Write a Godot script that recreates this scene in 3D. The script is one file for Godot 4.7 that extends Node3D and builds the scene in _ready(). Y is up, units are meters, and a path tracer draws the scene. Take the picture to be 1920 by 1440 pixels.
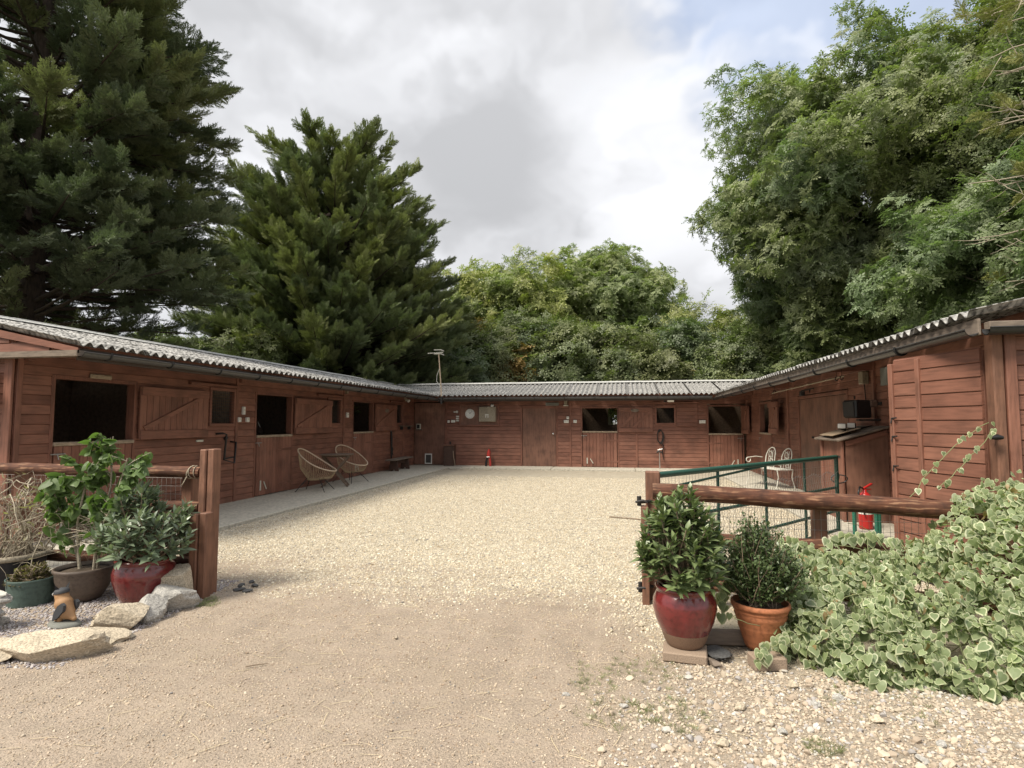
extends Node3D
# A stable yard: three timber blocks round a gravel yard, conifers and ash trees behind, pots and a vine by the open gate.

var M := {}
var T := {}
var used := {}
var rng := RandomNumberGenerator.new()
const EYE := Vector3(0, 1.5, 0)
const XL := -7.0      # wall of the west block
const ZB := -18.95    # wall of the rear block
const XR := 3.85      # wall of the east block
const LIP := 2.35     # height of the eaves
const SLOPE := 0.215

func _ready():
	rng.seed = 20240817
	camera_and_light()
	make_textures()
	make_materials()
	build_ground()
	build_left_block()
	build_back_block()
	build_right_block()
	build_trees()
	build_fences()
	build_gate()
	build_left_bed()
	build_right_plants()
	build_yard_things()
	build_wall_things()
	build_horse()
	build_litter()

func camera_and_light():
	var cam := Camera3D.new(); cam.name = "camera"; add_child(cam)
	cam.fov = 2.0 * rad_to_deg(atan(720.0 / 1080.0))
	cam.near = 0.05; cam.far = 900.0
	cam.position = EYE
	cam.rotation = Vector3(atan(72.0 / 1080.0), deg_to_rad(10.6), 0)
	cam.current = true
	var sun := DirectionalLight3D.new(); sun.name = "sun"; add_child(sun)
	var to_sun := Vector3(-0.62, 1.22, 0.66).normalized()
	sun.look_at_from_position(to_sun * 50.0, Vector3.ZERO, Vector3.UP)
	sun.light_energy = 0.95
	sun.light_angular_distance = 18.0
	sun.light_color = Color(1.0, 0.965, 0.9)
	sun.shadow_enabled = true
	var we := WorldEnvironment.new(); we.name = "environment"
	var e := Environment.new()
	e.background_mode = Environment.BG_SKY
	var sky := Sky.new()
	var sm := PanoramaSkyMaterial.new()
	sm.panorama = sky_picture()
	sky.sky_material = sm
	e.sky = sky
	e.tonemap_mode = Environment.TONE_MAPPER_LINEAR
	e.tonemap_exposure = 1.9
	e.sdfgi_enabled = true; e.ssao_enabled = true; e.ssil_enabled = true
	we.environment = e
	add_child(we)

func sky_picture() -> ImageTexture:
	# broken overcast: grey cloud of uneven thickness, bright rims, a few blue holes
	var w := 1600; var h := 800
	var im := Image.create(w, h, false, Image.FORMAT_RGBF)
	var n1 := noise(11, 1.15, 5, FastNoiseLite.TYPE_SIMPLEX_SMOOTH)
	var n2 := noise(12, 3.2, 5, FastNoiseLite.TYPE_SIMPLEX_SMOOTH)
	var n3 := noise(13, 0.75, 4, FastNoiseLite.TYPE_SIMPLEX_SMOOTH)
	var dark := Vector3(-0.0595, 0.5415, -0.8386)    # a heavier cloud
	var pale := Vector3(0.033, 0.398, -0.917)       # a thin bright edge beside it
	var blue1 := Vector3(0.23, 0.60, -0.77)
	var blue2 := Vector3(0.47, 0.52, -0.72)
	for y in h:
		var up := cos(PI * (y + 0.5) / h)
		var flat := sqrt(maxf(0.0, 1.0 - up * up))
		var wide := 0.37 + 0.18 * maxf(0.0, up)
		for x in w:
			if up < -0.04:
				im.set_pixel(x, y, Color(0.2, 0.19, 0.16)); continue
			var a := TAU * (x + 0.5) / w
			var d := Vector3(sin(a) * flat, up, -cos(a) * flat)
			# clouds lie on a high sheet: features shrink towards the horizon
			var p := d / (maxf(up, 0.0) + 0.32)
			var q := p + 0.18 * Vector3(n2.get_noise_3d(p.x + 9.0, p.y, p.z), 0, n2.get_noise_3d(p.x, p.y + 7.0, p.z))
			var c := n1.get_noise_3d(q.x, q.y, q.z)
			var f := n2.get_noise_3d(q.x, q.y, q.z)
			var big := n3.get_noise_3d(p.x + 30.0, p.y, p.z)
			var thick := 0.52 + 0.8 * c + 0.42 * f + 0.25 * big
			var dk := d.dot(dark)
			thick += 0.32 * smoothstep(0.955, 0.996, dk + 0.012 * f + 0.015 * c)
			thick -= 0.45 * smoothstep(0.978, 0.998, d.dot(pale) + 0.01 * f + 0.012 * c)
			var lum := 1.32 - 0.6 * smoothstep(-0.2, 1.15, thick)
			var col := Color(lum * 0.985, lum * 0.995, lum * 1.03)
			var hole := smoothstep(0.972, 1.0, d.dot(blue1) + 0.022 * f + 0.02 * c) + smoothstep(0.982, 1.0, d.dot(blue2) + 0.015 * f + 0.01 * c) + smoothstep(0.42, 0.75, -c - 0.3 * f - 0.2 * big) * smoothstep(0.25, 0.5, up)
			col = col.lerp(Color(0.42, 0.58, 0.9), clampf(hole * 0.8, 0.0, 0.6))
			im.set_pixel(x, y, Color(col.r * wide, col.g * wide, col.b * wide))
	return ImageTexture.create_from_image(im)

func noise(s: int, freq: float, oct := 4, kind := FastNoiseLite.TYPE_PERLIN) -> FastNoiseLite:
	var n := FastNoiseLite.new()
	n.seed = s; n.frequency = freq; n.noise_type = kind
	n.fractal_type = FastNoiseLite.FRACTAL_FBM; n.fractal_octaves = oct
	return n

# ---------------------------------------------------------------- textures and materials
func ntex(s: int, freq: float, oct: int, stops: Array, size := 512, kind := FastNoiseLite.TYPE_PERLIN) -> NoiseTexture2D:
	var t := NoiseTexture2D.new()
	t.width = size; t.height = size; t.seamless = true; t.seamless_blend_skirt = 0.2
	t.noise = noise(s, freq, oct, kind)
	var g := Gradient.new()
	var off := PackedFloat32Array(); var cols := PackedColorArray()
	for st in stops:
		off.append(st[0]); cols.append(st[1] if st[1] is Color else Color(st[1], st[1], st[1]).linear_to_srgb())
	g.offsets = off; g.colors = cols
	t.color_ramp = g
	return t

func nnorm(s: int, freq: float, oct: int, strength: float, size := 512, kind := FastNoiseLite.TYPE_PERLIN) -> NoiseTexture2D:
	var t := NoiseTexture2D.new()
	t.width = size; t.height = size; t.seamless = true; t.seamless_blend_skirt = 0.2
	t.noise = noise(s, freq, oct, kind)
	t.as_normal_map = true; t.bump_strength = strength
	return t

func make_textures():
	T.fine = ntex(1, 0.03, 5, [[0.0, 0.45], [0.35, 0.72], [0.65, 0.92], [1.0, 1.0]])
	T.grain = ntex(2, 0.012, 5, [[0.0, 0.55], [0.3, 0.77], [0.5, 0.87], [0.72, 0.96], [1.0, 1.0]])
	T.blotch = ntex(3, 0.008, 5, [[0.15, 0.62], [0.42, 0.88], [0.6, 0.98], [0.9, 1.0]])
	T.patch = ntex(10, 0.02, 5, [[0.15, 0.84], [0.45, 0.94], [0.7, 1.0], [1.0, 1.0]])
	T.lichen = ntex(4, 0.05, 5, [[0.0, 0.1], [0.38, 0.14], [0.45, 0.55], [0.56, 0.75], [0.66, 0.95], [1.0, 1.0]])
	T.speck = ntex(5, 0.11, 3, [[0.0, 0.3], [0.35, 0.62], [0.5, 0.82], [0.7, 1.0], [1.0, 1.0]])
	T.soil = ntex(6, 0.06, 5, [[0.0, 0.5], [0.4, 0.78], [0.6, 0.92], [1.0, 1.0]])
	T.bark = ntex(7, 0.02, 5, [[0.0, 0.3], [0.4, 0.6], [0.6, 0.85], [1.0, 1.0]])
	T.peel = ntex(8, 0.016, 5, [[0.0, Color(0.52, 0.36, 0.28)], [0.5, Color(0.6, 0.43, 0.34)], [0.7, Color(0.74, 0.58, 0.48)], [0.74, Color(0.95, 0.82, 0.7)], [1.0, Color(1.0, 0.92, 0.82)]])
	T.glaze = ntex(9, 0.02, 5, [[0.0, 0.5], [0.45, 0.85], [1.0, 1.0]])
	T.n_fine = nnorm(21, 0.05, 4, 5.0)
	T.n_grain = nnorm(22, 0.014, 5, 6.0)
	T.n_speck = nnorm(23, 0.10, 3, 10.0)
	T.n_lump = nnorm(24, 0.02, 5, 6.0)

func mk(key: String, lin: Color, rough: float, tex = null, scale := Vector3.ONE, norm = null, nscale := 1.0, coarse = null, cscale := 0.4) -> StandardMaterial3D:
	var m := StandardMaterial3D.new()
	m.resource_name = key
	m.albedo_color = lin.linear_to_srgb()
	m.roughness = rough
	m.uv1_triplanar = true; m.uv1_world_triplanar = true; m.uv1_triplanar_sharpness = 4.0
	m.uv1_scale = scale
	if tex: m.albedo_texture = tex
	if norm:
		m.normal_enabled = true; m.normal_texture = norm; m.normal_scale = nscale
	if coarse:
		m.detail_enabled = true; m.detail_albedo = coarse; m.detail_blend_mode = BaseMaterial3D.BLEND_MODE_MUL
		m.detail_uv_layer = BaseMaterial3D.DETAIL_UV_2
		m.uv2_triplanar = true; m.uv2_world_triplanar = true; m.uv2_scale = Vector3.ONE * cscale
	M[key] = m
	return m

func plain(key: String, lin: Color, rough: float, metal := 0.0) -> StandardMaterial3D:
	var m := StandardMaterial3D.new()
	m.resource_name = key; m.albedo_color = lin.linear_to_srgb(); m.roughness = rough; m.metallic = metal
	M[key] = m
	return m

func leafmat(key: String, tint: Color, rough: float, back: Color) -> StandardMaterial3D:
	var m := StandardMaterial3D.new()
	m.resource_name = key; m.albedo_color = tint.linear_to_srgb(); m.roughness = rough
	m.vertex_color_use_as_albedo = true
	m.cull_mode = BaseMaterial3D.CULL_DISABLED
	m.backlight_enabled = true; m.backlight = back.linear_to_srgb()
	M[key] = m
	return m

func make_materials():
	# red-brown painted boards: six shades, grain along the board
	var base := Color(0.27, 0.117, 0.077)
	for k in 6:
		var r := 0.86 + 0.055 * k
		var c := Color(base.r * r, base.g * r * (0.96 + 0.015 * k), base.b * r * (0.95 + 0.02 * k))
		var a := mk("board_h%d" % k, c, 0.62, T.grain, Vector3(0.55, 7.0, 0.55), T.n_grain, 0.5, T.blotch, 0.5)
		a.uv1_offset = Vector3(0.13 * k, 0.37 * k, 0.21 * k); a.uv2_offset = Vector3(0.31 * k, 0.11 * k, 0.17 * k)
		var b := mk("board_v%d" % k, c * Color(1.02, 1.02, 1.02), 0.62, T.grain, Vector3(7.0, 0.55, 7.0), T.n_grain, 0.5, T.blotch, 0.5)
		b.uv1_offset = Vector3(0.13 * k, 0.37 * k, 0.21 * k)
	mk("ply", Color(0.235, 0.115, 0.077), 0.6, T.grain, Vector3(2.5, 0.5, 2.5), T.n_grain, 0.25, T.blotch, 0.6)
	mk("dark_timber", Color(0.09, 0.05, 0.035), 0.75, T.grain, Vector3(0.8, 6, 0.8), T.n_grain, 0.5)
	mk("stained_timber", Color(0.23, 0.11, 0.068), 0.7, T.grain, Vector3(6.0, 0.7, 6.0), T.n_grain, 0.7, T.blotch, 1.1)
	mk("inside", Color(0.30, 0.21, 0.145), 0.9, T.fine, Vector3.ONE)
	mk("worn_ledge", Color(0.42, 0.33, 0.24), 0.8, T.grain, Vector3(1.2, 8, 1.2), T.n_grain, 0.6, T.blotch, 2.0)
	mk("old_wood", Color(0.24, 0.19, 0.15), 0.85, T.grain, Vector3(1.0, 8, 1.0), T.n_grain, 0.8, T.blotch, 1.5)
	mk("roof", Color(0.50, 0.49, 0.47), 0.93, T.lichen, Vector3(0.8, 0.8, 0.8), T.n_fine, 0.6, T.blotch, 0.5)
	mk("ridge", Color(0.55, 0.55, 0.53), 0.9, T.fine, Vector3(1.5, 1.5, 1.5), T.n_fine, 0.4)
	mk("fascia", Color(0.075, 0.055, 0.045), 0.8, T.grain, Vector3(0.8, 7, 0.8), T.n_grain, 0.6)
	mk("gutter", Color(0.075, 0.072, 0.068), 0.42, T.fine, Vector3(1.5, 1.5, 1.5))
	mk("black_gutter", Color(0.03, 0.03, 0.03), 0.3, T.fine, Vector3(1.5, 1.5, 1.5))
	plain("bracket", Color(0.012, 0.012, 0.012), 0.45)
	mk("concrete", Color(0.57, 0.53, 0.44), 0.92, T.fine, Vector3(1.3, 1.3, 1.3), T.n_fine, 0.5, T.patch, 0.5)
	var gm := mk("ground", Color(1, 1, 1), 0.96, T.soil, Vector3(2.3, 2.3, 2.3), T.n_speck, 0.9, T.patch, 0.43)
	gm.vertex_color_use_as_albedo = true
	mk("field", Color(0.14, 0.16, 0.07), 0.95, T.soil, Vector3(0.5, 0.5, 0.5), T.n_lump, 0.5, T.blotch, 0.05)
	mk("rail", Color(0.36, 0.265, 0.21), 0.82, T.peel, Vector3(0.7, 7.0, 7.0), T.n_grain, 0.8, T.bark, 1.2)
	mk("limestone", Color(0.62, 0.53, 0.40), 0.92, T.speck, Vector3(1.6, 1.6, 1.6), T.n_lump, 1.0, T.blotch, 2.2)
	mk("grey_rock", Color(0.52, 0.50, 0.46), 0.92, T.speck, Vector3(2.0, 2.0, 2.0), T.n_lump, 1.0, T.blotch, 2.6)
	mk("bark_conifer", Color(0.085, 0.06, 0.045), 0.95, T.bark, Vector3(2.5, 0.6, 2.5), T.n_grain, 1.0)
	mk("bark_ash", Color(0.17, 0.15, 0.115), 0.95, T.bark, Vector3(2.0, 0.6, 2.0), T.n_grain, 1.0)
	mk("twig", Color(0.30, 0.23, 0.16), 0.9, T.bark, Vector3(6, 6, 6))
	mk("pale_twig", Color(0.46, 0.40, 0.30), 0.9, T.bark, Vector3(6, 6, 6))
	mk("stem_green", Color(0.2, 0.22, 0.1), 0.8)
	var rp := mk("red_glaze", Color(0.185, 0.026, 0.026), 0.22, T.glaze, Vector3(3, 3, 3), T.n_fine, 0.06, T.blotch, 2.5)
	rp.clearcoat_enabled = true; rp.clearcoat = 0.6; rp.clearcoat_roughness = 0.16
	mk("bare_clay", Color(0.24, 0.15, 0.1), 0.6, T.speck, Vector3(4, 4, 4), T.n_fine, 0.3)
	mk("brown_clay", Color(0.125, 0.095, 0.075), 0.55, T.glaze, Vector3(4, 4, 4), T.n_fine, 0.2)
	mk("terracotta", Color(0.46, 0.17, 0.075), 0.75, T.glaze, Vector3(4, 4, 4), T.n_fine, 0.25)
	mk("green_tub", Color(0.075, 0.115, 0.098), 0.7, T.glaze, Vector3(3, 3, 3), T.n_fine, 0.3)
	mk("black_tub", Color(0.018, 0.018, 0.022), 0.5, T.fine, Vector3(2, 2, 2))
	mk("compost", Color(0.11, 0.08, 0.055), 1.0, T.speck, Vector3(4, 4, 4), T.n_speck, 1.0)
	mk("brick", Color(0.36, 0.27, 0.2), 0.9, T.speck, Vector3(4, 4, 4), T.n_fine, 0.6)
	mk("slate", Color(0.09, 0.09, 0.09), 0.85, T.fine, Vector3(4, 4, 4), T.n_fine, 0.6)
	mk("gate_green", Color(0.02, 0.085, 0.06), 0.45, T.glaze, Vector3(5, 5, 5))
	mk("green_paint", Color(0.025, 0.17, 0.11), 0.5, T.glaze, Vector3(5, 5, 5))
	plain("wire", Color(0.34, 0.33, 0.31), 0.5, 0.4)
	plain("steel", Color(0.6, 0.6, 0.6), 0.3, 0.9)
	plain("iron", Color(0.02, 0.018, 0.017), 0.6)
	plain("black", Color(0.01, 0.01, 0.011), 0.4)
	plain("white_plastic", Color(0.72, 0.71, 0.66), 0.45)
	mk("white_iron", Color(0.72, 0.70, 0.62), 0.55, T.glaze, Vector3(8, 8, 8))
	plain("cream_plate", Color(0.55, 0.54, 0.46), 0.6)
	mk("cane", Color(0.50, 0.37, 0.22), 0.7, T.fine, Vector3(6, 6, 6))
	mk("cane_pale", Color(0.64, 0.50, 0.36), 0.7, T.fine, Vector3(6, 6, 6))
	mk("table_wood", Color(0.17, 0.12, 0.085), 0.75, T.grain, Vector3(1.2, 6, 6), T.n_grain, 0.5)
	plain("red_paint", Color(0.42, 0.02, 0.018), 0.32)
	plain("red_rubber", Color(0.45, 0.04, 0.03), 0.5)
	plain("lens", Color(0.8, 0.8, 0.78), 0.15)
	plain("dial", Color(0.74, 0.75, 0.72), 0.4)
	mk("beige_metal", Color(0.36, 0.31, 0.23), 0.5, T.glaze, Vector3(3, 3, 3))
	mk("hide", Color(0.09, 0.055, 0.035), 0.65, T.fine, Vector3(3, 3, 3))
	plain("hair", Color(0.02, 0.015, 0.012), 0.8)
	plain("white_hair", Color(0.6, 0.57, 0.52), 0.8)
	mk("owl_tan", Color(0.44, 0.25, 0.12), 0.7, T.speck, Vector3(12, 12, 12))
	mk("owl_grey", Color(0.055, 0.058, 0.065), 0.7, T.speck, Vector3(14, 14, 14))
	mk("owl_base", Color(0.22, 0.225, 0.2), 0.8, T.speck, Vector3(10, 10, 10))
	plain("cardboard", Color(0.36, 0.27, 0.18), 0.85)
	plain("mirror_glass", Color(0.05, 0.05, 0.05), 0.08)
	# foliage; the leaf's own colour sits in the mesh, the copy's tint in the MultiMesh
	leafmat("leaf", Color(1, 1, 1), 0.5, Color(0.62, 0.8, 0.3))
	leafmat("leaf_gloss", Color(1, 1, 1), 0.36, Color(0.3, 0.4, 0.15))
	leafmat("needle", Color(1, 1, 1), 0.7, Color(0.4, 0.5, 0.25))
	leafmat("stone", Color(1, 1, 1), 0.9, Color(0, 0, 0)).backlight_enabled = false

# ---------------------------------------------------------------- mesh builder
class MB:
	var v := PackedVector3Array()
	var n := PackedVector3Array()
	var c := PackedColorArray()
	var ix := PackedInt32Array()
	var col := Color.WHITE
	var colored := false
	func paint(x: Color): col = x; colored = true
	func tri(p: Vector3, q: Vector3, r: Vector3):   # counter-clockwise seen from outside
		var nn := (q - p).cross(r - p).normalized()
		var b := v.size()
		v.append(p); v.append(q); v.append(r)
		for i in 3:
			n.append(nn); c.append(col)
		ix.append(b); ix.append(b + 2); ix.append(b + 1)
	func quad(p: Vector3, q: Vector3, r: Vector3, s: Vector3):
		var nn := (q - p).cross(s - p).normalized()
		if nn.length_squared() < 0.5: nn = (r - q).cross(p - q).normalized()
		var b := v.size()
		v.append(p); v.append(q); v.append(r); v.append(s)
		for i in 4:
			n.append(nn); c.append(col)
		ix.append_array(PackedInt32Array([b, b + 2, b + 1, b, b + 3, b + 2]))
	func box(t: Transform3D, s: Vector3, bev := 0.0):
		var h := s * 0.5
		if bev <= 0.0:
			var k := []
			for i in 8: k.append(t * Vector3(h.x if i & 1 else -h.x, h.y if i & 2 else -h.y, h.z if i & 4 else -h.z))
			quad(k[4], k[5], k[7], k[6]); quad(k[1], k[0], k[2], k[3]); quad(k[5], k[1], k[3], k[7])
			quad(k[0], k[4], k[6], k[2]); quad(k[6], k[7], k[3], k[2]); quad(k[0], k[1], k[5], k[4])
			return
		var bv := minf(bev, minf(h.x, minf(h.y, h.z)) * 0.9)
		# p[corner][axis]: the corner's point on the face across that axis
		var p := []
		for i in 8:
			var sg := Vector3(1.0 if i & 1 else -1.0, 1.0 if i & 2 else -1.0, 1.0 if i & 4 else -1.0)
			var row := []
			for a in 3:
				var e := h - Vector3(bv, bv, bv)
				e[a] = h[a]
				row.append(t * (e * sg))
			p.append(row)
		var mid := t.origin
		for a in 3:
			var b1: int = 1 << ((a + 1) % 3); var b2: int = 1 << ((a + 2) % 3); var hi: int = 1 << a
			out_quad(p[hi][a], p[hi | b1][a], p[hi | b1 | b2][a], p[hi | b2][a], mid)
			out_quad(p[0][a], p[b2][a], p[b1 | b2][a], p[b1][a], mid)
		for a in 3:   # edges along axis a
			var bit: int = 1 << a; var u: int = (a + 1) % 3; var w: int = (a + 2) % 3
			for su in 2:
				for sw in 2:
					var k0: int = (su << u) | (sw << w); var k1: int = k0 | bit
					out_quad(p[k0][u], p[k0][w], p[k1][w], p[k1][u], mid)
		for i in 8:
			if (p[i][1] - p[i][0]).cross(p[i][2] - p[i][0]).dot(p[i][0] - mid) > 0.0: tri(p[i][0], p[i][1], p[i][2])
			else: tri(p[i][0], p[i][2], p[i][1])
	func out_quad(a: Vector3, b: Vector3, d: Vector3, e: Vector3, mid: Vector3):
		if (b - a).cross(e - a).dot((a + d) * 0.5 - mid) > 0.0: quad(a, b, d, e)
		else: quad(a, e, d, b)
	func bx(at: Vector3, s: Vector3, bev := 0.0): box(Transform3D(Basis(), at), s, bev)
	func bar(a: Vector3, b: Vector3, wide: float, deep: float, bev := 0.0, up := Vector3.UP):
		var x := (b - a); var l := x.length(); x /= l
		if absf(x.dot(up)) > 0.98: up = Vector3.RIGHT
		var z := x.cross(up).normalized(); var y := z.cross(x)
		box(Transform3D(Basis(x, y, z), (a + b) * 0.5), Vector3(l, wide, deep), bev)
	func tube(pts: PackedVector3Array, rad: PackedFloat32Array, seg := 8, caps := true, closed := false):
		var m := pts.size(); var b0 := v.size()
		var up := Vector3.UP
		var t0 := (pts[1] - pts[0]).normalized()
		if absf(t0.dot(up)) > 0.95: up = Vector3.RIGHT
		var xx := t0.cross(up).normalized()
		for i in m:
			var tn := (pts[(i + 1) % m] - pts[(i - 1 + m) % m]) if closed else (pts[mini(i + 1, m - 1)] - pts[maxi(i - 1, 0)])
			tn = tn.normalized()
			xx = (xx - tn * xx.dot(tn)).normalized()
			var yy := tn.cross(xx)
			var r := rad[i] if i < rad.size() else rad[rad.size() - 1]
			for k in seg:
				var a := TAU * k / seg
				var d := xx * cos(a) + yy * sin(a)
				v.append(pts[i] + d * r); n.append(d); c.append(col)
		for i in (m if closed else m - 1):
			var j := (i + 1) % m
			for k in seg:
				var k2 := (k + 1) % seg
				var p := b0 + i * seg + k; var q := b0 + i * seg + k2; var r2 := b0 + j * seg + k2; var s := b0 + j * seg + k
				ix.append_array(PackedInt32Array([p, r2, q, p, s, r2]))
		if caps and not closed:
			for e in 2:
				var i := 0 if e == 0 else m - 1
				var tn := (pts[0] - pts[1]).normalized() if e == 0 else (pts[m - 1] - pts[m - 2]).normalized()
				var cb := v.size()
				v.append(pts[i]); n.append(tn); c.append(col)
				for k in seg:
					v.append(v[b0 + i * seg + k]); n.append(tn); c.append(col)
				for k in seg:
					var k2 := (k + 1) % seg
					if e == 0: ix.append_array(PackedInt32Array([cb, cb + 1 + k, cb + 1 + k2]))
					else: ix.append_array(PackedInt32Array([cb, cb + 1 + k2, cb + 1 + k]))
	func rod(a: Vector3, b: Vector3, r: float, seg := 8, r2 := -1.0):
		tube(PackedVector3Array([a, b]), PackedFloat32Array([r, r if r2 < 0.0 else r2]), seg)
	func lathe(prof: PackedVector2Array, seg := 24, t := Transform3D()):
		# profile of (radius, height), from the bottom outside upward
		var b0 := v.size(); var m := prof.size()
		for i in m:
			var a := prof[maxi(i - 1, 0)]; var b := prof[mini(i + 1, m - 1)]
			var d := (b - a).normalized()
			for k in seg + 1:
				var an := TAU * k / seg
				var rd := Vector3(cos(an), 0, sin(an))
				v.append(t * (rd * prof[i].x + Vector3(0, prof[i].y, 0)))
				n.append((t.basis * (rd * d.y - Vector3(0, d.x, 0))).normalized()); c.append(col)
		for i in m - 1:
			for k in seg:
				var p := b0 + i * (seg + 1) + k; var q := p + 1; var r := q + seg + 1; var s := p + seg + 1
				ix.append_array(PackedInt32Array([p, q, r, p, r, s]))
	func prism(poly: PackedVector2Array, t: Transform3D, depth: float):   # polygon in xy, extruded along z both ways
		var area := 0.0
		for i in poly.size():
			var p := poly[i]; var q := poly[(i + 1) % poly.size()]
			area += p.x * q.y - q.x * p.y
		if area < 0.0: poly.reverse()
		var h := depth * 0.5
		for i in poly.size():
			var p := poly[i]; var q := poly[(i + 1) % poly.size()]
			quad(t * Vector3(p.x, p.y, h), t * Vector3(p.x, p.y, -h), t * Vector3(q.x, q.y, -h), t * Vector3(q.x, q.y, h))
		var ids := Geometry2D.triangulate_polygon(poly)
		for i in range(0, ids.size(), 3):
			var a := poly[ids[i]]; var b := poly[ids[i + 1]]; var d := poly[ids[i + 2]]
			if (b - a).cross(d - a) < 0.0:
				var x := b; b = d; d = x
			tri(t * Vector3(a.x, a.y, h), t * Vector3(b.x, b.y, h), t * Vector3(d.x, d.y, h))
			tri(t * Vector3(a.x, a.y, -h), t * Vector3(d.x, d.y, -h), t * Vector3(b.x, b.y, -h))
	func mesh() -> ArrayMesh:
		var arr := []; arr.resize(Mesh.ARRAY_MAX)
		arr[Mesh.ARRAY_VERTEX] = v; arr[Mesh.ARRAY_NORMAL] = n; arr[Mesh.ARRAY_INDEX] = ix
		if colored: arr[Mesh.ARRAY_COLOR] = c
		var am := ArrayMesh.new()
		am.add_surface_from_arrays(Mesh.PRIMITIVE_TRIANGLES, arr)
		return am

# ---------------------------------------------------------------- nodes
func numbered(called: String) -> String:
	if not used.has(called):
		used[called] = 0
		return called
	used[called] += 1
	return "%s_%03d" % [called, used[called]]

func tag(o: Node, label := "", category := "", group := "", kind := "") -> Node:
	if label: o.set_meta("label", label)
	if category: o.set_meta("category", category)
	if group: o.set_meta("group", group)
	if kind: o.set_meta("kind", kind)
	return o

func thing(called: String, label: String, category: String, at := Vector3.ZERO, turn := 0.0, group := "") -> Node3D:
	var o := Node3D.new()
	o.name = numbered(called)
	add_child(o)
	o.position = at; o.rotation.y = turn
	tag(o, label, category, group)
	return o

func put(mesh: Mesh, called: String, material: Material, parent: Node = null, t := Transform3D()) -> MeshInstance3D:
	var o := MeshInstance3D.new()
	o.mesh = mesh
	o.material_override = material
	o.transform = t
	if parent == null or parent == self:
		o.name = numbered(called); add_child(o)
	else:
		o.name = called; parent.add_child(o, true)
	return o

func boxpart(called: String, material: Material, parent: Node, at: Vector3, size: Vector3, bev := 0.006) -> MeshInstance3D:
	var b := MB.new(); b.bx(Vector3.ZERO, size, bev)
	return put(b.mesh(), called, material, parent, Transform3D(Basis(), at))

func scatter(called: String, mesh: Mesh, material: Material, xf: Array, cols: Array, parent: Node = null) -> MultiMeshInstance3D:
	var mm := MultiMesh.new()
	mm.transform_format = MultiMesh.TRANSFORM_3D
	mm.use_colors = cols.size() > 0
	mm.mesh = mesh
	mm.instance_count = xf.size()
	var buf := PackedFloat32Array()
	var stride := 16 if mm.use_colors else 12
	buf.resize(xf.size() * stride)
	for i in xf.size():
		var t: Transform3D = xf[i]; var k := i * stride
		buf[k] = t.basis.x.x; buf[k + 1] = t.basis.y.x; buf[k + 2] = t.basis.z.x; buf[k + 3] = t.origin.x
		buf[k + 4] = t.basis.x.y; buf[k + 5] = t.basis.y.y; buf[k + 6] = t.basis.z.y; buf[k + 7] = t.origin.y
		buf[k + 8] = t.basis.x.z; buf[k + 9] = t.basis.y.z; buf[k + 10] = t.basis.z.z; buf[k + 11] = t.origin.z
		if stride == 16:
			var c: Color = cols[i]
			buf[k + 12] = c.r; buf[k + 13] = c.g; buf[k + 14] = c.b; buf[k + 15] = 1.0
	mm.buffer = buf
	var o := MultiMeshInstance3D.new()
	o.multimesh = mm
	o.material_override = material
	if parent == null:
		o.name = numbered(called); add_child(o)
	else:
		o.name = called; parent.add_child(o, true)
	o.set_meta("kind", "stuff")
	return o

func under(part: Node3D, child: Node3D) -> Node3D:   # make child a piece of part, where it stands
	var t := part.transform.affine_inverse() * child.transform
	var called := String(child.name)
	child.get_parent().remove_child(child)
	child.name = called.rstrip("0123456789")
	part.add_child(child, true)
	child.transform = t
	return child

func rnd(a: float, b: float) -> float:
	return rng.randf_range(a, b)

func turned(fwd: Vector3, up: Vector3, roll := 0.0) -> Basis:   # y axis along fwd, z axis towards up
	var y := fwd.normalized()
	var x := y.cross(up)
	if x.length_squared() < 1e-4: x = y.cross(Vector3(0.3, 0.1, 1))
	x = x.normalized()
	var z := x.cross(y)
	var b := Basis(x, y, z)
	return b.rotated(y, roll) if roll != 0.0 else b

func unit(r: RandomNumberGenerator) -> Vector3:
	var z := r.randf_range(-1, 1); var a := r.randf_range(0, TAU); var s := sqrt(1 - z * z)
	return Vector3(s * cos(a), z, s * sin(a))

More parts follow.
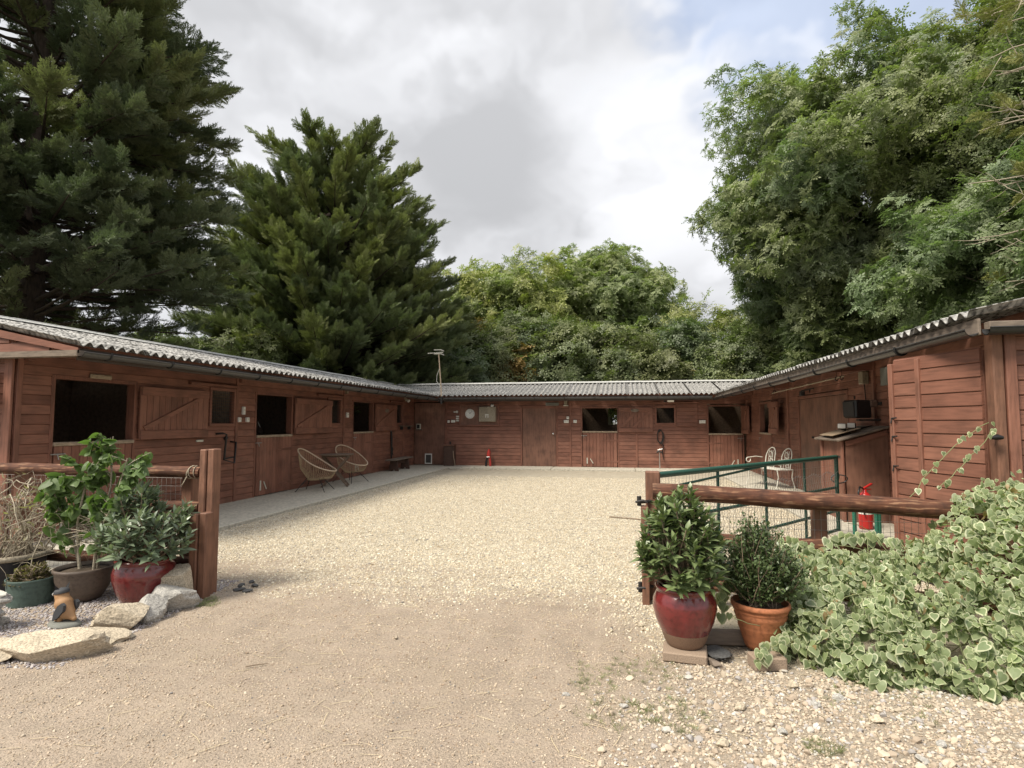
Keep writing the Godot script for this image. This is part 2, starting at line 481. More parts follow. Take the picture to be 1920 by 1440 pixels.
# ---------------------------------------------------------------- ground
func rock_mesh(s: int, size: Vector3, sub: int, cuts: int, rough: float, colored := false) -> ArrayMesh:
	# a ball cut by planes and roughened: angular stone
	var r := RandomNumberGenerator.new(); r.seed = s
	var vs := PackedVector3Array(); var fs := PackedInt32Array()
	var g := (1.0 + sqrt(5.0)) / 2.0
	for p in [[-1, g, 0], [1, g, 0], [-1, -g, 0], [1, -g, 0], [0, -1, g], [0, 1, g], [0, -1, -g], [0, 1, -g], [g, 0, -1], [g, 0, 1], [-g, 0, -1], [-g, 0, 1]]:
		vs.append(Vector3(p[0], p[1], p[2]).normalized())
	fs = PackedInt32Array([0, 11, 5, 0, 5, 1, 0, 1, 7, 0, 7, 10, 0, 10, 11, 1, 5, 9, 5, 11, 4, 11, 10, 2, 10, 7, 6, 7, 1, 8, 3, 9, 4, 3, 4, 2, 3, 2, 6, 3, 6, 8, 3, 8, 9, 4, 9, 5, 2, 4, 11, 6, 2, 10, 8, 6, 7, 9, 8, 1])
	for step in sub:
		var mids := {}; var nf := PackedInt32Array()
		for i in range(0, fs.size(), 3):
			var m := [0, 0, 0]
			for e in 3:
				var a := fs[i + e]; var b := fs[i + (e + 1) % 3]
				var key := mini(a, b) * 100000 + maxi(a, b)
				if not mids.has(key):
					mids[key] = vs.size(); vs.append((vs[a] + vs[b]).normalized())
				m[e] = mids[key]
			nf.append_array(PackedInt32Array([fs[i], m[0], m[2], fs[i + 1], m[1], m[0], fs[i + 2], m[2], m[1], m[0], m[1], m[2]]))
		fs = nf
	var nz := noise(s, 1.6, 3); var nz2 := noise(s + 5, 6.0, 3)
	var planes := []
	for k in cuts: planes.append([unit(r), r.randf_range(0.45, 0.8)])
	for i in vs.size():
		var d := vs[i]
		var q := d * (1.0 + rough * nz.get_noise_3dv(d * 1.3))
		for pl in planes:
			var over: float = q.dot(pl[0]) - pl[1]
			if over > 0.0: q -= pl[0] * over * 0.92
		q *= 1.0 + rough * 0.22 * nz2.get_noise_3dv(d)
		vs[i] = q * size * 0.5
	var b := MB.new()
	if colored: b.paint(Color.WHITE)
	for i in range(0, fs.size(), 3): b.tri(vs[fs[i]], vs[fs[i + 1]], vs[fs[i + 2]])
	return b.mesh()

func gravel_share(x: float, z: float) -> float:   # 1 on the pale yard gravel, 0 on the worn earth by the gate
	var n := gn.get_noise_2d(x * 0.9, z * 0.9) * 0.9 + gn.get_noise_2d(x * 4.0, z * 4.0) * 0.55 + gn.get_noise_2d(x * 11.0, z * 11.0) * 0.35
	var edge := -5.35 + 0.12 * (x + 1.5) + n * 0.9
	if x > -0.3: edge += 0.9 * smoothstep(-0.3, 0.5, x)
	var a := smoothstep(edge + 0.9, edge - 0.9, z)
	return a

func stony_share(x: float, z: float) -> float:   # the coarse mixed stones in front of the vine
	var n := gn.get_noise_2d(x * 1.4 + 40.0, z * 1.4) * 0.5
	return smoothstep(-0.2, 0.75, x + n + 0.35 * (z + 3.2)) * smoothstep(-4.3, -3.6, z)

var gn: FastNoiseLite

func ground_height(x: float, z: float) -> float:
	return 0.012 * gn.get_noise_2d(x * 0.8, z * 0.8) + 0.006 * gn.get_noise_2d(x * 5.0 + 9.0, z * 5.0)

func build_ground():
	gn = noise(77, 1.0, 3)
	# the land, to the horizon
	var b := MB.new()
	b.quad(Vector3(-400, -0.06, 400), Vector3(400, -0.06, 400), Vector3(400, -0.06, -400), Vector3(-400, -0.06, -400))
	tag(put(b.mesh(), "ground", M.field), "", "", "", "structure")
	# the yard: worn sandy earth that turns to pale gravel
	b = MB.new(); b.paint(Color.WHITE)
	var xs := PackedFloat32Array(); var zs := PackedFloat32Array()
	var x := -12.0
	while x < 9.0:
		xs.append(x); x += 0.07 if x > -5.0 and x < 3.2 else 0.25
	var z := 2.0
	while z > -19.5:
		zs.append(z); z -= 0.05 if z < -1.8 and z > -6.5 else 0.14
	var earth := Color(0.43, 0.35, 0.272); var earth2 := Color(0.385, 0.31, 0.238); var gravel := Color(0.52, 0.46, 0.355); var stony := Color(0.36, 0.31, 0.24)
	for j in zs.size():
		for i in xs.size():
			var px := xs[i]; var pz := zs[j]
			var g := gravel_share(px, pz)
			var e := earth.lerp(earth2, clampf(0.5 + 1.1 * gn.get_noise_2d(px * 0.7 + 20.0, pz * 0.7), 0, 1))
			var c := e.lerp(gravel, g * 0.9)
			c = c.lerp(stony, stony_share(px, pz) * 0.6)
			b.v.append(Vector3(px, ground_height(px, pz), pz))
			b.n.append(Vector3.UP); b.c.append(c)
	var w := xs.size()
	for j in zs.size() - 1:
		for i in w - 1:
			var p := j * w + i
			b.ix.append_array(PackedInt32Array([p, p + w, p + w + 1, p, p + w + 1, p + 1]))
	tag(put(b.mesh(), "yard", M.ground), "", "", "", "structure")
	gravel_stones()
	concrete_paths()

func stone_colour(kind: int) -> Color:
	var r := rng.randf()
	var c: Color
	if kind == 0:      # yard limestone
		c = Color(0.62, 0.535, 0.39) if r < 0.55 else Color(0.74, 0.67, 0.53) if r < 0.8 else Color(0.48, 0.38, 0.25) if r < 0.93 else Color(0.34, 0.31, 0.27)
	elif kind == 1:    # earth-toned grit
		c = Color(0.50, 0.395, 0.285) if r < 0.6 else Color(0.58, 0.49, 0.37) if r < 0.86 else Color(0.34, 0.25, 0.17) if r < 0.96 else Color(0.25, 0.23, 0.21)
	elif kind == 2:    # coarse mixed stones
		c = Color(0.56, 0.47, 0.35) if r < 0.45 else Color(0.47, 0.375, 0.275) if r < 0.75 else Color(0.42, 0.385, 0.35) if r < 0.9 else Color(0.62, 0.57, 0.49)
	else:              # mauve-grey chippings of the bed
		c = Color(0.40, 0.36, 0.34) if r < 0.5 else Color(0.50, 0.46, 0.43) if r < 0.8 else Color(0.30, 0.26, 0.26)
	var k := rnd(0.72, 1.02)
	return Color(c.r * k, c.g * k * 1.015, c.b * k * 1.05)

func gravel_stones():
	var kinds := [rock_mesh(301, Vector3(1, 0.62, 0.8), 1, 5, 0.25, true), rock_mesh(302, Vector3(1, 0.7, 0.7), 1, 6, 0.25, true), rock_mesh(303, Vector3(1, 0.55, 0.9), 1, 5, 0.3, true)]
	var xf := [[], [], []]; var cs := [[], [], []]
	# yard gravel: thick near the gate, thinner where each stone is under a pixel
	for i in 250000:
		var dz := rnd(0, 1); var z := -3.9 - 12.0 * dz * sqrt(dz)
		var x := rnd(-5.45, 3.4)
		if z < -17.9: continue
		if x > 0.3 and z > -4.9: continue
		var g := gravel_share(x, z)
		if rng.randf() > g * 1.15: continue
		var s := rnd(0.009, 0.022) * (1.0 if rng.randf() < 0.93 else 1.5)
		add_stone(xf, cs, x, z, s, 0)
	# grit pressed into the earth track
	for i in 90000:
		var x := rnd(-4.4, 2.6); var z := rnd(-6.0, -1.9)
		var g := gravel_share(x, z)
		if rng.randf() < g: continue
		if gn.get_noise_2d(x * 3.0, z * 3.0) < rnd(-0.65, 0.35): continue
		if x < -3.55 + 0.3 * (z + 3.0) and z < -3.0: continue
		add_stone(xf, cs, x, z, rnd(0.005, 0.013) * (1.0 if rng.randf() < 0.97 else 1.8), 1)
	# coarse stones in front of the vine
	for i in 30000:
		var x := rnd(-0.8, 3.4); var z := rnd(-4.4, -2.2)
		if rng.randf() > stony_share(x, z): continue
		var s := rnd(0.009, 0.024)
		if rng.randf() < 0.045: s = rnd(0.03, 0.055)
		add_stone(xf, cs, x, z, s, 2)
	var names := ["yard_gravel", "yard_gravel", "yard_gravel"]
	for k in 3:
		var o := scatter(names[k], kinds[k], M.stone, xf[k], cs[k])
		tag(o, ["pale cream gravel spread loosely across the open yard", "angular cream and tan gravel stones lying in the yard", "flat pale gravel chips strewn over the yard"][k], "gravel")
	# chippings of the planted bed behind the edging stones
	var bx := [[], [], []]; var bc := [[], [], []]
	for i in 16000:
		var x := rnd(-6.2, -3.4); var z := rnd(-5.0, -2.8)
		if x > -3.5 + 0.12 * (z + 4.4): continue
		if z > -3.0 + 0.9 * (-3.6 - x) * 0.2: continue
		add_stone(bx, bc, x, z, rnd(0.012, 0.026), 3)
	for k in 3:
		var o := scatter("bed_gravel", kinds[k], M.stone, bx[k], bc[k])
		tag(o, ["mauve grey chippings around the owl ornament and pots", "grey purple gravel chips in the stone-edged bed", "small grey stones covering the planted bed"][k], "gravel")

func add_stone(xf: Array, cs: Array, x: float, z: float, s: float, kind: int):
	var k := rng.randi() % 3
	var b := Basis.from_euler(Vector3(rnd(-0.5, 0.5), rnd(0, TAU), rnd(-0.5, 0.5))).scaled(Vector3.ONE * s * rnd(0.85, 1.2))
	xf[k].append(Transform3D(b, Vector3(x, ground_height(x, z) + s * 0.12, z)))
	cs[k].append(stone_colour(kind))

func concrete_paths():
	var path := Node3D.new(); path.name = "path"; add_child(path); tag(path, "", "", "", "structure")
	var cuts := [-4.2, -7.4, -10.5, -13.6, -16.4, -18.02]
	for i in cuts.size() - 1:
		var z0: float = cuts[i]; var z1: float = cuts[i + 1]
		boxpart("slab", M.concrete, path, Vector3((XL - 5.47) / 2.0 - 0.02, 0.0 + 0.002 * (i % 2), (z0 + z1) / 2), Vector3(-5.47 - XL + 0.06, 0.11, z0 - z1 - 0.012), 0.012)
	var xc := [-7.0, -4.6, -2.15, 0.45, 2.6, 3.85]
	for i in xc.size() - 1:
		var x0: float = xc[i]; var x1: float = xc[i + 1]
		boxpart("slab", M.concrete, path, Vector3((x0 + x1) / 2, 0.001 + 0.002 * (i % 2), (ZB - 18.03) / 2.0), Vector3(x1 - x0 - 0.012, 0.11, 0.95), 0.012)
	var zc := [-18.02, -15.2, -12.4, -9.6, -7.0]
	for i in zc.size() - 1:
		var z0: float = zc[i]; var z1: float = zc[i + 1]
		boxpart("slab", M.concrete, path, Vector3(3.3, 0.0 + 0.002 * (i % 2), (z0 + z1) / 2), Vector3(1.1, 0.10, z1 - z0 - 0.012), 0.012)

# ---------------------------------------------------------------- stable blocks
var plank_shape: ArrayMesh
var vboard_shape: ArrayMesh
const ROW := 0.12

func make_plank():
	var b := MB.new()
	# shiplap profile: proud lower edge, rebated upper edge tucked behind the next board
	var prof := PackedVector2Array([Vector2(0.0, 0.012), Vector2(0.0, 0.021), Vector2(0.005, 0.027), Vector2(0.111, 0.021), Vector2(0.1175, 0.0115), Vector2(0.126, 0.0115), Vector2(0.126, 0.0), Vector2(0.009, 0.0), Vector2(0.009, 0.012)])
	var flip := PackedVector2Array()
	for p in prof: flip.append(Vector2(p.y, p.x))
	# profile lies in (out, up); length runs along u
	b.prism(flip, Transform3D(Basis(Vector3(0, 0, 1), Vector3(0, 1, 0), Vector3(-1, 0, 0)), Vector3.ZERO), 1.0)
	plank_shape = b.mesh()
	b = MB.new(); b.bx(Vector3(0, 0.5, 0.5), Vector3(1, 1, 1), 0.0)
	vboard_shape = b.mesh()

func wall_frame(o: Vector3, u: Vector3, out: Vector3) -> Transform3D:
	return Transform3D(Basis(u, Vector3.UP, out), o)

func clad(parent: Node, W: Transform3D, u0: float, u1: float, v0: float, v1: float, breaks: Array, holes: Array):
	# weatherboards from u0 to u1; breaks: joints behind posts; holes: Rect2 openings
	var rows := int(ceil((v1 - v0) / ROW))
	for r in rows:
		var v := v0 + r * ROW
		var cuts := [u0]
		for q in breaks:
			if q > u0 and q < u1: cuts.append(q)
		cuts.append(u1); cuts.sort()
		var spans := []
		for i in cuts.size() - 1: spans.append(Vector2(cuts[i], cuts[i + 1]))
		for h: Rect2 in holes:
			if v + ROW * 0.5 < h.position.y or v + ROW * 0.5 > h.end.y: continue
			var left := []
			for s: Vector2 in spans:
				if h.end.x <= s.x or h.position.x >= s.y: left.append(s); continue
				if h.position.x > s.x: left.append(Vector2(s.x, h.position.x))
				if h.end.x < s.y: left.append(Vector2(h.end.x, s.y))
			spans = left
		for s: Vector2 in spans:
			if s.y - s.x < 0.02: continue
			var t := Transform3D(Basis(Vector3(s.y - s.x, 0, 0), Vector3(rnd(-0.0006, 0.0006), 1, 0), Vector3(0, 0, 1)), Vector3((s.x + s.y) / 2, v, rnd(-0.0015, 0.0015)))
			put(plank_shape, "plank", M["board_h%d" % (rng.randi() % 6)], parent, W * t)

func wbox(parent: Node, called: String, material: Material, W: Transform3D, u0: float, u1: float, v0: float, v1: float, o0: float, o1: float, bev := 0.005) -> MeshInstance3D:
	var b := MB.new(); b.bx(Vector3.ZERO, Vector3(u1 - u0, v1 - v0, o1 - o0), bev)
	return put(b.mesh(), called, material, parent, W * Transform3D(Basis(), Vector3((u0 + u1) / 2, (v0 + v1) / 2, (o0 + o1) / 2)))

func half_door(parent: Node, W: Transform3D, u0: float, u1: float, h: float, hinge_far := true):
	# lower stable door: back panel, upright boards, worn ledge on top, strap hinges, bolts
	var d := wbox(parent, "stable_door", M.board_v1, W, u0 + 0.02, u1 - 0.02, 0.07, h - 0.03, -0.005, 0.02, 0.0)
	var inv := d.transform.affine_inverse()
	var n := int(round((u1 - u0) / 0.115)); var bw := (u1 - u0 - 0.03) / n
	for i in n:
		var b := MB.new(); b.bx(Vector3.ZERO, Vector3(bw - 0.006, h - 0.09 + rnd(-0.004, 0.004), 0.022), 0.005)
		put(b.mesh(), "board", M["board_v%d" % (rng.randi() % 6)], d, inv * W * Transform3D(Basis(), Vector3(u0 + 0.015 + bw * (i + 0.5), 0.07 + (h - 0.09) / 2, 0.031)))
	var l := MB.new(); l.bx(Vector3.ZERO, Vector3(u1 - u0 + 0.01, 0.05, 0.085), 0.008)
	put(l.mesh(), "ledge", M.worn_ledge, d, inv * W * Transform3D(Basis(), Vector3((u0 + u1) / 2, h + 0.005, 0.02)))
	for hv in [0.24, h - 0.28]:
		var s := MB.new()
		var e := u1 if hinge_far else u0
		var f := u1 - 0.5 if hinge_far else u0 + 0.5
		s.prism(PackedVector2Array([Vector2(e, -0.03), Vector2(e, 0.03), Vector2(f, 0.012), Vector2(f, -0.012)]), Transform3D(Basis(), Vector3(0, hv, 0.046)), 0.006)
		put(s.mesh(), "strap_hinge", M.board_h4 if hv < 0.5 else M.board_h1, d, inv * W)
	var k := MB.new()
	var lu := u0 + 0.05 if hinge_far else u1 - 0.05
	var sg := 1.0 if hinge_far else -1.0
	k.rod(Vector3(lu - 0.09 * sg, h - 0.12, 0.055), Vector3(lu + 0.1 * sg, h - 0.12, 0.055), 0.009, 6)
	k.rod(Vector3(lu, h - 0.12, 0.055), Vector3(lu, h - 0.19, 0.075), 0.007, 6)
	put(k.mesh(), "bolt", M.wire, d, inv * W)
	k = MB.new()   # kick bolt: a lever near the floor
	k.bar(Vector3(lu + 0.1 * sg, 0.17, 0.052), Vector3(lu + 0.1 * sg, 0.36, 0.052), 0.03, 0.012)
	k.bar(Vector3(lu + 0.2 * sg, 0.33, 0.056), Vector3(lu + 0.29 * sg, 0.18, 0.056), 0.022, 0.012)
	put(k.mesh(), "kick_bolt", M.cream_plate, d, inv * W)

func top_door(parent: Node, W: Transform3D, u0: float, u1: float, v0: float, v1: float, second := false, off := 0.07, turn := 0.0, hinge := 0.0):
	# upper door hooked back against the wall: boards, rails and a diagonal brace
	var H := W * Transform3D(Basis(Vector3.UP, turn), Vector3(hinge if turn != 0.0 else 0.0, 0, off))
	if turn != 0.0: H = H * Transform3D(Basis(), Vector3(-hinge, 0, 0))
	var d := wbox(parent, "top_door", M.board_v2, H, u0 + 0.01, u1 - 0.01, v0 + 0.01, v1 - 0.01, 0.0, 0.018, 0.0)
	var inv := d.transform.affine_inverse()
	var n := int(round((u1 - u0) / 0.115)); var bw := (u1 - u0) / n
	for i in n:
		var b := MB.new(); b.bx(Vector3.ZERO, Vector3(bw - 0.006, v1 - v0, 0.018), 0.004)
		put(b.mesh(), "board", M["board_v%d" % (1 + rng.randi() % 5)], d, inv * H * Transform3D(Basis(), Vector3(u0 + bw * (i + 0.5), (v0 + v1) / 2, 0.028)))
	for v in [v0 + 0.065, v1 - 0.065]:
		var b := MB.new(); b.bx(Vector3.ZERO, Vector3(u1 - u0 - 0.01, 0.13, 0.022), 0.005)
		put(b.mesh(), "rail", M["board_h%d" % (2 + rng.randi() % 4)], d, inv * H * Transform3D(Basis(), Vector3((u0 + u1) / 2, v, 0.0485)))
	var a := Vector3(u0 + 0.07, v0 + 0.14, 0.0485); var c := Vector3(u1 - 0.26, v1 - 0.14, 0.0485)
	if second: c.x = u0 + (u1 - u0) * 0.52
	var br := MB.new(); br.bar(a, c, 0.1, 0.022, 0.004, Vector3(0, 0, 1))
	# keep the brace flat against the boards
	br = MB.new()
	var dir := (c - a).normalized(); var across := Vector3(-dir.y, dir.x, 0) * 0.05
	var poly := PackedVector2Array()
	for q in [a + across, a - across, c - across, c + across]: poly.append(Vector2(clampf(q.x, u0, u1), clampf(q.y, v0 + 0.132, v1 - 0.132)))
	br.prism(poly, Transform3D(Basis(), Vector3(0, 0, 0.0485)), 0.021)
	put(br.mesh(), "brace", M.board_h4, d, inv * H)
	if second:
		var b2 := MB.new()
		var a2 := Vector3(u0 + (u1 - u0) * 0.42, v0 + 0.14, 0); var c2 := Vector3(u1 - 0.08, v1 - 0.14, 0)
		dir = (c2 - a2).normalized(); across = Vector3(-dir.y, dir.x, 0) * 0.045
		poly = PackedVector2Array()
		for q in [a2 + across, a2 - across, c2 - across, c2 + across]: poly.append(Vector2(clampf(q.x, u0, u1), clampf(q.y, v0 + 0.132, v1 - 0.132)))
		b2.prism(poly, Transform3D(Basis(), Vector3(0, 0, 0.0488)), 0.020)
		put(b2.mesh(), "brace", M.board_h3, d, inv * H)

func frame_opening(parent: Node, W: Transform3D, u0: float, u1: float, v0: float, v1: float):
	# linings of an opening, set into the wall
	for s in [[u0 - 0.05, u0, v0, v1 + 0.05], [u1, u1 + 0.05, v0, v1 + 0.05], [u0, u1, v1, v1 + 0.05]]:
		wbox(parent, "door_frame", M.board_v0, W, s[0], s[1], s[2], s[3], -0.1, 0.034, 0.004)

func grille_window(parent: Node, W: Transform3D, u0: float, u1: float, v0: float, v1: float):
	var f := MB.new()
	for s in [[u0 - 0.05, u1 + 0.05, v1, v1 + 0.05], [u0 - 0.05, u1 + 0.05, v0 - 0.05, v0], [u0 - 0.05, u0, v0, v1], [u1, u1 + 0.05, v0, v1]]:
		f.bx(Vector3((s[0] + s[1]) / 2, (s[2] + s[3]) / 2, 0.0), Vector3(s[1] - s[0] - 0.001, s[3] - s[2] - 0.001, 0.1), 0.004)
	var w := put(f.mesh(), "window_frame", M.board_h2, parent, W)
	var g := MB.new()
	var u := u0 + 0.05
	while u < u1:
		g.rod(Vector3(u, v0, 0.0), Vector3(u, v1, 0.0), 0.0032, 4); u += 0.05
	var v := v0 + 0.05
	while v < v1:
		g.rod(Vector3(u0, v, 0.006), Vector3(u1, v, 0.006), 0.0032, 4); v += 0.05
	tag(put(g.mesh(), "grille", M.iron, w), "", "", "", "stuff")

func sheet_mesh(length: float, waves: float, start: Callable, u_from: float) -> ArrayMesh:
	# corrugated sheet: u across the corrugations, d up the slope from the eaves; start(u) gives where the sheet begins
	var b := MB.new()
	var pitch := 0.146; var seg := int(waves * 8.0)
	var top := []; var rows := 5
	for i in seg + 1:
		var u := waves * pitch * i / seg
		var y := 0.027 * cos(TAU * u / pitch)
		var d0: float = start.call(u_from + u)
		var col := []
		for r in rows + 1:
			var d := lerpf(d0, length, float(r) / rows)
			col.append(Vector3(u, y + (0.002 * sin(d * 7.0 + u_from)), d))
		top.append(col)
	for i in seg:
		var slope := -0.027 * TAU / pitch * sin(TAU * (waves * pitch * (i + 0.5) / seg) / pitch)
		for r in rows:
			b.quad(top[i][r], top[i][r + 1], top[i + 1][r + 1], top[i + 1][r])
		var dn := Vector3(0, -0.0075, 0)
		b.quad(top[i][0] + dn, top[i + 1][0] + dn, top[i + 1][rows] + dn, top[i][rows] + dn)
		b.quad(top[i][0] + dn, top[i][0], top[i + 1][0], top[i + 1][0] + dn)
		b.quad(top[i][rows], top[i][rows] + dn, top[i + 1][rows] + dn, top[i + 1][rows])
	for i in [0, seg]:
		for r in rows:
			var dn := Vector3(0, -0.0075, 0)
			b.quad(top[i][r], top[i][r] + dn, top[i][r + 1] + dn, top[i][r + 1])
	return b.mesh()

func roof(parent: Node, eave: Transform3D, run: float, length: float, start: Callable, both := true):
	# eave: origin on the eaves line, x along it, z horizontal up-slope direction; front slope of sheets, then the rear one
	var waves := 6.5; var cover := waves * 0.146
	var slope := Basis(eave.basis.x, Vector3.UP, (eave.basis.z + Vector3(0, SLOPE, 0)).normalized())
	slope.y = slope.z.cross(slope.x).normalized()
	if slope.y.y < 0: slope.y = -slope.y
	var sl := length * sqrt(1.0 + SLOPE * SLOPE)
	var n := int(ceil(run / cover))
	var whole := sheet_mesh(sl, waves, func(_u): return 0.0, 0.0)
	for i in n:
		var u0 := i * cover
		var last := minf(waves, (run - u0) / 0.146)
		if last < 0.5: continue
		var touched: bool = start.call(u0) > 0.0 or start.call(u0 + cover) > 0.0 or last < waves
		if touched and start.call(u0) >= sl - 0.05 and start.call(u0 + cover) >= sl - 0.05: continue
		var m := whole if not touched else sheet_mesh(sl, last, func(u): return minf(start.call(u), sl - 0.01), u0)
		var jig := 0.004 if i % 2 == 0 else 0.0
		put(m, "roof_sheet", M.roof, parent, Transform3D(slope, eave.origin + eave.basis.x * u0 + slope.y * (jig + rnd(0, 0.003)) - slope.z * rnd(0.0, 0.02)))
	if both:
		var top := eave.origin + eave.basis.z * length + Vector3(0, SLOPE * length, 0)
		var back := Basis(eave.basis.x, Vector3.UP, (eave.basis.z - Vector3(0, SLOPE, 0)).normalized())
		back.y = back.z.cross(back.x).normalized()
		if back.y.y < 0: back.y = -back.y
		for i in n:
			var u0 := i * cover
			if run - u0 < cover * 0.6: continue
			put(whole, "roof_sheet", M.roof, parent, Transform3D(back, top + eave.basis.x * u0 + slope.y * (0.004 if i % 2 == 0 else 0.0)))

func ridge_cap(parent: Node, a: Vector3, b: Vector3):
	var dir := (b - a).normalized(); var side := Vector3.UP.cross(dir).normalized()
	var l := (b - a).length(); var n := int(ceil(l / 1.2))
	for i in n:
		var m := MB.new()
		var p := a + dir * (l * i / n); var q := a + dir * (l * (i + 1) / n - 0.004)
		var up := Vector3(0, 0.055 + 0.003 * (i % 2), 0)
		for s in [-1.0, 1.0]:
			var lo: Vector3 = side * 0.17 * s - Vector3(0, 0.045, 0)
			var e1 := p + up; var e2 := q + up
			if s > 0: m.quad(e1, e1 + lo, e2 + lo, e2)
			else: m.quad(e2, e2 + lo, e1 + lo, e1)
			var dn := Vector3(0, -0.008, 0)
			m.quad(e1 + lo, e1 + lo + dn, e2 + lo + dn, e2 + lo)
		m.rod(p + up - Vector3(0, 0.01, 0), q + up - Vector3(0, 0.01, 0), 0.022, 8)
		put(m.mesh(), "ridge_tile", M.ridge, parent)

func gutter(parent: Node, a: Vector3, b: Vector3, out: Vector3, every := 0.95, first := 0.35):
	# half-round gutter hung under the eaves on hooked brackets
	var dir := (b - a).normalized(); var r := 0.056
	var m := MB.new(); var seg := 10
	var n := maxi(2, int((b - a).length() / 1.3))
	for i in n:
		var p := a.lerp(b, float(i) / n) + Vector3(0, 0.006 * sin(i * 2.1), 0); var q := a.lerp(b, float(i + 1) / n) + Vector3(0, 0.006 * sin((i + 1) * 2.1), 0)
		for k in seg:
			var a0 := PI * k / seg; var a1 := PI * (k + 1) / seg
			var d0 := out * cos(a0) - Vector3(0, sin(a0), 0); var d1 := out * cos(a1) - Vector3(0, sin(a1), 0)
			m.quad(p + d0 * r, q + d0 * r, q + d1 * r, p + d1 * r)
			m.quad(p + d0 * (r - 0.005), p + d1 * (r - 0.005), q + d1 * (r - 0.005), q + d0 * (r - 0.005))
	m.rod(a + out * r, b + out * r, 0.006, 5)
	var g := put(m.mesh(), "gutter", M.gutter, parent)
	var t := first
	while t < (b - a).length():
		var c := a + dir * t + Vector3(0, 0.006 * sin(t * n / (b - a).length() * 2.1), 0)
		var h := MB.new(); var pts := PackedVector3Array()
		pts.append(c + out * (r + 0.004) + Vector3(0, 0.02, 0))
		for k in 9:
			var an := PI * k / 8.0
			pts.append(c + out * cos(an) * (r + 0.007) - Vector3(0, sin(an) * (r + 0.007), 0))
		pts.append(c - out * (r + 0.008) + Vector3(0, 0.04, 0))
		h.tube(pts, PackedFloat32Array([0.011]), 6)
		put(h.mesh(), "gutter_bracket", M.bracket, g)
		t += every

func block(called: String, label: String) -> Node3D:
	return thing(called, label, "stable block", Vector3.ZERO)

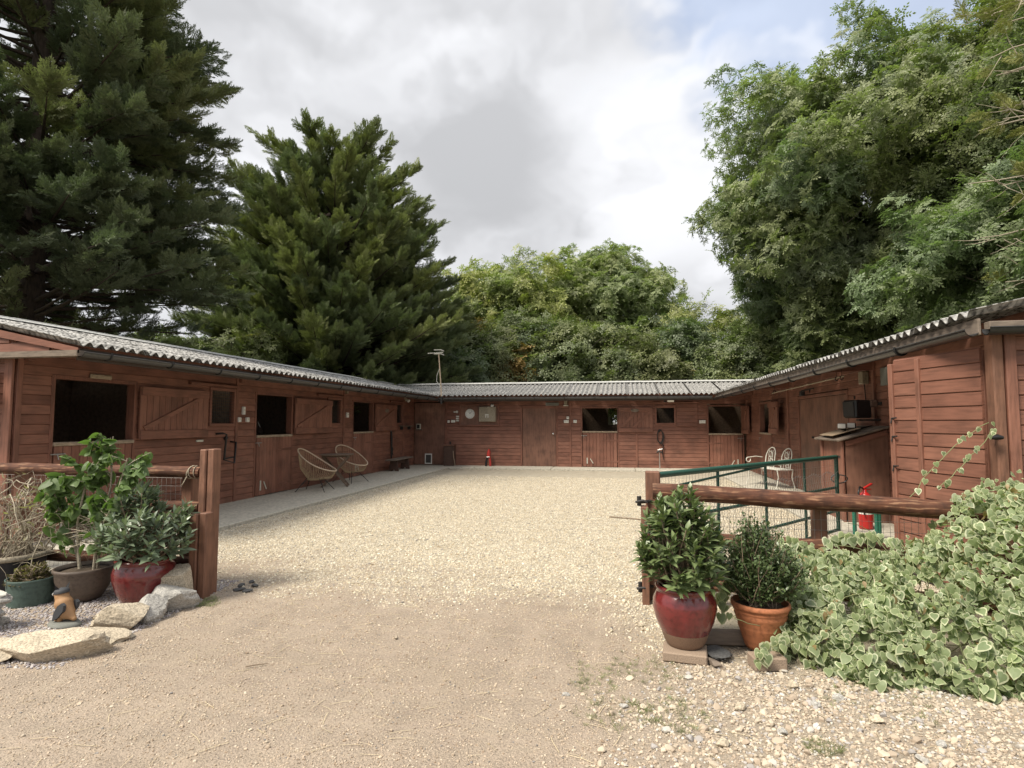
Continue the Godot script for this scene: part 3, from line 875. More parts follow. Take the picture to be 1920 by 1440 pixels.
# West block: three boxes, near gable end towards the gate
func build_left_block():
	make_plank()
	var t := block("stable_block", "long red-brown weatherboarded stable block with cane chairs standing along its wall")
	var near := -5.56
	var W := wall_frame(Vector3(XL, 0, near), Vector3(0, 0, -1), Vector3(1, 0, 0))   # u grows away from the gate
	var L := near - ZB
	var doors := [[0.49, 1.69], [4.59, 5.81], [8.75, 9.99]]
	var holes := []
	for d in doors: holes.append(Rect2(d[0] - 0.05, 0, d[1] - d[0] + 0.1, 2.1))
	var wins := [[3.31, 3.89], [7.4, 8.0], [11.75, 12.2]]
	for w in wins: holes.append(Rect2(w[0], 1.48, w[1] - w[0], 0.58))
	var posts := [0.04, 3.99, 8.2, 12.35]
	clad(t, W, 0.0, L, 0.04, 2.5, posts, holes)
	for p in posts: wbox(t, "post", M["board_v%d" % (rng.randi() % 4)], W, p - 0.035, p + 0.035, 0.03, 2.52, 0.012, 0.045)
	for i in 3:
		var d: Array = doors[i]
		frame_opening(t, W, d[0], d[1], 0.05, 2.05)
		half_door(t, W, d[0], d[1], 1.22)
		var s := d[1] + 0.06 as float
		top_door(t, W, s, s + [1.42, 1.62, 1.58][i], 1.25, 2.03, false, 0.05)
		grille_window(t, W, wins[i][0], wins[i][1], 1.48, 2.06)
		wbox(t, "window_hood", M.board_h1, W, wins[i][0] - 0.55, wins[i][1] + 0.08, 2.125, 2.17, 0.012, 0.085)
	wbox(t, "lintel", M.worn_ledge, W, 0.95, 1.28, 2.09, 2.15, 0.028, 0.06, 0.01)
	# brackets under the eaves
	for p in posts:
		var b := MB.new()
		b.prism(PackedVector2Array([Vector2(0.03, 2.47), Vector2(1.0, 2.27), Vector2(1.0, 2.34), Vector2(0.03, 2.55)]), W * Transform3D(Basis(Vector3(0, 0, 1), Vector3(0, 1, 0), Vector3(-1, 0, 0)), Vector3(p, 0, 0)), 0.05)
		put(b.mesh(), "eaves_bracket", M.board_h0, t)
		wbox(t, "eaves_block", M.worn_ledge if p > 5.0 else M.board_h1, W, p + 0.04, p + 0.12, 2.24, 2.46, 0.03, 0.1)
	# inside: rear wall, partitions, floor
	inside(t, W, L + 3.6, [0.03, 4.0, 8.2, 12.6], 3.6)
	# near gable end
	var G := wall_frame(Vector3(XL - 3.6, 0, near), Vector3(1, 0, 0), Vector3(0, 0, 1))
	clad(t, G, 0.0, 3.6, 0.04, 2.5, [], [Rect2(2.2, 0.0, 0.95, 2.0)])
	wbox(t, "gable_door", M.ply, G, 2.2, 3.15, 0.05, 2.0, -0.04, 0.0)
	wbox(t, "post", M.board_v3, G, 3.53, 3.645, 0.03, 2.52, 0.028, 0.06)
	# boarded verge under the sheets
	var lip := -5.92
	var V := wall_frame(Vector3(lip, 0, -5.42), Vector3(1, 0, 0), Vector3(0, 0, 1))
	for r in 5:
		var v0 := 2.29 + r * ROW
		var u_end := -(v0 + 0.9 * ROW - 2.31) / SLOPE
		if u_end > -0.05: u_end = -0.05
		if u_end < -2.25: continue
		var tt := Transform3D(Basis(Vector3(u_end + 2.3, 0, 0), Vector3.UP, Vector3(0, 0, 1)), Vector3((u_end - 2.3) / 2, v0, 0))
		put(plank_shape, "plank", M["board_h%d" % (rng.randi() % 3)], t, V * tt)
	var bb := MB.new()
	bb.prism(PackedVector2Array([Vector2(-2.3, 2.24), Vector2(0.0, 2.24), Vector2(0.0, 2.305), Vector2(-2.3, 2.305)]), V, 0.12)
	put(bb.mesh(), "verge_beam", M.old_wood, t)
	bb = MB.new(); bb.prism(PackedVector2Array([Vector2(-2.36, 2.33 + 2.36 * SLOPE), Vector2(0.0, 2.33), Vector2(0.0, 2.27), Vector2(-2.36, 2.215 + 2.36 * SLOPE)]), V * Transform3D(Basis(), Vector3(0, 0, 0.04)), 0.018)
	put(bb.mesh(), "bargeboard", M.board_h1, t)
	wbox(t, "canopy", M.roof, G, 2.1, 3.42, 2.05, 2.075, 0.03, 0.42)
	wbox(t, "canopy_bracket", M.stained_timber, G, 3.30, 3.36, 1.7, 2.04, 0.062, 0.34)
	# roof
	var eave := Transform3D(Basis(Vector3(0, 0, -1), Vector3.UP, Vector3(-1, 0, 0)), Vector3(lip, LIP + 0.03, -5.36))
	var corner := 18.2 - 5.36
	roof(t, eave, 20.5 - 5.36, 2.35, func(u): return maxf(0.0, (u - corner) * 1.0))
	ridge_cap(t, Vector3(lip - 2.35, LIP + 0.03 + 2.35 * SLOPE, -5.36), Vector3(lip - 2.35, LIP + 0.03 + 2.35 * SLOPE, -20.4))
	wbox(t, "fascia", M.fascia, wall_frame(Vector3(lip - 0.06, 0, -5.42), Vector3(0, 0, -1), Vector3(1, 0, 0)), 0.0, 12.75, 2.2, 2.33, -0.012, 0.012)
	gutter(t, Vector3(lip + 0.005, 2.285, -5.40), Vector3(lip + 0.005, 2.27, -18.15), Vector3(1, 0, 0))

func inside(t: Node, W: Transform3D, L: float, parts: Array, deep: float, window := Rect2(), from := -0.02):
	# rear wall (with a window if asked for), partitions and trodden floor of the boxes
	if window.size.x > 0:
		wbox(t, "rear_wall", M.inside, W, -3.6, window.position.x, 0, 2.34, -deep - 0.06, -deep, 0.0)
		wbox(t, "rear_wall", M.inside, W, window.end.x, L, 0, 2.34, -deep - 0.06, -deep, 0.0)
		wbox(t, "rear_wall", M.inside, W, window.position.x, window.end.x, 0, window.position.y, -deep - 0.06, -deep, 0.0)
		wbox(t, "rear_wall", M.inside, W, window.position.x, window.end.x, window.end.y, 2.34, -deep - 0.06, -deep, 0.0)
	else:
		wbox(t, "rear_wall", M.inside, W, from, L, 0, 2.34, -deep - 0.06, -deep, 0.0)
	for p in parts: wbox(t, "partition", M.inside, W, p - 0.03, p + 0.03, 0.02, 2.36, -deep, -0.06, 0.0)
	wbox(t, "box_floor", M.inside, W, 0.0, L, -0.03, 0.03, -deep, -0.03, 0.0)
	# inner lining keeps daylight out between the boards

# Rear block, facing the gate
func build_back_block():
	var t := block("stable_block", "low red-brown stable block across the far end of the gravel yard")
	var W := wall_frame(Vector3(XL, 0, ZB), Vector3(1, 0, 0), Vector3(0, 0, 1))
	var L := XR - XL
	var holes := [Rect2(0.0, 0, 1.16, 2.2), Rect2(3.79, 0, 1.16, 2.02), Rect2(5.74, 0, 1.22, 2.02), Rect2(8.15, 1.48, 0.54, 0.51), Rect2(9.68, 0, 1.17, 2.05)]
	clad(t, W, 0.0, L, 0.04, 2.38, [5.4, 7.52], holes)
	# plain ply door with a pet flap beside the west block
	var d := wbox(t, "ply_door", M.ply, W, 0.04, 1.13, 0.07, 2.17, -0.02, 0.015)
	var inv := d.transform.affine_inverse()
	var f := MB.new()
	for s in [[0.43, 0.68, 0.40, 0.435], [0.43, 0.68, 0.09, 0.125], [0.43, 0.46, 0.126, 0.399], [0.65, 0.68, 0.126, 0.399]]:
		f.bx(Vector3((s[0] + s[1]) / 2, (s[2] + s[3]) / 2, 0.024), Vector3(s[1] - s[0], s[3] - s[2], 0.03), 0.004)
	put(f.mesh(), "flap_frame", M.white_plastic, d, inv * W)
	f = MB.new(); f.bx(Vector3(0.555, 0.26, 0.02), Vector3(0.19, 0.27, 0.006)); put(f.mesh(), "pet_flap", M.gutter, d, inv * W)
	wbox(t, "post", M.board_v0, W, 1.13, 1.2, 0.05, 2.3, 0.0, 0.045)
	# plain flush door
	var p := wbox(t, "flush_door", M.ply, W, 3.815, 4.925, 0.06, 1.985, -0.02, 0.02)
	inv = p.transform.affine_inverse()
	f = MB.new(); f.rod(Vector3(4.84, 1.13, 0.02), Vector3(4.84, 1.13, 0.05), 0.012, 8); f.lathe(PackedVector2Array([Vector2(0.0, 0.0), Vector2(0.028, 0.008), Vector2(0.034, 0.024), Vector2(0.024, 0.04), Vector2(0.0, 0.045)]), 12, Transform3D(Basis(Vector3.RIGHT, PI / 2), Vector3(4.84, 1.13, 0.05)))
	put(f.mesh(), "door_knob", M.steel, p, inv * W)
	for s in [[3.75, 3.805], [4.935, 4.99]]: wbox(t, "door_frame", M.board_v1, W, s[0], s[1], 0.05, 2.06, -0.02, 0.036)
	wbox(t, "door_frame", M.board_h1, W, 3.806, 4.934, 1.995, 2.06, -0.02, 0.036)
	# stable with a window in its rear wall
	frame_opening(t, W, 5.79, 6.91, 0.05, 1.97)
	half_door(t, W, 5.79, 6.91, 1.19)
	top_door(t, W, 6.95, 8.03, 1.19, 1.98, true, 0.04)
	grille_window(t, W, 8.15, 8.69, 1.48, 1.99)
	# sliding panel beside the grille, made of planks
	var sp := wbox(t, "sliding_panel", M.board_h0, W, 8.75, 9.41, 1.38, 2.1, 0.026, 0.04)
	for r in 6:
		put(plank_shape, "plank", M["board_h%d" % (1 + r % 5)], sp, sp.transform.affine_inverse() * W * Transform3D(Basis(Vector3(0.64, 0, 0), Vector3.UP, Vector3(0, 0, 1)), Vector3(9.08, 1.375 + r * ROW, 0.038)))
	wbox(t, "rail", M.board_h3, W, 8.05, 9.45, 2.105, 2.145, 0.028, 0.07)
	for b in [[5.4, 0.04, 2.4], [7.52, 0.04, 1.16]]: wbox(t, "post", M.board_v2, W, b[0] - 0.03, b[0] + 0.03, b[1], b[2], 0.012, 0.045)
	# corner box
	frame_opening(t, W, 9.73, 10.72, 0.05, 2.0)
	half_door(t, W, 9.73, 10.72, 1.13, false)
	top_door(t, W, 10.74, 11.6, 1.16, 2.0, false, 0.06, deg_to_rad(-89), 10.74)
	wbox(t, "wall_plate", M.board_h1, W, 0.0, L, 2.3, 2.42, 0.03, 0.08)
	inside(t, W, L + 3.65, [1.2, 5.35, 9.55], 3.6, Rect2(6.55, 1.42, 0.34, 0.6))
	var lip := -18.2
	var eave := Transform3D(Basis(Vector3(1, 0, 0), Vector3.UP, Vector3(0, 0, -1)), Vector3(-8.3, LIP + 0.03, lip))
	var c0 := -5.92 + 8.3; var c1 := 2.78 + 8.3
	roof(t, eave, 13.6, 2.35, func(u): return maxf(0.0, maxf(c0 - u, u - c1)))
	ridge_cap(t, Vector3(-8.2, LIP + 0.03 + 2.35 * SLOPE, lip - 2.35), Vector3(5.2, LIP + 0.03 + 2.35 * SLOPE, lip - 2.35))
	wbox(t, "fascia", M.fascia, wall_frame(Vector3(-5.9, 0, lip - 0.05), Vector3(1, 0, 0), Vector3(0, 0, 1)), 0.0, 8.66, 2.18, 2.33, -0.012, 0.012)
	gutter(t, Vector3(-5.86, 2.285, lip + 0.005), Vector3(2.74, 2.275, lip + 0.005), Vector3(0, 0, 1))

# East block: deep eaves, store door ajar at the near end
func build_right_block():
	var t := block("stable_block", "weathered brown stable block with a feed cupboard and white bench under its deep eaves")
	var W := wall_frame(Vector3(XR, 0, ZB), Vector3(0, 0, 1), Vector3(-1, 0, 0))   # u grows towards the gate
	var L := -5.35 - ZB
	var holes := [Rect2(1.87, 0, 1.33, 2.05), Rect2(5.45, 0, 2.8, 2.03)]
	clad(t, W, 0.0, L, 0.04, 2.5, [4.7, 9.32], holes)
	frame_opening(t, W, 1.92, 3.15, 0.05, 2.0)
	half_door(t, W, 1.92, 3.15, 1.2)
	top_door(t, W, 3.18, 4.4, 1.22, 2.0, false, 0.06, deg_to_rad(-5), 3.18)
	for u in [4.7, 9.32]: wbox(t, "post", M.board_v3, W, u - 0.035, u + 0.035, 0.03, 2.5, 0.012, 0.06)
	# pair of ply doors
	for s in [[5.5, 6.63], [6.645, 8.2]]:
		var d := wbox(t, "store_door", M.ply, W, s[0], s[1], 0.06, 1.99, -0.02, 0.015)
		var inv := d.transform.affine_inverse()
		var f := MB.new()
		var hu: float = 6.4 if s[0] < 6 else 6.72
		f.rod(Vector3(hu, 1.2, 0.015), Vector3(hu, 1.2, 0.06), 0.02, 8)
		put(f.mesh(), "door_latch", M.iron, d, inv * W)
	for s in [[5.44, 5.49], [8.21, 8.26]]: wbox(t, "door_frame", M.board_v1, W, s[0], s[1], 0.05, 2.06, -0.02, 0.036)
	wbox(t, "door_frame", M.board_h1, W, 5.491, 8.209, 2.0, 2.06, -0.02, 0.036)
	inside(t, W, L, [0.03, 4.7, 9.3], 3.6, Rect2(), -3.6)
	for u in [4.7, 9.32, 1.0]:
		var b := MB.new()
		b.prism(PackedVector2Array([Vector2(0.03, 2.3), Vector2(1.0, 2.25), Vector2(1.0, 2.33), Vector2(0.03, 2.52)]), W * Transform3D(Basis(Vector3(0, 0, 1), Vector3(0, 1, 0), Vector3(-1, 0, 0)), Vector3(u, 0, 0)), 0.06)
		put(b.mesh(), "eaves_bracket", M.board_h0, t)
	# near end: front wall facing the gate, corner post, and the boarded door swung ajar
	var F := wall_frame(Vector3(3.0, 0, -5.30), Vector3(1, 0, 0), Vector3(0, 0, 1))
	clad(t, F, 0.04, 4.6, 0.04, 2.3, [], [])
	wbox(t, "corner_post", M.stained_timber, F, -0.045, 0.035, 0.0, 2.26, -0.06, 0.055, 0.01)
	wbox(t, "corner_post", M.board_v3, F, 0.045, 0.125, 0.0, 2.3, 0.02, 0.06, 0.008)
	for r in 8:
		var v0 := 2.31 + r * ROW
		var u_start := (v0 + 0.9 * ROW - 2.15) / SLOPE
		if u_start > 2.3: continue
		put(plank_shape, "plank", M["board_h%d" % (rng.randi() % 3)], t, F * Transform3D(Basis(Vector3(4.6 - u_start, 0, 0), Vector3.UP, Vector3(0, 0, 1)), Vector3((4.6 + u_start) / 2, v0, 0.1)))
	wbox(t, "verge_beam", M.old_wood, F, -0.1, 4.6, 2.24, 2.305, 0.06, 0.14)
	# door: hinged on the corner post, its free edge in the yard
	var dir := Vector3(-0.255, 0, -0.967).normalized()
	var out := Vector3(-0.967, 0, 0.255).normalized()
	var D := wall_frame(Vector3(2.975, 0, -5.33) + dir * 1.06, -dir, out)
	var panel := wbox(t, "boarded_door", M.board_v1, D, 0.0, 1.0, 0.1, 2.1, -0.03, 0.0, 0.004)
	var inv2 := panel.transform.affine_inverse()
	for r in 17:
		for s in [[0.02, 0.335], [0.335, 1.0]]:
			put(plank_shape, "plank", M["board_h%d" % (2 + rng.randi() % 4)], panel, inv2 * D * Transform3D(Basis(Vector3(s[1] - s[0], 0, 0), Vector3.UP, Vector3(0, 0, 1)), Vector3((s[0] + s[1]) / 2, 0.08 + r * ROW, 0.002)))
	for s in [[-0.035, 0.022, 0.06, 2.08], [0.315, 0.365, 0.1, 2.1]]:
		var b := MB.new(); b.bx(Vector3((s[0] + s[1]) / 2, (s[2] + s[3]) / 2, 0.026), Vector3(s[1] - s[0], s[3] - s[2], 0.045), 0.006)
		put(b.mesh(), "batten", M.board_v4, panel, inv2 * D)
	for v in [1.54, 1.36, 1.07]:
		var b := MB.new(); b.rod(Vector3(0.0, v, 0.05), Vector3(0.07, v + 0.005, 0.055), 0.008, 6); b.rod(Vector3(0.0, v, 0.045), Vector3(0.0, v - 0.05, 0.06), 0.007, 6)
		put(b.mesh(), "hook", M.iron, panel, inv2 * D)
	# roof and rainwater goods
	var lip := 2.8
	var z0 := -5.2
	var eave := Transform3D(Basis(Vector3(0, 0, -1), Vector3.UP, Vector3(1, 0, 0)), Vector3(lip, LIP + 0.03, z0))
	var corner := 18.2 + z0
	roof(t, eave, 20.5 + z0, 2.35, func(u): return maxf(0.0, u - corner))
	ridge_cap(t, Vector3(lip + 2.35, LIP + 0.03 + 2.35 * SLOPE, z0), Vector3(lip + 2.35, LIP + 0.03 + 2.35 * SLOPE, -20.4))
	wbox(t, "fascia", M.old_wood, wall_frame(Vector3(lip + 0.05, 0, -18.2), Vector3(0, 0, 1), Vector3(-1, 0, 0)), 0.0, 13.0, 2.2, 2.335, -0.012, 0.012)
	M["gutter"] = M.black_gutter
	gutter(t, Vector3(lip - 0.005, 2.225, -18.15), Vector3(lip - 0.005, 2.245, -5.2), Vector3(-1, 0, 0), 1.25, 0.5)
	gutter(t, Vector3(lip + 0.06, 2.245, -5.14), Vector3(lip + 3.0, 2.25, -5.14), Vector3(0, 0, 1), 0.6, 0.3)

# ---------------------------------------------------------------- trees
func blade(b: MB, p: Vector3, d: Vector3, side: Vector3, len: float, wid: float, c0: Color, c1: Color):
	var m := p + d * len * 0.45
	var base := b.v.size()
	var nn := d.cross(side).normalized()
	for q in [p, m + side * wid, p + d * len, m - side * wid]:
		b.v.append(q); b.n.append(nn)
	b.c.append_array(PackedColorArray([c0, c0.lerp(c1, 0.5), c1, c0.lerp(c1, 0.5)]))
	b.ix.append_array(PackedInt32Array([base, base + 1, base + 2, base, base + 2, base + 3]))

func conifer_spray(s: int, tip: Color, core: Color) -> ArrayMesh:
	# feathery plume, one unit long, of overlapping branchlets
	var r := RandomNumberGenerator.new(); r.seed = s
	var b := MB.new(); b.colored = true
	var n := 15
	for i in n:
		var t := float(i) / n
		var p := Vector3(0, t * 0.9, 0.10 * t * t)
		for sd in [-1.0, 1.0]:
			var l := (0.40 * (1.0 - t) + 0.12) * r.randf_range(0.75, 1.2)
			var d := Vector3(sd * r.randf_range(0.55, 0.85), r.randf_range(0.7, 1.0), r.randf_range(-0.25, 0.4)).normalized()
			blade(b, p, d, d.cross(Vector3(0, 0, 1)).normalized(), l, 0.022, core, tip)
			for k in 3:
				var q: Vector3 = p + d * l * (0.25 + 0.22 * k)
				var e := (d + Vector3(r.randf_range(-0.7, 0.7), r.randf_range(-0.1, 0.5), r.randf_range(-0.6, 0.6))).normalized()
				blade(b, q, e, e.cross(Vector3(r.randf_range(-1, 1), 0.2, 1)).normalized(), l * 0.42, 0.02, core, tip)
	blade(b, Vector3(0, 0.8, 0.07), Vector3(0, 1, 0.15).normalized(), Vector3.RIGHT, 0.3, 0.02, core, tip)
	return b.mesh()

func ash_cluster(s: int, leaves: int, pairs: int, base: Color, wid: float) -> ArrayMesh:
	# twig end with drooping compound leaves
	var r := RandomNumberGenerator.new(); r.seed = s
	var b := MB.new(); b.colored = true
	for i in leaves:
		var a := TAU * (i + r.randf_range(-0.3, 0.3)) / leaves
		var up := r.randf_range(-0.1, 0.75)
		var dir := Vector3(cos(a), up, sin(a)).normalized()
		var L := r.randf_range(0.26, 0.42)
		var side := dir.cross(Vector3.UP).normalized()
		var k0 := r.randf_range(0.75, 1.2)
		for j in pairs + 1:
			var t := (j + 1.0) / (pairs + 1.0)
			var p := dir * L * t + Vector3(0, -0.35 * L * t * t, 0)
			var fw := (dir + Vector3(0, -0.7 * t, 0)).normalized()
			var c := Color(base.r * k0, base.g * k0, base.b * k0)
			if j == pairs:
				blade(b, p, fw, side, 0.13, 0.13 * wid, c, c)
			else:
				for sd in [-1.0, 1.0]:
					var d: Vector3 = (side * sd + fw * 0.7 + Vector3(0, r.randf_range(-0.5, 0.1), 0)).normalized()
					blade(b, p, d, d.cross(Vector3(r.randf_range(-0.3, 0.3), 1, r.randf_range(-0.3, 0.3))).normalized(), r.randf_range(0.1, 0.14), 0.12 * wid, c, c)
	return b.mesh()

func limb(b: MB, a: Vector3, c: Vector3, r0: float, r1: float, r: RandomNumberGenerator, sag := 0.0, seg := 6):
	var pts := PackedVector3Array(); var rad := PackedFloat32Array()
	var l := (c - a).length(); var w := unit(r) * l * 0.08
	for i in 7:
		var t := i / 6.0
		pts.append(a.lerp(c, t) + w * sin(PI * t) + Vector3(0, sag * l * sin(PI * t), 0) + unit(r) * l * 0.012)
		rad.append(lerpf(r0, r1, t))
	b.tube(pts, rad, seg, true)

func conifer(label: String, at: Vector3, H: float, R: float, low: float, s: int, spray_len: float, n_branch: int, tints: Array, lift: float, thin_low: float, taper: float):
	var r := RandomNumberGenerator.new(); r.seed = s
	var t := thing("conifer_tree", label, "tree", at)
	var tb := MB.new()
	tb.tube(PackedVector3Array([Vector3(0, -0.1, 0), Vector3(0.1, 2, 0.05), Vector3(0.0, H * 0.5, 0.1), Vector3(0.05, H * 0.96, 0)]), PackedFloat32Array([0.32, 0.26, 0.16, 0.03]), 10)
	put(tb.mesh(), "trunk", M.bark_conifer, t)
	var bb := MB.new()
	var xf := []; var cs := []
	for i in n_branch:
		var f := (i + r.randf()) / n_branch
		var h := low + (H - low) * (1.0 - sqrt(1.0 - f * 0.985))
		var k := (h - low) / (H - low)
		var env := R * pow(clampf(1.0 - k, 0, 1), taper) * (0.72 + 0.28 * smoothstep(0.0, 0.16, k)) + 0.25
		var len := env * r.randf_range(0.62, 1.08)
		var az := r.randf_range(0, TAU)
		var out := Vector3(cos(az), 0, sin(az))
		var rise := lift * lerpf(0.25, 1.2, k) + r.randf_range(-0.12, 0.12)
		var p0 := Vector3(0.05, h, 0.03)
		var p2 := p0 + out * len + Vector3(0, len * rise, 0)
		var p1 := p0 + out * len * 0.55 + Vector3(0, len * rise * 0.25, 0)
		var pts := PackedVector3Array(); var rad := PackedFloat32Array()
		for q in 7:
			var u := q / 6.0
			pts.append(p0.lerp(p1, u).lerp(p1.lerp(p2, u), u)); rad.append(lerpf(0.02 + 0.011 * len, 0.006, u))
		bb.tube(pts, rad, 5, false)
		var tint: Color = tints[r.randi() % tints.size()]
		var sparse := 1.0 - thin_low * (1.0 - smoothstep(0.0, 0.25, k))
		var shoots := int(5 + len * 3.6)
		for sh in shoots:
			if r.randf() > sparse: continue
			var u := lerpf(0.4, 1.0, (sh + r.randf()) / shoots)
			var p := p0.lerp(p1, u).lerp(p1.lerp(p2, u), u)
			var along := (p1.lerp(p2, u) - p0.lerp(p1, u)).normalized()
			var side := along.cross(Vector3.UP).normalized() * (1.0 if r.randf() < 0.5 else -1.0)
			var sl := r.randf_range(0.45, 1.15) * (1.15 - 0.5 * u)
			var sd := (along * r.randf_range(0.5, 1.1) + side * r.randf_range(0.1, 0.9) + Vector3(0, r.randf_range(-0.25, 0.45) + lift * 0.6, 0)).normalized()
			if u > 0.93: sd = (along + Vector3(0, 0.35 * lift, 0)).normalized()
			var ns := int(3 + sl * 4.0)
			for e in ns:
				var g := (e + 0.3) / ns
				var q := p + sd * sl * g
				var fd := (sd + unit(r) * 0.55 + Vector3(0, 0.25 * lift, 0)).normalized()
				var sc := spray_len * r.randf_range(0.7, 1.25) * (1.1 - 0.35 * g)
				xf.append(Transform3D(turned(fd, Vector3.UP + unit(r) * 0.5, r.randf_range(-0.6, 0.6)).scaled(Vector3.ONE * sc), q))
				var kk := r.randf_range(0.75, 1.25)
				cs.append(Color(tint.r * kk, tint.g * kk, tint.b * kk))
	put(bb.mesh(), "branches", M.bark_conifer, t).set_meta("kind", "stuff")
	scatter("crown", conifer_spray(s, Color(0.175, 0.19, 0.12), Color(0.175, 0.19, 0.12)), M.needle, xf, cs, t)

func broadleaf(called: String, label: String, at: Vector3, centre: float, R: Vector3, count: int, gap: float, s: int, tints: Array, cluster: ArrayMesh, limbs := 30, scale := 1.0, bare := 0, group := ""):
	var r := RandomNumberGenerator.new(); r.seed = s
	var t := thing(called, label, "tree", at, 0.0, group)
	var tb := MB.new()
	var top := Vector3(r.randf_range(-0.4, 0.4), centre + R.y * 0.3, r.randf_range(-0.4, 0.4))
	var tr := 0.05 + 0.025 * centre
	tb.tube(PackedVector3Array([Vector3(0, -0.1, 0), Vector3(0.1, centre * 0.35, 0), top * 0.7 + Vector3(0.2, 0, 0.1), top]), PackedFloat32Array([tr * 1.3, tr, tr * 0.6, tr * 0.25]), 10)
	put(tb.mesh(), "trunk", M.bark_ash, t)
	var bb := MB.new()
	var xf := []; var cs := []
	# leaf sprays fill the crown unevenly: coarse noise bulges the outline, finer noise opens gaps
	var n1 := noise(s, 1.0, 2); var n2 := noise(s + 1, gap, 3)
	var mid := Vector3(0, centre, 0)
	var ends := []
	for i in count:
		var d := unit(r)
		var bulge := 0.84 + 0.62 * n1.get_noise_3dv(d * 2.3)
		if d.y < 0.0: bulge *= 1.0 + 0.35 * d.y
		var e := mid + Vector3(d.x * R.x, d.y * R.y, d.z * R.z) * bulge * (1.0 - 0.62 * pow(r.randf(), 1.5))
		if e.y < 1.2: e.y = 1.2 + r.randf() * 1.5
		var nn := n2.get_noise_3dv(e)
		if nn < r.randf_range(-0.26, 0.1): continue
		if ends.size() < limbs and i % 5 == 0: ends.append(mid.lerp(e, 0.9))
		var fwd := d * 0.5 + Vector3(0, 0.55, 0) + unit(r) * 0.8
		xf.append(Transform3D(turned(fwd, unit(r), r.randf_range(0, TAU)).scaled(Vector3.ONE * scale * r.randf_range(0.7, 1.25)), e))
		var tn := clampf((n1.get_noise_3dv(e * 0.35) + 0.45) * 1.1, 0.0, 0.999)
		var tint: Color = tints[int(tn * tints.size())]
		var kk := r.randf_range(0.8, 1.2)
		cs.append(Color(tint.r * kk, tint.g * kk, tint.b * kk))
	for c in ends:
		var from := Vector3(0, clampf(c.y - 0.7 * Vector2(c.x, c.z).length() - 0.5, centre * 0.25, top.y), 0)
		limb(bb, from, c, 0.012 + 0.014 * (c - from).length(), 0.012, r, -0.04)
		for k in 4:
			var q: Vector3 = from.lerp(c, r.randf_range(0.45, 1.0))
			limb(bb, q, q + (unit(r) + Vector3(0, 0.4, 0)) * r.randf_range(0.6, 1.4), 0.02, 0.005, r, 0.0, 5)
	for k in bare:
		var a := Vector3(r.randf_range(-R.x, R.x) * 0.5, centre + r.randf_range(-0.3, 0.5) * R.y, R.z * 0.4)
		var c := a + Vector3(r.randf_range(-2.5, 0.5), r.randf_range(-0.4, 1.2), r.randf_range(0.5, 2.0))
		limb(bb, a, c, 0.035, 0.006, r, 0.05)
	put(bb.mesh(), "limbs", M.bark_ash, t).set_meta("kind", "stuff")
	scatter("crown", cluster, M.leaf, xf, cs, t)

func from_view(px: float, depth: float) -> Vector3:   # ground point at that bearing and distance
	var xc := (px - 960.0) / 1080.0 * depth
	var y := deg_to_rad(10.6)
	return Vector3(cos(y) * xc - sin(y) * depth, 0, -sin(y) * xc - cos(y) * depth)

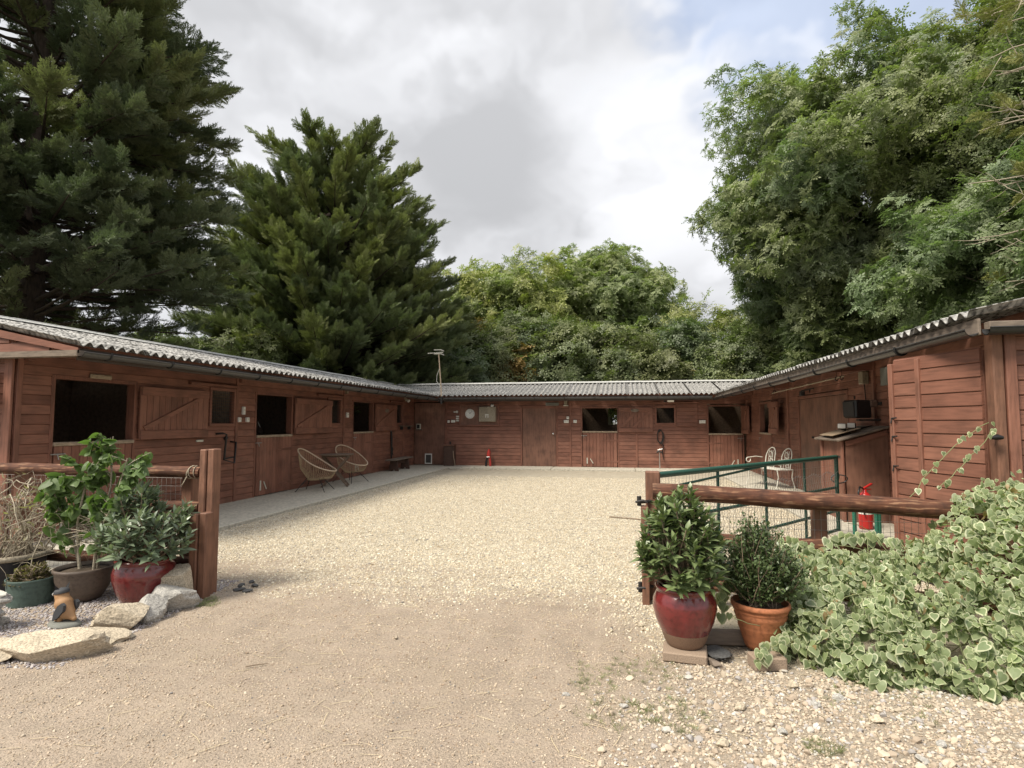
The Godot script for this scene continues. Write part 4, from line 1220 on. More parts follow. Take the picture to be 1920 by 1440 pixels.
func build_trees():
	var dark := [Color(0.95, 1.0, 0.95), Color(0.8, 0.9, 0.85), Color(1.15, 1.15, 0.9)]
	conifer("towering dark conifer with open lower branches, its top out of view", Vector3(-12.6, 0, -10.3), 18.5, 4.1, 2.7, 501, 0.42, 380, dark, 0.16, 0.76, 0.6)
	conifer("dense green conifer with an upswept pointed crown beside the towering one", Vector3(-11.9, 0, -22.2), 13.7, 5.7, 0.8, 502, 0.46, 640, [Color(1.25, 1.3, 1.0), Color(1.0, 1.1, 0.9), Color(1.5, 1.5, 1.0)], 0.38, 0.0, 0.44)
	var ash := ash_cluster(601, 6, 4, Color(0.225, 0.262, 0.15), 0.26)
	var ash2 := ash_cluster(602, 6, 3, Color(0.25, 0.28, 0.13), 0.3)
	var bush := ash_cluster(603, 7, 2, Color(0.205, 0.23, 0.135), 0.4)
	var g0 := [Color(1, 1, 1), Color(1.15, 1.12, 0.95), Color(0.85, 0.92, 0.9)]
	broadleaf("ash_tree", "huge spreading ash tree rising behind the block with deep eaves", Vector3(10.4, 0, -24.3), 9.4, Vector3(8.0, 8.0, 6.5), 40000, 0.4, 701, g0, ash, 60, 0.8)
	broadleaf("ash_tree", "tall round-leaved tree crowding the huge ash, bare twigs across its front", Vector3(13.0, 0, -20.6), 9.8, Vector3(5.2, 7.0, 4.5), 17000, 0.42, 702, [Color(0.8, 0.85, 0.9), Color(0.95, 0.95, 0.9)], ash2, 26, 0.8)
	broadleaf("ash_tree", "bushy bright ash sapling leaning over the corner of the yard roofs", from_view(1570, 25.0), 4.8, Vector3(4.6, 4.6, 3.2), 10000, 0.5, 703, [Color(1.1, 1.12, 0.95), Color(1.25, 1.2, 0.95)], ash, 20, 0.8)
	broadleaf("ash_tree", "full dark ash sapling close behind the deep-eaved roof", Vector3(10.6, 0, -17.2), 4.9, Vector3(3.8, 4.0, 3.8), 9500, 0.5, 704, [Color(0.9, 1.0, 0.95), Color(1.05, 1.1, 1.0)], ash, 18, 0.78)
	broadleaf("ash_tree", "low leafy ash sapling rising over the verge of the deep-eaved roof", Vector3(10.9, 0, -12.6), 4.6, Vector3(3.2, 3.2, 3.2), 6800, 0.5, 708, [Color(0.95, 1.0, 0.95), Color(0.8, 0.9, 0.9)], ash, 14, 0.78)
	broadleaf("ash_tree", "yellow-green ash tree beyond the rear roof beside the dense conifer", from_view(950, 32.0), 6.6, Vector3(5.0, 4.8, 4.2), 12000, 0.45, 705, [Color(1.3, 1.25, 0.9), Color(1.05, 1.1, 0.9), Color(1.45, 1.35, 0.95)], ash2, 26, 0.9)
	broadleaf("ash_tree", "feathery grey-green ash tree beyond the rear roof with the highest top", from_view(1130, 33.0), 7.2, Vector3(4.9, 5.4, 4.2), 12000, 0.45, 706, [Color(1.1, 1.12, 0.95), Color(1.3, 1.25, 1.0)], ash, 26, 0.95)
	broadleaf("hawthorn_tree", "scrubby pale-stemmed tree in the gap beside the huge ash", from_view(1310, 30.0), 4.6, Vector3(4.2, 3.4, 3.5), 4200, 0.6, 707, [Color(1.0, 1.05, 0.9), Color(1.2, 1.15, 0.95)], ash2, 18, 1.0, 8)
	# hedge behind the rear block
	var hedge := [[845, 26.0, 3.2, 2.6, 0], [915, 27.0, 3.4, 2.8, 2], [985, 28.0, 3.9, 3.0, 0], [1065, 27.0, 3.7, 3.0, 1], [1140, 26.5, 3.5, 2.8, 1], [1205, 26.0, 3.2, 2.5, 2], [1270, 27.0, 3.7, 2.9, 0], [1345, 26.0, 2.9, 2.4, 0], [1420, 25.0, 3.2, 2.4, 1], [760, 29.0, 3.6, 3.2, 0]]
	var i := 0
	for h in hedge:
		var tints: Array = [[Color(0.8, 0.9, 0.9), Color(1.0, 1.05, 0.9)], [Color(1.1, 1.1, 0.85), Color(0.9, 0.95, 0.85)], [Color(1.0, 1.0, 0.85), Color(1.05, 1.0, 0.85), Color(1.75, 1.05, 0.65)]][h[4]]
		var lab: String = ["dark green hedge bush", "mid green hedge bush", "rust-tinged hedge bush"][h[4]] + " behind the rear roof, " + ["beside the aerial mast", "above the notice board", "above the flush door", "above the beige lantern", "above the stable door with a rear window", "above the double-braced top door", "above the sliding panel", "above the corner box", "where the two roofs meet", "at the foot of the dense conifer"][i]
		broadleaf("hedge_bush", lab, from_view(h[0], h[1]), h[2], Vector3(h[3], h[2] * 0.85, h[3] * 0.8), 3600, 0.6, 720 + i, tints, bush, 10, 0.78, 0, "hedge bushes behind the rear block")
		i += 1
	broadleaf("hawthorn_tree", "yellowing hawthorn showing between the two big conifers", from_view(455, 19.0), 3.3, Vector3(1.5, 1.6, 1.4), 520, 0.8, 741, [Color(0.7, 0.72, 0.6), Color(0.75, 0.78, 0.65), Color(1.1, 0.9, 0.5)], ash2, 8, 0.7)
	broadleaf("hawthorn_tree", "sunlit scrub tree seen under the towering conifer's branches", from_view(310, 26.0), 3.6, Vector3(3.4, 2.2, 2.8), 2000, 0.6, 742, [Color(1.0, 1.0, 0.75), Color(0.85, 0.9, 0.75)], ash2, 10, 1.0)
	broadleaf("ash_tree", "young mid green ash filling the gap under the huge ash's crown", from_view(1600, 22.5), 4.2, Vector3(3.6, 3.6, 2.6), 7500, 0.5, 709, [Color(1.05, 1.1, 0.95), Color(1.2, 1.18, 0.95)], ash, 14, 0.8)
	broadleaf("ash_tree", "slim yellowish ash between the young mid green one and the rear roofs' meeting", from_view(1455, 27.0), 4.0, Vector3(2.6, 3.6, 2.4), 5200, 0.5, 710, [Color(1.2, 1.18, 0.9), Color(1.05, 1.08, 0.9)], ash2, 12, 0.8)
	bare_cypress()

func bare_cypress():
	# its trunk stands outside the view; long half-bare branches reach in
	var r := RandomNumberGenerator.new(); r.seed = 811
	var t := thing("cypress_tree", "half-bare golden cypress reaching pale twigs across the round-leaved tree", "tree", Vector3(10.2, 0, -13.6))
	var tb := MB.new()
	tb.tube(PackedVector3Array([Vector3(0, -0.1, 0), Vector3(0.1, 5, 0), Vector3(0, 11, 0.1), Vector3(0, 14, 0)]), PackedFloat32Array([0.24, 0.19, 0.1, 0.03]), 10)
	put(tb.mesh(), "trunk", M.bark_ash, t)
	var bb := MB.new(); var xf := []; var cs := []
	for i in 34:
		var h := lerpf(4.2, 12.5, i / 33.0)
		var p := Vector3(0, h, 0)
		var dir := Vector3(-0.95, r.randf_range(-0.15, 0.35), r.randf_range(-0.75, 0.45)).normalized()
		if i % 4 == 3: dir = Vector3(r.randf_range(0.2, 1), 0.1, r.randf_range(-1, 1)).normalized()
		var L := r.randf_range(1.1, 2.7)
		var end := p + dir * L
		limb(bb, p, end, 0.04, 0.009, r, 0.06)
		for k in 7:
			var q := p.lerp(end, r.randf_range(0.3, 0.98))
			var e := q + (dir * 0.7 + unit(r) * 0.9).normalized() * r.randf_range(0.3, 0.9)
			limb(bb, q, e, 0.012, 0.003, r, 0.0, 4)
			if i % 3 == 0 or r.randf() < 0.15:
				for g in 3:
					xf.append(Transform3D(turned((e - q).normalized() + unit(r) * 0.5, Vector3.UP, r.randf() * 2.0).scaled(Vector3.ONE * r.randf_range(0.25, 0.45)), q.lerp(e, r.randf_range(0.3, 1.0))))
					cs.append(Color(1.0, 1.0, 1.0) * r.randf_range(0.8, 1.2))
	put(bb.mesh(), "branches", M.pale_twig, t).set_meta("kind", "stuff")
	scatter("crown", conifer_spray(812, Color(0.26, 0.27, 0.08), Color(0.26, 0.27, 0.08)), M.needle, xf, cs, t)

# ---------------------------------------------------------------- fences and gate
func log_rail(b: MB, a: Vector3, c: Vector3, r0: float, r1: float, s: int):
	var r := RandomNumberGenerator.new(); r.seed = s
	var pts := PackedVector3Array(); var rad := PackedFloat32Array()
	for i in 13:
		var t := i / 12.0
		pts.append(a.lerp(c, t) + Vector3(0, r.randf_range(-0.004, 0.004), r.randf_range(-0.004, 0.004)))
		rad.append(lerpf(r0, r1, t) * r.randf_range(0.97, 1.03))
	b.tube(pts, rad, 14)

func wire_panel(b: MB, a: Vector3, c: Vector3, h0: float, h1: float, step: float, hstep: float, rad := 0.0016):
	var l := (c - a).length(); var n := int(l / step)
	for i in n + 1:
		var p := a.lerp(c, float(i) / n)
		b.rod(p + Vector3(0, h0, 0), p + Vector3(0, h1, 0), rad, 3)
	var m := int((h1 - h0) / hstep)
	for j in m + 1:
		var y := lerpf(h0, h1, float(j) / m)
		b.rod(a + Vector3(0, y, 0), c + Vector3(0, y, 0), rad, 3)

func build_fences():
	# fence of the planted bed: log rails on sawn posts
	var t := thing("rail_fence", "log rail fence with two tall sawn posts behind the bed of pots", "fence", Vector3(-3.5, 0, -4.62))
	var y := [1.05, 0.74, 0.25]
	for i in 3:
		var b := MB.new(); log_rail(b, Vector3(-0.22, y[i], -0.02), Vector3(-4.6, y[i] + 0.01, -0.02), 0.05, 0.054, 40 + i)
		put(b.mesh(), "rail", M.rail, t)
	var post := [[-0.215, 1.17, 0.06, 0.075, -0.05], [-0.14, 1.26, 0.064, 0.11, 0.02], [-0.068, 1.265, 0.066, 0.1, 0.014], [-0.125, 0.715, 0.075, 0.10, 0.13], [-0.044, 0.72, 0.07, 0.09, 0.124], [-2.3, 1.1, 0.1, 0.1, -0.13], [-0.42, 1.0, 0.11, 0.1, -0.13]]
	for p in post:
		var b := MB.new()
		b.bx(Vector3(p[0], p[1] / 2 - 0.03, p[4]), Vector3(p[2], p[1] + 0.06, p[3]), 0.008)
		put(b.mesh(), "post", M.stained_timber, t)
	var wm := MB.new(); wire_panel(wm, Vector3(-0.4, 0, -0.16), Vector3(-4.5, 0, -0.16), 0.08, 0.98, 0.05, 0.075)
	put(wm.mesh(), "wire_mesh", M.wire, t).set_meta("kind", "stuff")
	var tw := MB.new(); var pts := PackedVector3Array()
	for i in 40:
		var a := TAU * i / 13.0
		pts.append(Vector3(-0.27 - 0.02 * (i / 13.0) + 0.02 * sin(a * 0.7), 1.05 + 0.057 * cos(a), -0.02 + 0.06 * sin(a)))
	pts.append(Vector3(-0.34, 0.97, 0.05)); pts.append(Vector3(-0.36, 0.94, 0.05))
	tw.tube(pts, PackedFloat32Array([0.005]), 5)
	put(tw.mesh(), "twine", M.pale_twig, t)
	# fence under the vine
	t = thing("rail_fence", "log rail fence with peeling bark, half buried by the variegated vine", "fence", Vector3(0.28, 0, -5.0))
	var ry := [[0.93, 0.815, 0.068], [0.555, 0.49, 0.055], [0.2, 0.14, 0.055]]
	for i in 3:
		var b := MB.new(); log_rail(b, Vector3(-0.02, ry[i][0], 0.0), Vector3(2.64, ry[i][1], 0.03), ry[i][2], ry[i][2] + 0.004, 60 + i)
		put(b.mesh(), "rail", M.rail, t)
	for p in [[-0.01, 1.08, 0.12, 0.12, -0.15], [-0.085, 0.8, 0.06, 0.11, -0.02], [1.3, 0.9, 0.1, 0.1, -0.13], [2.55, 0.86, 0.1, 0.1, -0.13]]:
		var b := MB.new(); b.bx(Vector3(p[0], p[1] / 2 - 0.03, p[4]), Vector3(p[2], p[1] + 0.06, p[3]), 0.008)
		put(b.mesh(), "post", M.stained_timber, t)
	wm = MB.new(); wire_panel(wm, Vector3(0.1, 0, -0.09), Vector3(2.5, 0, -0.06), 0.06, 0.8, 0.05, 0.075)
	put(wm.mesh(), "wire_mesh", M.wire, t).set_meta("kind", "stuff")
	for q in [0.83, 0.12]:
		var h := MB.new()
		h.rod(Vector3(-0.13, q, -0.02), Vector3(-0.02, q, -0.1), 0.014, 8); h.rod(Vector3(-0.13, q - 0.03, -0.02), Vector3(-0.13, q + 0.05, -0.02), 0.018, 8)
		h.tube(PackedVector3Array([Vector3(-0.16, q + 0.005, 0.01), Vector3(-0.1, q + 0.02, 0.03), Vector3(-0.06, q, 0.02)]), PackedFloat32Array([0.01, 0.012, 0.006]), 6)
		put(h.mesh(), "hinge_pin", M.iron, t)
	var st := MB.new(); st.rod(Vector3(-0.1, 0.68, -0.05), Vector3(-0.38, 0.685, -0.12), 0.007, 6); put(st.mesh(), "spike", M.twig, t)

func build_gate():
	var a := Vector3(0.31, 0, -5.12); var e := Vector3(2.76, 0, -8.2)
	var t := thing("field_gate", "green tubular steel gate swung open into the yard, lined with wire netting", "gate", a)
	var d := e - a; var l := d.length(); d /= l
	var r := 0.024
	for y in [[1.05, 1.05, 0.027], [0.66, 0.66, 0.017], [0.36, 0.36, 0.017], [0.12, 0.12, 0.02]]:
		var b := MB.new(); b.rod(Vector3(0, y[0], 0), d * l + Vector3(0, y[1], 0), y[2], 10); put(b.mesh(), "rail", M.gate_green, t)
	for s in [0.0, 0.25, 0.5, 0.75, 1.0]:
		var b := MB.new()
		b.rod(d * l * s + Vector3(0, 0.1, 0), d * l * s + Vector3(0, 1.05 + (0.02 if s == 1.0 else 0.0), 0), r if s == 0.0 or s == 1.0 else 0.015, 10)
		put(b.mesh(), "upright", M.gate_green, t)
	var br := MB.new(); br.rod(d * 0.05 + Vector3(0, 0.93, 0.02), d * l * 0.5 + Vector3(0, 1.035, 0.02), 0.012, 6); put(br.mesh(), "stay", M.gate_green, t)
	var hd := MB.new(); var hp := PackedVector3Array()
	for i in 9: hp.append(d * (l + 0.02 + 0.055 * sin(PI * i / 8.0)) + Vector3(0, 0.72 + 0.16 * i / 8.0, 0))
	hd.tube(hp, PackedFloat32Array([0.008]), 6); put(hd.mesh(), "latch_handle", M.gate_green, t)
	# chain-link: zigzag wires, knuckled along the top edge
	var w := MB.new()
	var n := 64
	for i in n:
		var pts := PackedVector3Array(); var u := l * (i + 0.5) / n
		var top := 0.83 + 0.02 * sin(i * 0.9)
		for j in 15:
			pts.append(d * (u + (0.017 if j % 2 == 0 else -0.017)) + Vector3(0, lerpf(0.1, top, j / 14.0), 0.022 + 0.004 * (j % 2)))
		if i > 26:
			for j in 5: pts.append(d * (u + 0.03 * sin(PI * j / 4.0) + 0.006 * j) + Vector3(0, top + 0.035 * sin(PI * (j + 1) / 6.0), 0.03))
		w.tube(pts, PackedFloat32Array([0.0022]), 3, false)
	for i in 74:
		var u := l * i / 73.0
		w.rod(d * u + Vector3(0, 0.7, 0.02), d * (u + 0.01 * sin(i)) + Vector3(0, 1.03, 0.02), 0.0013, 3)
	for y in [0.76, 0.86, 0.95]: w.rod(Vector3(0, y, 0.02), d * l + Vector3(0, y, 0.02), 0.0013, 3)
	put(w.mesh(), "wire_netting", M.wire, t).set_meta("kind", "stuff")

# ---------------------------------------------------------------- potted plants and the vine
func oval_leaf(wid: float, droop: float, edge: Color, rib: Color, fold := 0.12) -> ArrayMesh:
	var b := MB.new(); b.colored = true
	var n := 5
	for i in n + 1:
		var t := float(i) / n
		var w := wid * sin(PI * pow(t, 0.85)) + 0.004
		var z := -droop * t * t + 0.12 * droop * sin(PI * t)
		for q in [[-w, fold * w * 2.0, edge], [0.0, 0.0, rib], [w, fold * w * 2.0, edge]]:
			b.v.append(Vector3(q[0], t, z + q[1])); b.c.append(q[2])
			b.n.append(Vector3(-q[0] * 0.6, 2.0 * droop * t * 0.7, 1).normalized())
	for i in n:
		for k in 2:
			var p := i * 3 + k
			b.ix.append_array(PackedInt32Array([p, p + 3, p + 4, p, p + 4, p + 1]))
	return b.mesh()

func heart_leaf(green: Color, margin: Color, inset: float, s: int) -> ArrayMesh:
	var r := RandomNumberGenerator.new(); r.seed = s
	var half := [Vector2(0.0, 0.0), Vector2(0.16, -0.14), Vector2(0.36, -0.10), Vector2(0.47, 0.10), Vector2(0.44, 0.36), Vector2(0.30, 0.64), Vector2(0.12, 0.87), Vector2(0.0, 1.0)]
	var ring := []
	for p in half: ring.append(p)
	for i in range(half.size() - 2, 0, -1): ring.append(Vector2(-half[i].x, half[i].y))
	var cup := func(p: Vector2): return Vector3(p.x, p.y, -0.35 * p.x * p.x - 0.22 * p.y * p.y + 0.05 * sin(p.x * 9.0))
	var mid := Vector2(0, 0.36)
	var b := MB.new(); b.colored = true
	var inner := []
	for p: Vector2 in ring: inner.append(mid + (p - mid) * (inset + r.randf_range(-0.07, 0.07)))
	var n := ring.size()
	for i in n:
		var j := (i + 1) % n
		b.paint(green)
		b.tri(cup.call(mid), cup.call(inner[i]), cup.call(inner[j]))
		b.paint(margin)
		b.quad(cup.call(inner[i]), cup.call(ring[i]), cup.call(ring[j]), cup.call(inner[j]))
	for i in b.n.size(): b.n[i] = (b.n[i] * signf(b.n[i].z + 0.001) * 0.5 + Vector3(b.v[i].x * 0.6, b.v[i].y * 0.3, 1)).normalized()
	return b.mesh()

var tint_mats := {}
func tint_mat(base: String, k: int) -> StandardMaterial3D:
	var key := "%s%d" % [base, k]
	if not tint_mats.has(key):
		var m: StandardMaterial3D = M[base].duplicate()
		var v := 0.8 + 0.1 * k
		m.albedo_color = Color(v * (1.0 if k != 3 else 1.05), v, v * (0.95 if k > 2 else 1.0)).clamp(Color(0, 0, 0), Color(1, 1, 1)).linear_to_srgb()
		tint_mats[key] = m
	return tint_mats[key]

func leaves(parent: Node3D, mesh: ArrayMesh, base: String, xf: Array, most := 300):
	# the leaves that show largest are parts of their own, the rest one part
	var order := []
	for i in xf.size(): order.append([(parent.transform * xf[i].origin).distance_squared_to(EYE) / (0.001 + xf[i].basis.y.length_squared() * 100.0), i])
	order.sort_custom(func(p, q): return p[0] < q[0])
	var rest := []; var cols := []
	for k in order.size():
		var t: Transform3D = xf[order[k][1]]
		if k < most:
			put(mesh, "leaf", tint_mat(base, rng.randi() % 5), parent, t)
		else:
			rest.append(t); var v := rnd(0.78, 1.2); cols.append(Color(v, v, v * rnd(0.9, 1.05)))
	if rest.size(): scatter("foliage", mesh, M[base], rest, cols, parent)

func pot(parent: Node3D, material: Material, prof: Array, seg := 36) -> MeshInstance3D:
	var p := PackedVector2Array()
	for q in prof: p.append(Vector2(q[0], q[1]))
	var b := MB.new(); b.lathe(p, seg)
	return put(b.mesh(), "pot", material, parent)

func disc(parent: Node, called: String, material: Material, r: float, y: float):
	var b := MB.new(); b.lathe(PackedVector2Array([Vector2(r, y - 0.01), Vector2(r * 0.7, y + 0.006), Vector2(r * 0.3, y + 0.012), Vector2(0.0, y + 0.016)]), 20)
	put(b.mesh(), called, material, parent)

func rosette_shrub(t: Node3D, base_y: float, centre: Vector3, R: Vector3, tips: int, per: int, leaf: ArrayMesh, mat: String, len: Vector2, s: int, lift: float, most := 300):
	# stems from the soil to tips spread over the crown, each tip a whorl of leaves
	var r := RandomNumberGenerator.new(); r.seed = s
	var sb := MB.new(); var xf := []
	for i in tips:
		var d := unit(r); d.y = absf(d.y) * 1.25 - 0.35
		var rad := 0.45 + 0.55 * pow(r.randf(), 0.5)
		var tip := centre + Vector3(d.x * R.x, d.y * R.y, d.z * R.z) * rad
		var root := Vector3(r.randf_range(-0.07, 0.07), base_y, r.randf_range(-0.07, 0.07))
		var axis := (tip - root).normalized().lerp(Vector3.UP, 0.35).normalized()
		limb(sb, root, tip, 0.008, 0.004, r, 0.0, 5)
		for k in per:
			var f := float(k) / per
			var an := k * 2.4 + r.randf_range(-0.3, 0.3)
			var side := Vector3(cos(an), 0, sin(an))
			var tilt := lerpf(0.15, 1.0, f) + r.randf_range(-0.1, 0.2)
			var dir := (axis * lift * (1.0 - 0.75 * f) + (side - axis * side.dot(axis)).normalized() * tilt).normalized()
			var l := r.randf_range(len.x, len.y) * lerpf(0.7, 1.0, minf(1.0, f * 2.0))
			var p := tip - axis * (0.13 * f + 0.01) 
			xf.append(Transform3D(turned(dir, axis + Vector3.UP * 0.6, r.randf_range(-0.4, 0.4)).scaled(Vector3.ONE * l), p))
	put(sb.mesh(), "stems", M.twig, t).set_meta("kind", "stuff")
	leaves(t, leaf, mat, xf, most)

func stone_thing(label: String, at: Vector3, size: Vector3, s: int, turn: float, material: Material, tilt := 0.0):
	var o := put(rock_mesh(s, size, 3, 7, 0.35), "edging_stone", material, null, Transform3D(Basis.from_euler(Vector3(0, turn, tilt)), at))
	tag(o, label, "stone", "rough stones edging the bed")

func build_left_bed():
	# edging stones, from the fence post towards the gateway's near side
	var st := [
		["tall wedge-shaped tan stone leaning on the short sawn post", Vector3(-3.64, 0.14, -4.33), Vector3(0.36, 0.46, 0.28), 909, 0.5, 0],
		["blocky pale stone between the wedge stone and the smooth square one", Vector3(-3.58, 0.08, -4.17), Vector3(0.42, 0.25, 0.28), 902, 0.75, 1],
		["smooth square-faced cream stone below the glazed red pot", Vector3(-3.57, 0.08, -3.93), Vector3(0.25, 0.26, 0.28), 903, 0.8, 1],
		["rough buff boulder with a slanting top beside the cream square stone", Vector3(-3.58, 0.075, -3.72), Vector3(0.40, 0.25, 0.28), 904, 0.75, 0],
		["flat layered stone slab tucked behind the longest boulder", Vector3(-3.55, 0.04, -3.45), Vector3(0.44, 0.15, 0.32), 905, 0.6, 0],
		["longest pale boulder of the edging, lying low", Vector3(-3.57, 0.065, -3.16), Vector3(0.66, 0.23, 0.32), 906, 0.42, 0],
		["thin dark-edged stone behind the longest boulder", Vector3(-3.91, 0.03, -3.36), Vector3(0.28, 0.11, 0.2), 907, 0.2, 1],
		["brown-edged flat stone at the open end of the edging", Vector3(-3.91, 0.045, -3.1), Vector3(0.38, 0.15, 0.3), 908, -0.2, 0]]
	for a in st: stone_thing(a[0], a[1], a[2], a[3], a[4], M.limestone if a[5] == 0 else M.grey_rock, rnd(-0.12, 0.12))
	# layered rock with a white top
	var t := thing("layered_rock", "stack of weathered grey rock with a white top beside the green tub", "rock", Vector3(-4.56, 0, -3.5))
	for k in 3: put(rock_mesh(920 + k, Vector3(0.34 - 0.03 * k, 0.12, 0.3), 3, 6, 0.35), "rock_slab", M.grey_rock, t, Transform3D(Basis(Vector3.UP, k * 0.8), Vector3(0.01 * k, 0.05 + 0.075 * k, 0)))
	put(rock_mesh(925, Vector3(0.26, 0.08, 0.22), 3, 4, 0.3), "white_cap", M.white_iron, t, Transform3D(Basis(), Vector3(0.03, 0.245, 0.02)))

	# red glazed pot with a laurel
	t = thing("potted_plant", "grey-green laurel in a glossy red pot beside the short sawn post", "potted plant", Vector3(-3.92, 0.0, -4.26))
	pot(t, M.red_glaze, [[0.0, 0.0], [0.14, 0.0], [0.155, 0.02], [0.2, 0.11], [0.232, 0.21], [0.236, 0.26], [0.22, 0.315], [0.2, 0.335], [0.215, 0.35], [0.222, 0.365], [0.212, 0.378], [0.195, 0.375], [0.185, 0.34], [0.18, 0.3]])
	disc(t, "compost", M.compost, 0.185, 0.32)
	under(t.get_node("pot"), t.get_node("compost"))
	var laurel := oval_leaf(0.17, 0.18, Color(0.165, 0.215, 0.145), Color(0.23, 0.28, 0.19))
	rosette_shrub(t, 0.32, Vector3(0, 0.6, 0), Vector3(0.42, 0.45, 0.36), 95, 12, laurel, "leaf_gloss", Vector2(0.08, 0.13), 930, 0.8)
	# brown bowl with a young tree
	t = thing("potted_plant", "young large-leaved tree in a dark brown clay bowl", "potted plant", Vector3(-4.5, 0.0, -4.25))
	pot(t, M.brown_clay, [[0.0, 0.0], [0.11, 0.0], [0.13, 0.02], [0.18, 0.1], [0.205, 0.18], [0.21, 0.235], [0.225, 0.255], [0.225, 0.275], [0.21, 0.28], [0.195, 0.25]])
	disc(t, "compost", M.compost, 0.2, 0.245)
	under(t.get_node("pot"), t.get_node("compost"))
	young_tree(t)
	# green tub with a low sedum
	t = thing("potted_plant", "low brown-green succulent in a round dark green tub", "potted plant", Vector3(-4.84, 0.0, -4.08))
	pot(t, M.green_tub, [[0.0, 0.0], [0.15, 0.0], [0.155, 0.01], [0.165, 0.19], [0.17, 0.2], [0.172, 0.215], [0.16, 0.215], [0.155, 0.17]])
	disc(t, "compost", M.compost, 0.158, 0.18)
	under(t.get_node("pot"), t.get_node("compost"))
	var sed := oval_leaf(0.34, 0.1, Color(0.13, 0.13, 0.06), Color(0.2, 0.15, 0.08))
	rosette_shrub(t, 0.19, Vector3(0, 0.22, 0), Vector3(0.18, 0.14, 0.18), 130, 12, sed, "leaf", Vector2(0.026, 0.044), 931, 0.8, 0)
	# black tub with a tangle of dry stems
	t = thing("potted_plant", "tangle of dry leafless climber stems rising from a pale-rimmed black tub", "potted plant", Vector3(-5.36, 0.0, -4.32))
	pot(t, M.black_tub, [[0.0, 0.0], [0.2, 0.0], [0.22, 0.03], [0.26, 0.3], [0.27, 0.31]])
	var rb := MB.new(); var ring := PackedVector3Array()
	for i in 28: ring.append(Vector3(0.275 * cos(TAU * i / 28.0), 0.325, 0.275 * sin(TAU * i / 28.0)))
	rb.tube(ring, PackedFloat32Array([0.024]), 8, false, true); put(rb.mesh(), "rim", M.pale_twig, t)
	disc(t, "compost", M.compost, 0.255, 0.31)
	under(t.get_node("pot"), t.get_node("compost")); under(t.get_node("pot"), t.get_node("rim"))
	dry_tangle(t)
	# small pots half hidden behind
	t = thing("clay_pot", "small empty dark pot behind the green tub", "pot", Vector3(-4.78, 0.0, -4.5))
	pot(t, M.brown_clay, [[0.0, 0.0], [0.07, 0.0], [0.1, 0.15], [0.108, 0.16], [0.108, 0.19], [0.098, 0.19], [0.092, 0.15], [0.0, 0.14]], 20)
	build_owl()

func young_tree(t: Node3D):
	var r := RandomNumberGenerator.new(); r.seed = 940
	var sb := MB.new(); var xf := []
	var stems := [[Vector3(-0.03, 0.24, 0.02), Vector3(-0.10, 0.62, 0.0), Vector3(-0.02, 0.95, 0.02), Vector3(0.08, 1.28, 0.0)], [Vector3(0.09, 0.24, -0.03), Vector3(0.10, 0.6, -0.04), Vector3(0.2, 0.95, -0.02), Vector3(0.22, 1.38, 0.0)], [Vector3(0.12, 0.24, 0.03), Vector3(0.16, 0.55, 0.05), Vector3(0.35, 0.85, 0.08), Vector3(0.42, 1.2, 0.05)], [Vector3(-0.06, 0.24, -0.02), Vector3(-0.16, 0.5, -0.02), Vector3(-0.3, 0.75, 0.0), Vector3(-0.34, 0.98, 0.03)]]
	for s in stems:
		sb.tube(PackedVector3Array(s), PackedFloat32Array([0.014, 0.011, 0.008, 0.004]), 6)
		for k in 17:
			var f := r.randf_range(0.42, 1.0) * 3.0
			var i := mini(int(f), 2)
			var p: Vector3 = s[i].lerp(s[i + 1], f - i)
			var dir := (Vector3(r.randf_range(-1, 1), r.randf_range(0.0, 0.9), r.randf_range(-1, 1))).normalized()
			var q := p + dir * r.randf_range(0.08, 0.24)
			limb(sb, p, q, 0.005, 0.002, r, 0.0, 4)
			for g in 10:
				var ld := (dir * 0.4 + unit(r) * 0.8 + Vector3(0, -0.75, 0)).normalized()
				var lp := p.lerp(q, r.randf_range(0.3, 1.0))
				xf.append(Transform3D(turned(ld, Vector3(0, 0.6, 0) + unit(r) * 0.7, r.randf_range(-0.5, 0.5)).scaled(Vector3.ONE * r.randf_range(0.05, 0.105)), lp))
	for k in 60:
		var p := Vector3(r.randf_range(-0.3, 0.3), r.randf_range(0.4, 0.75), r.randf_range(-0.1, 0.15))
		xf.append(Transform3D(turned(unit(r) + Vector3(0, -0.6, 0), Vector3.UP + unit(r), 0.0).scaled(Vector3.ONE * r.randf_range(0.06, 0.1)), p))
		limb(sb, p, stems[r.randi() % 4][1], 0.003, 0.004, r, 0.0, 4)
	put(sb.mesh(), "stems", M.pale_twig, t).set_meta("kind", "stuff")
	leaves(t, heart_leaf(Color(0.13, 0.2, 0.07), Color(0.15, 0.225, 0.08), 0.7, 5), "leaf", xf)

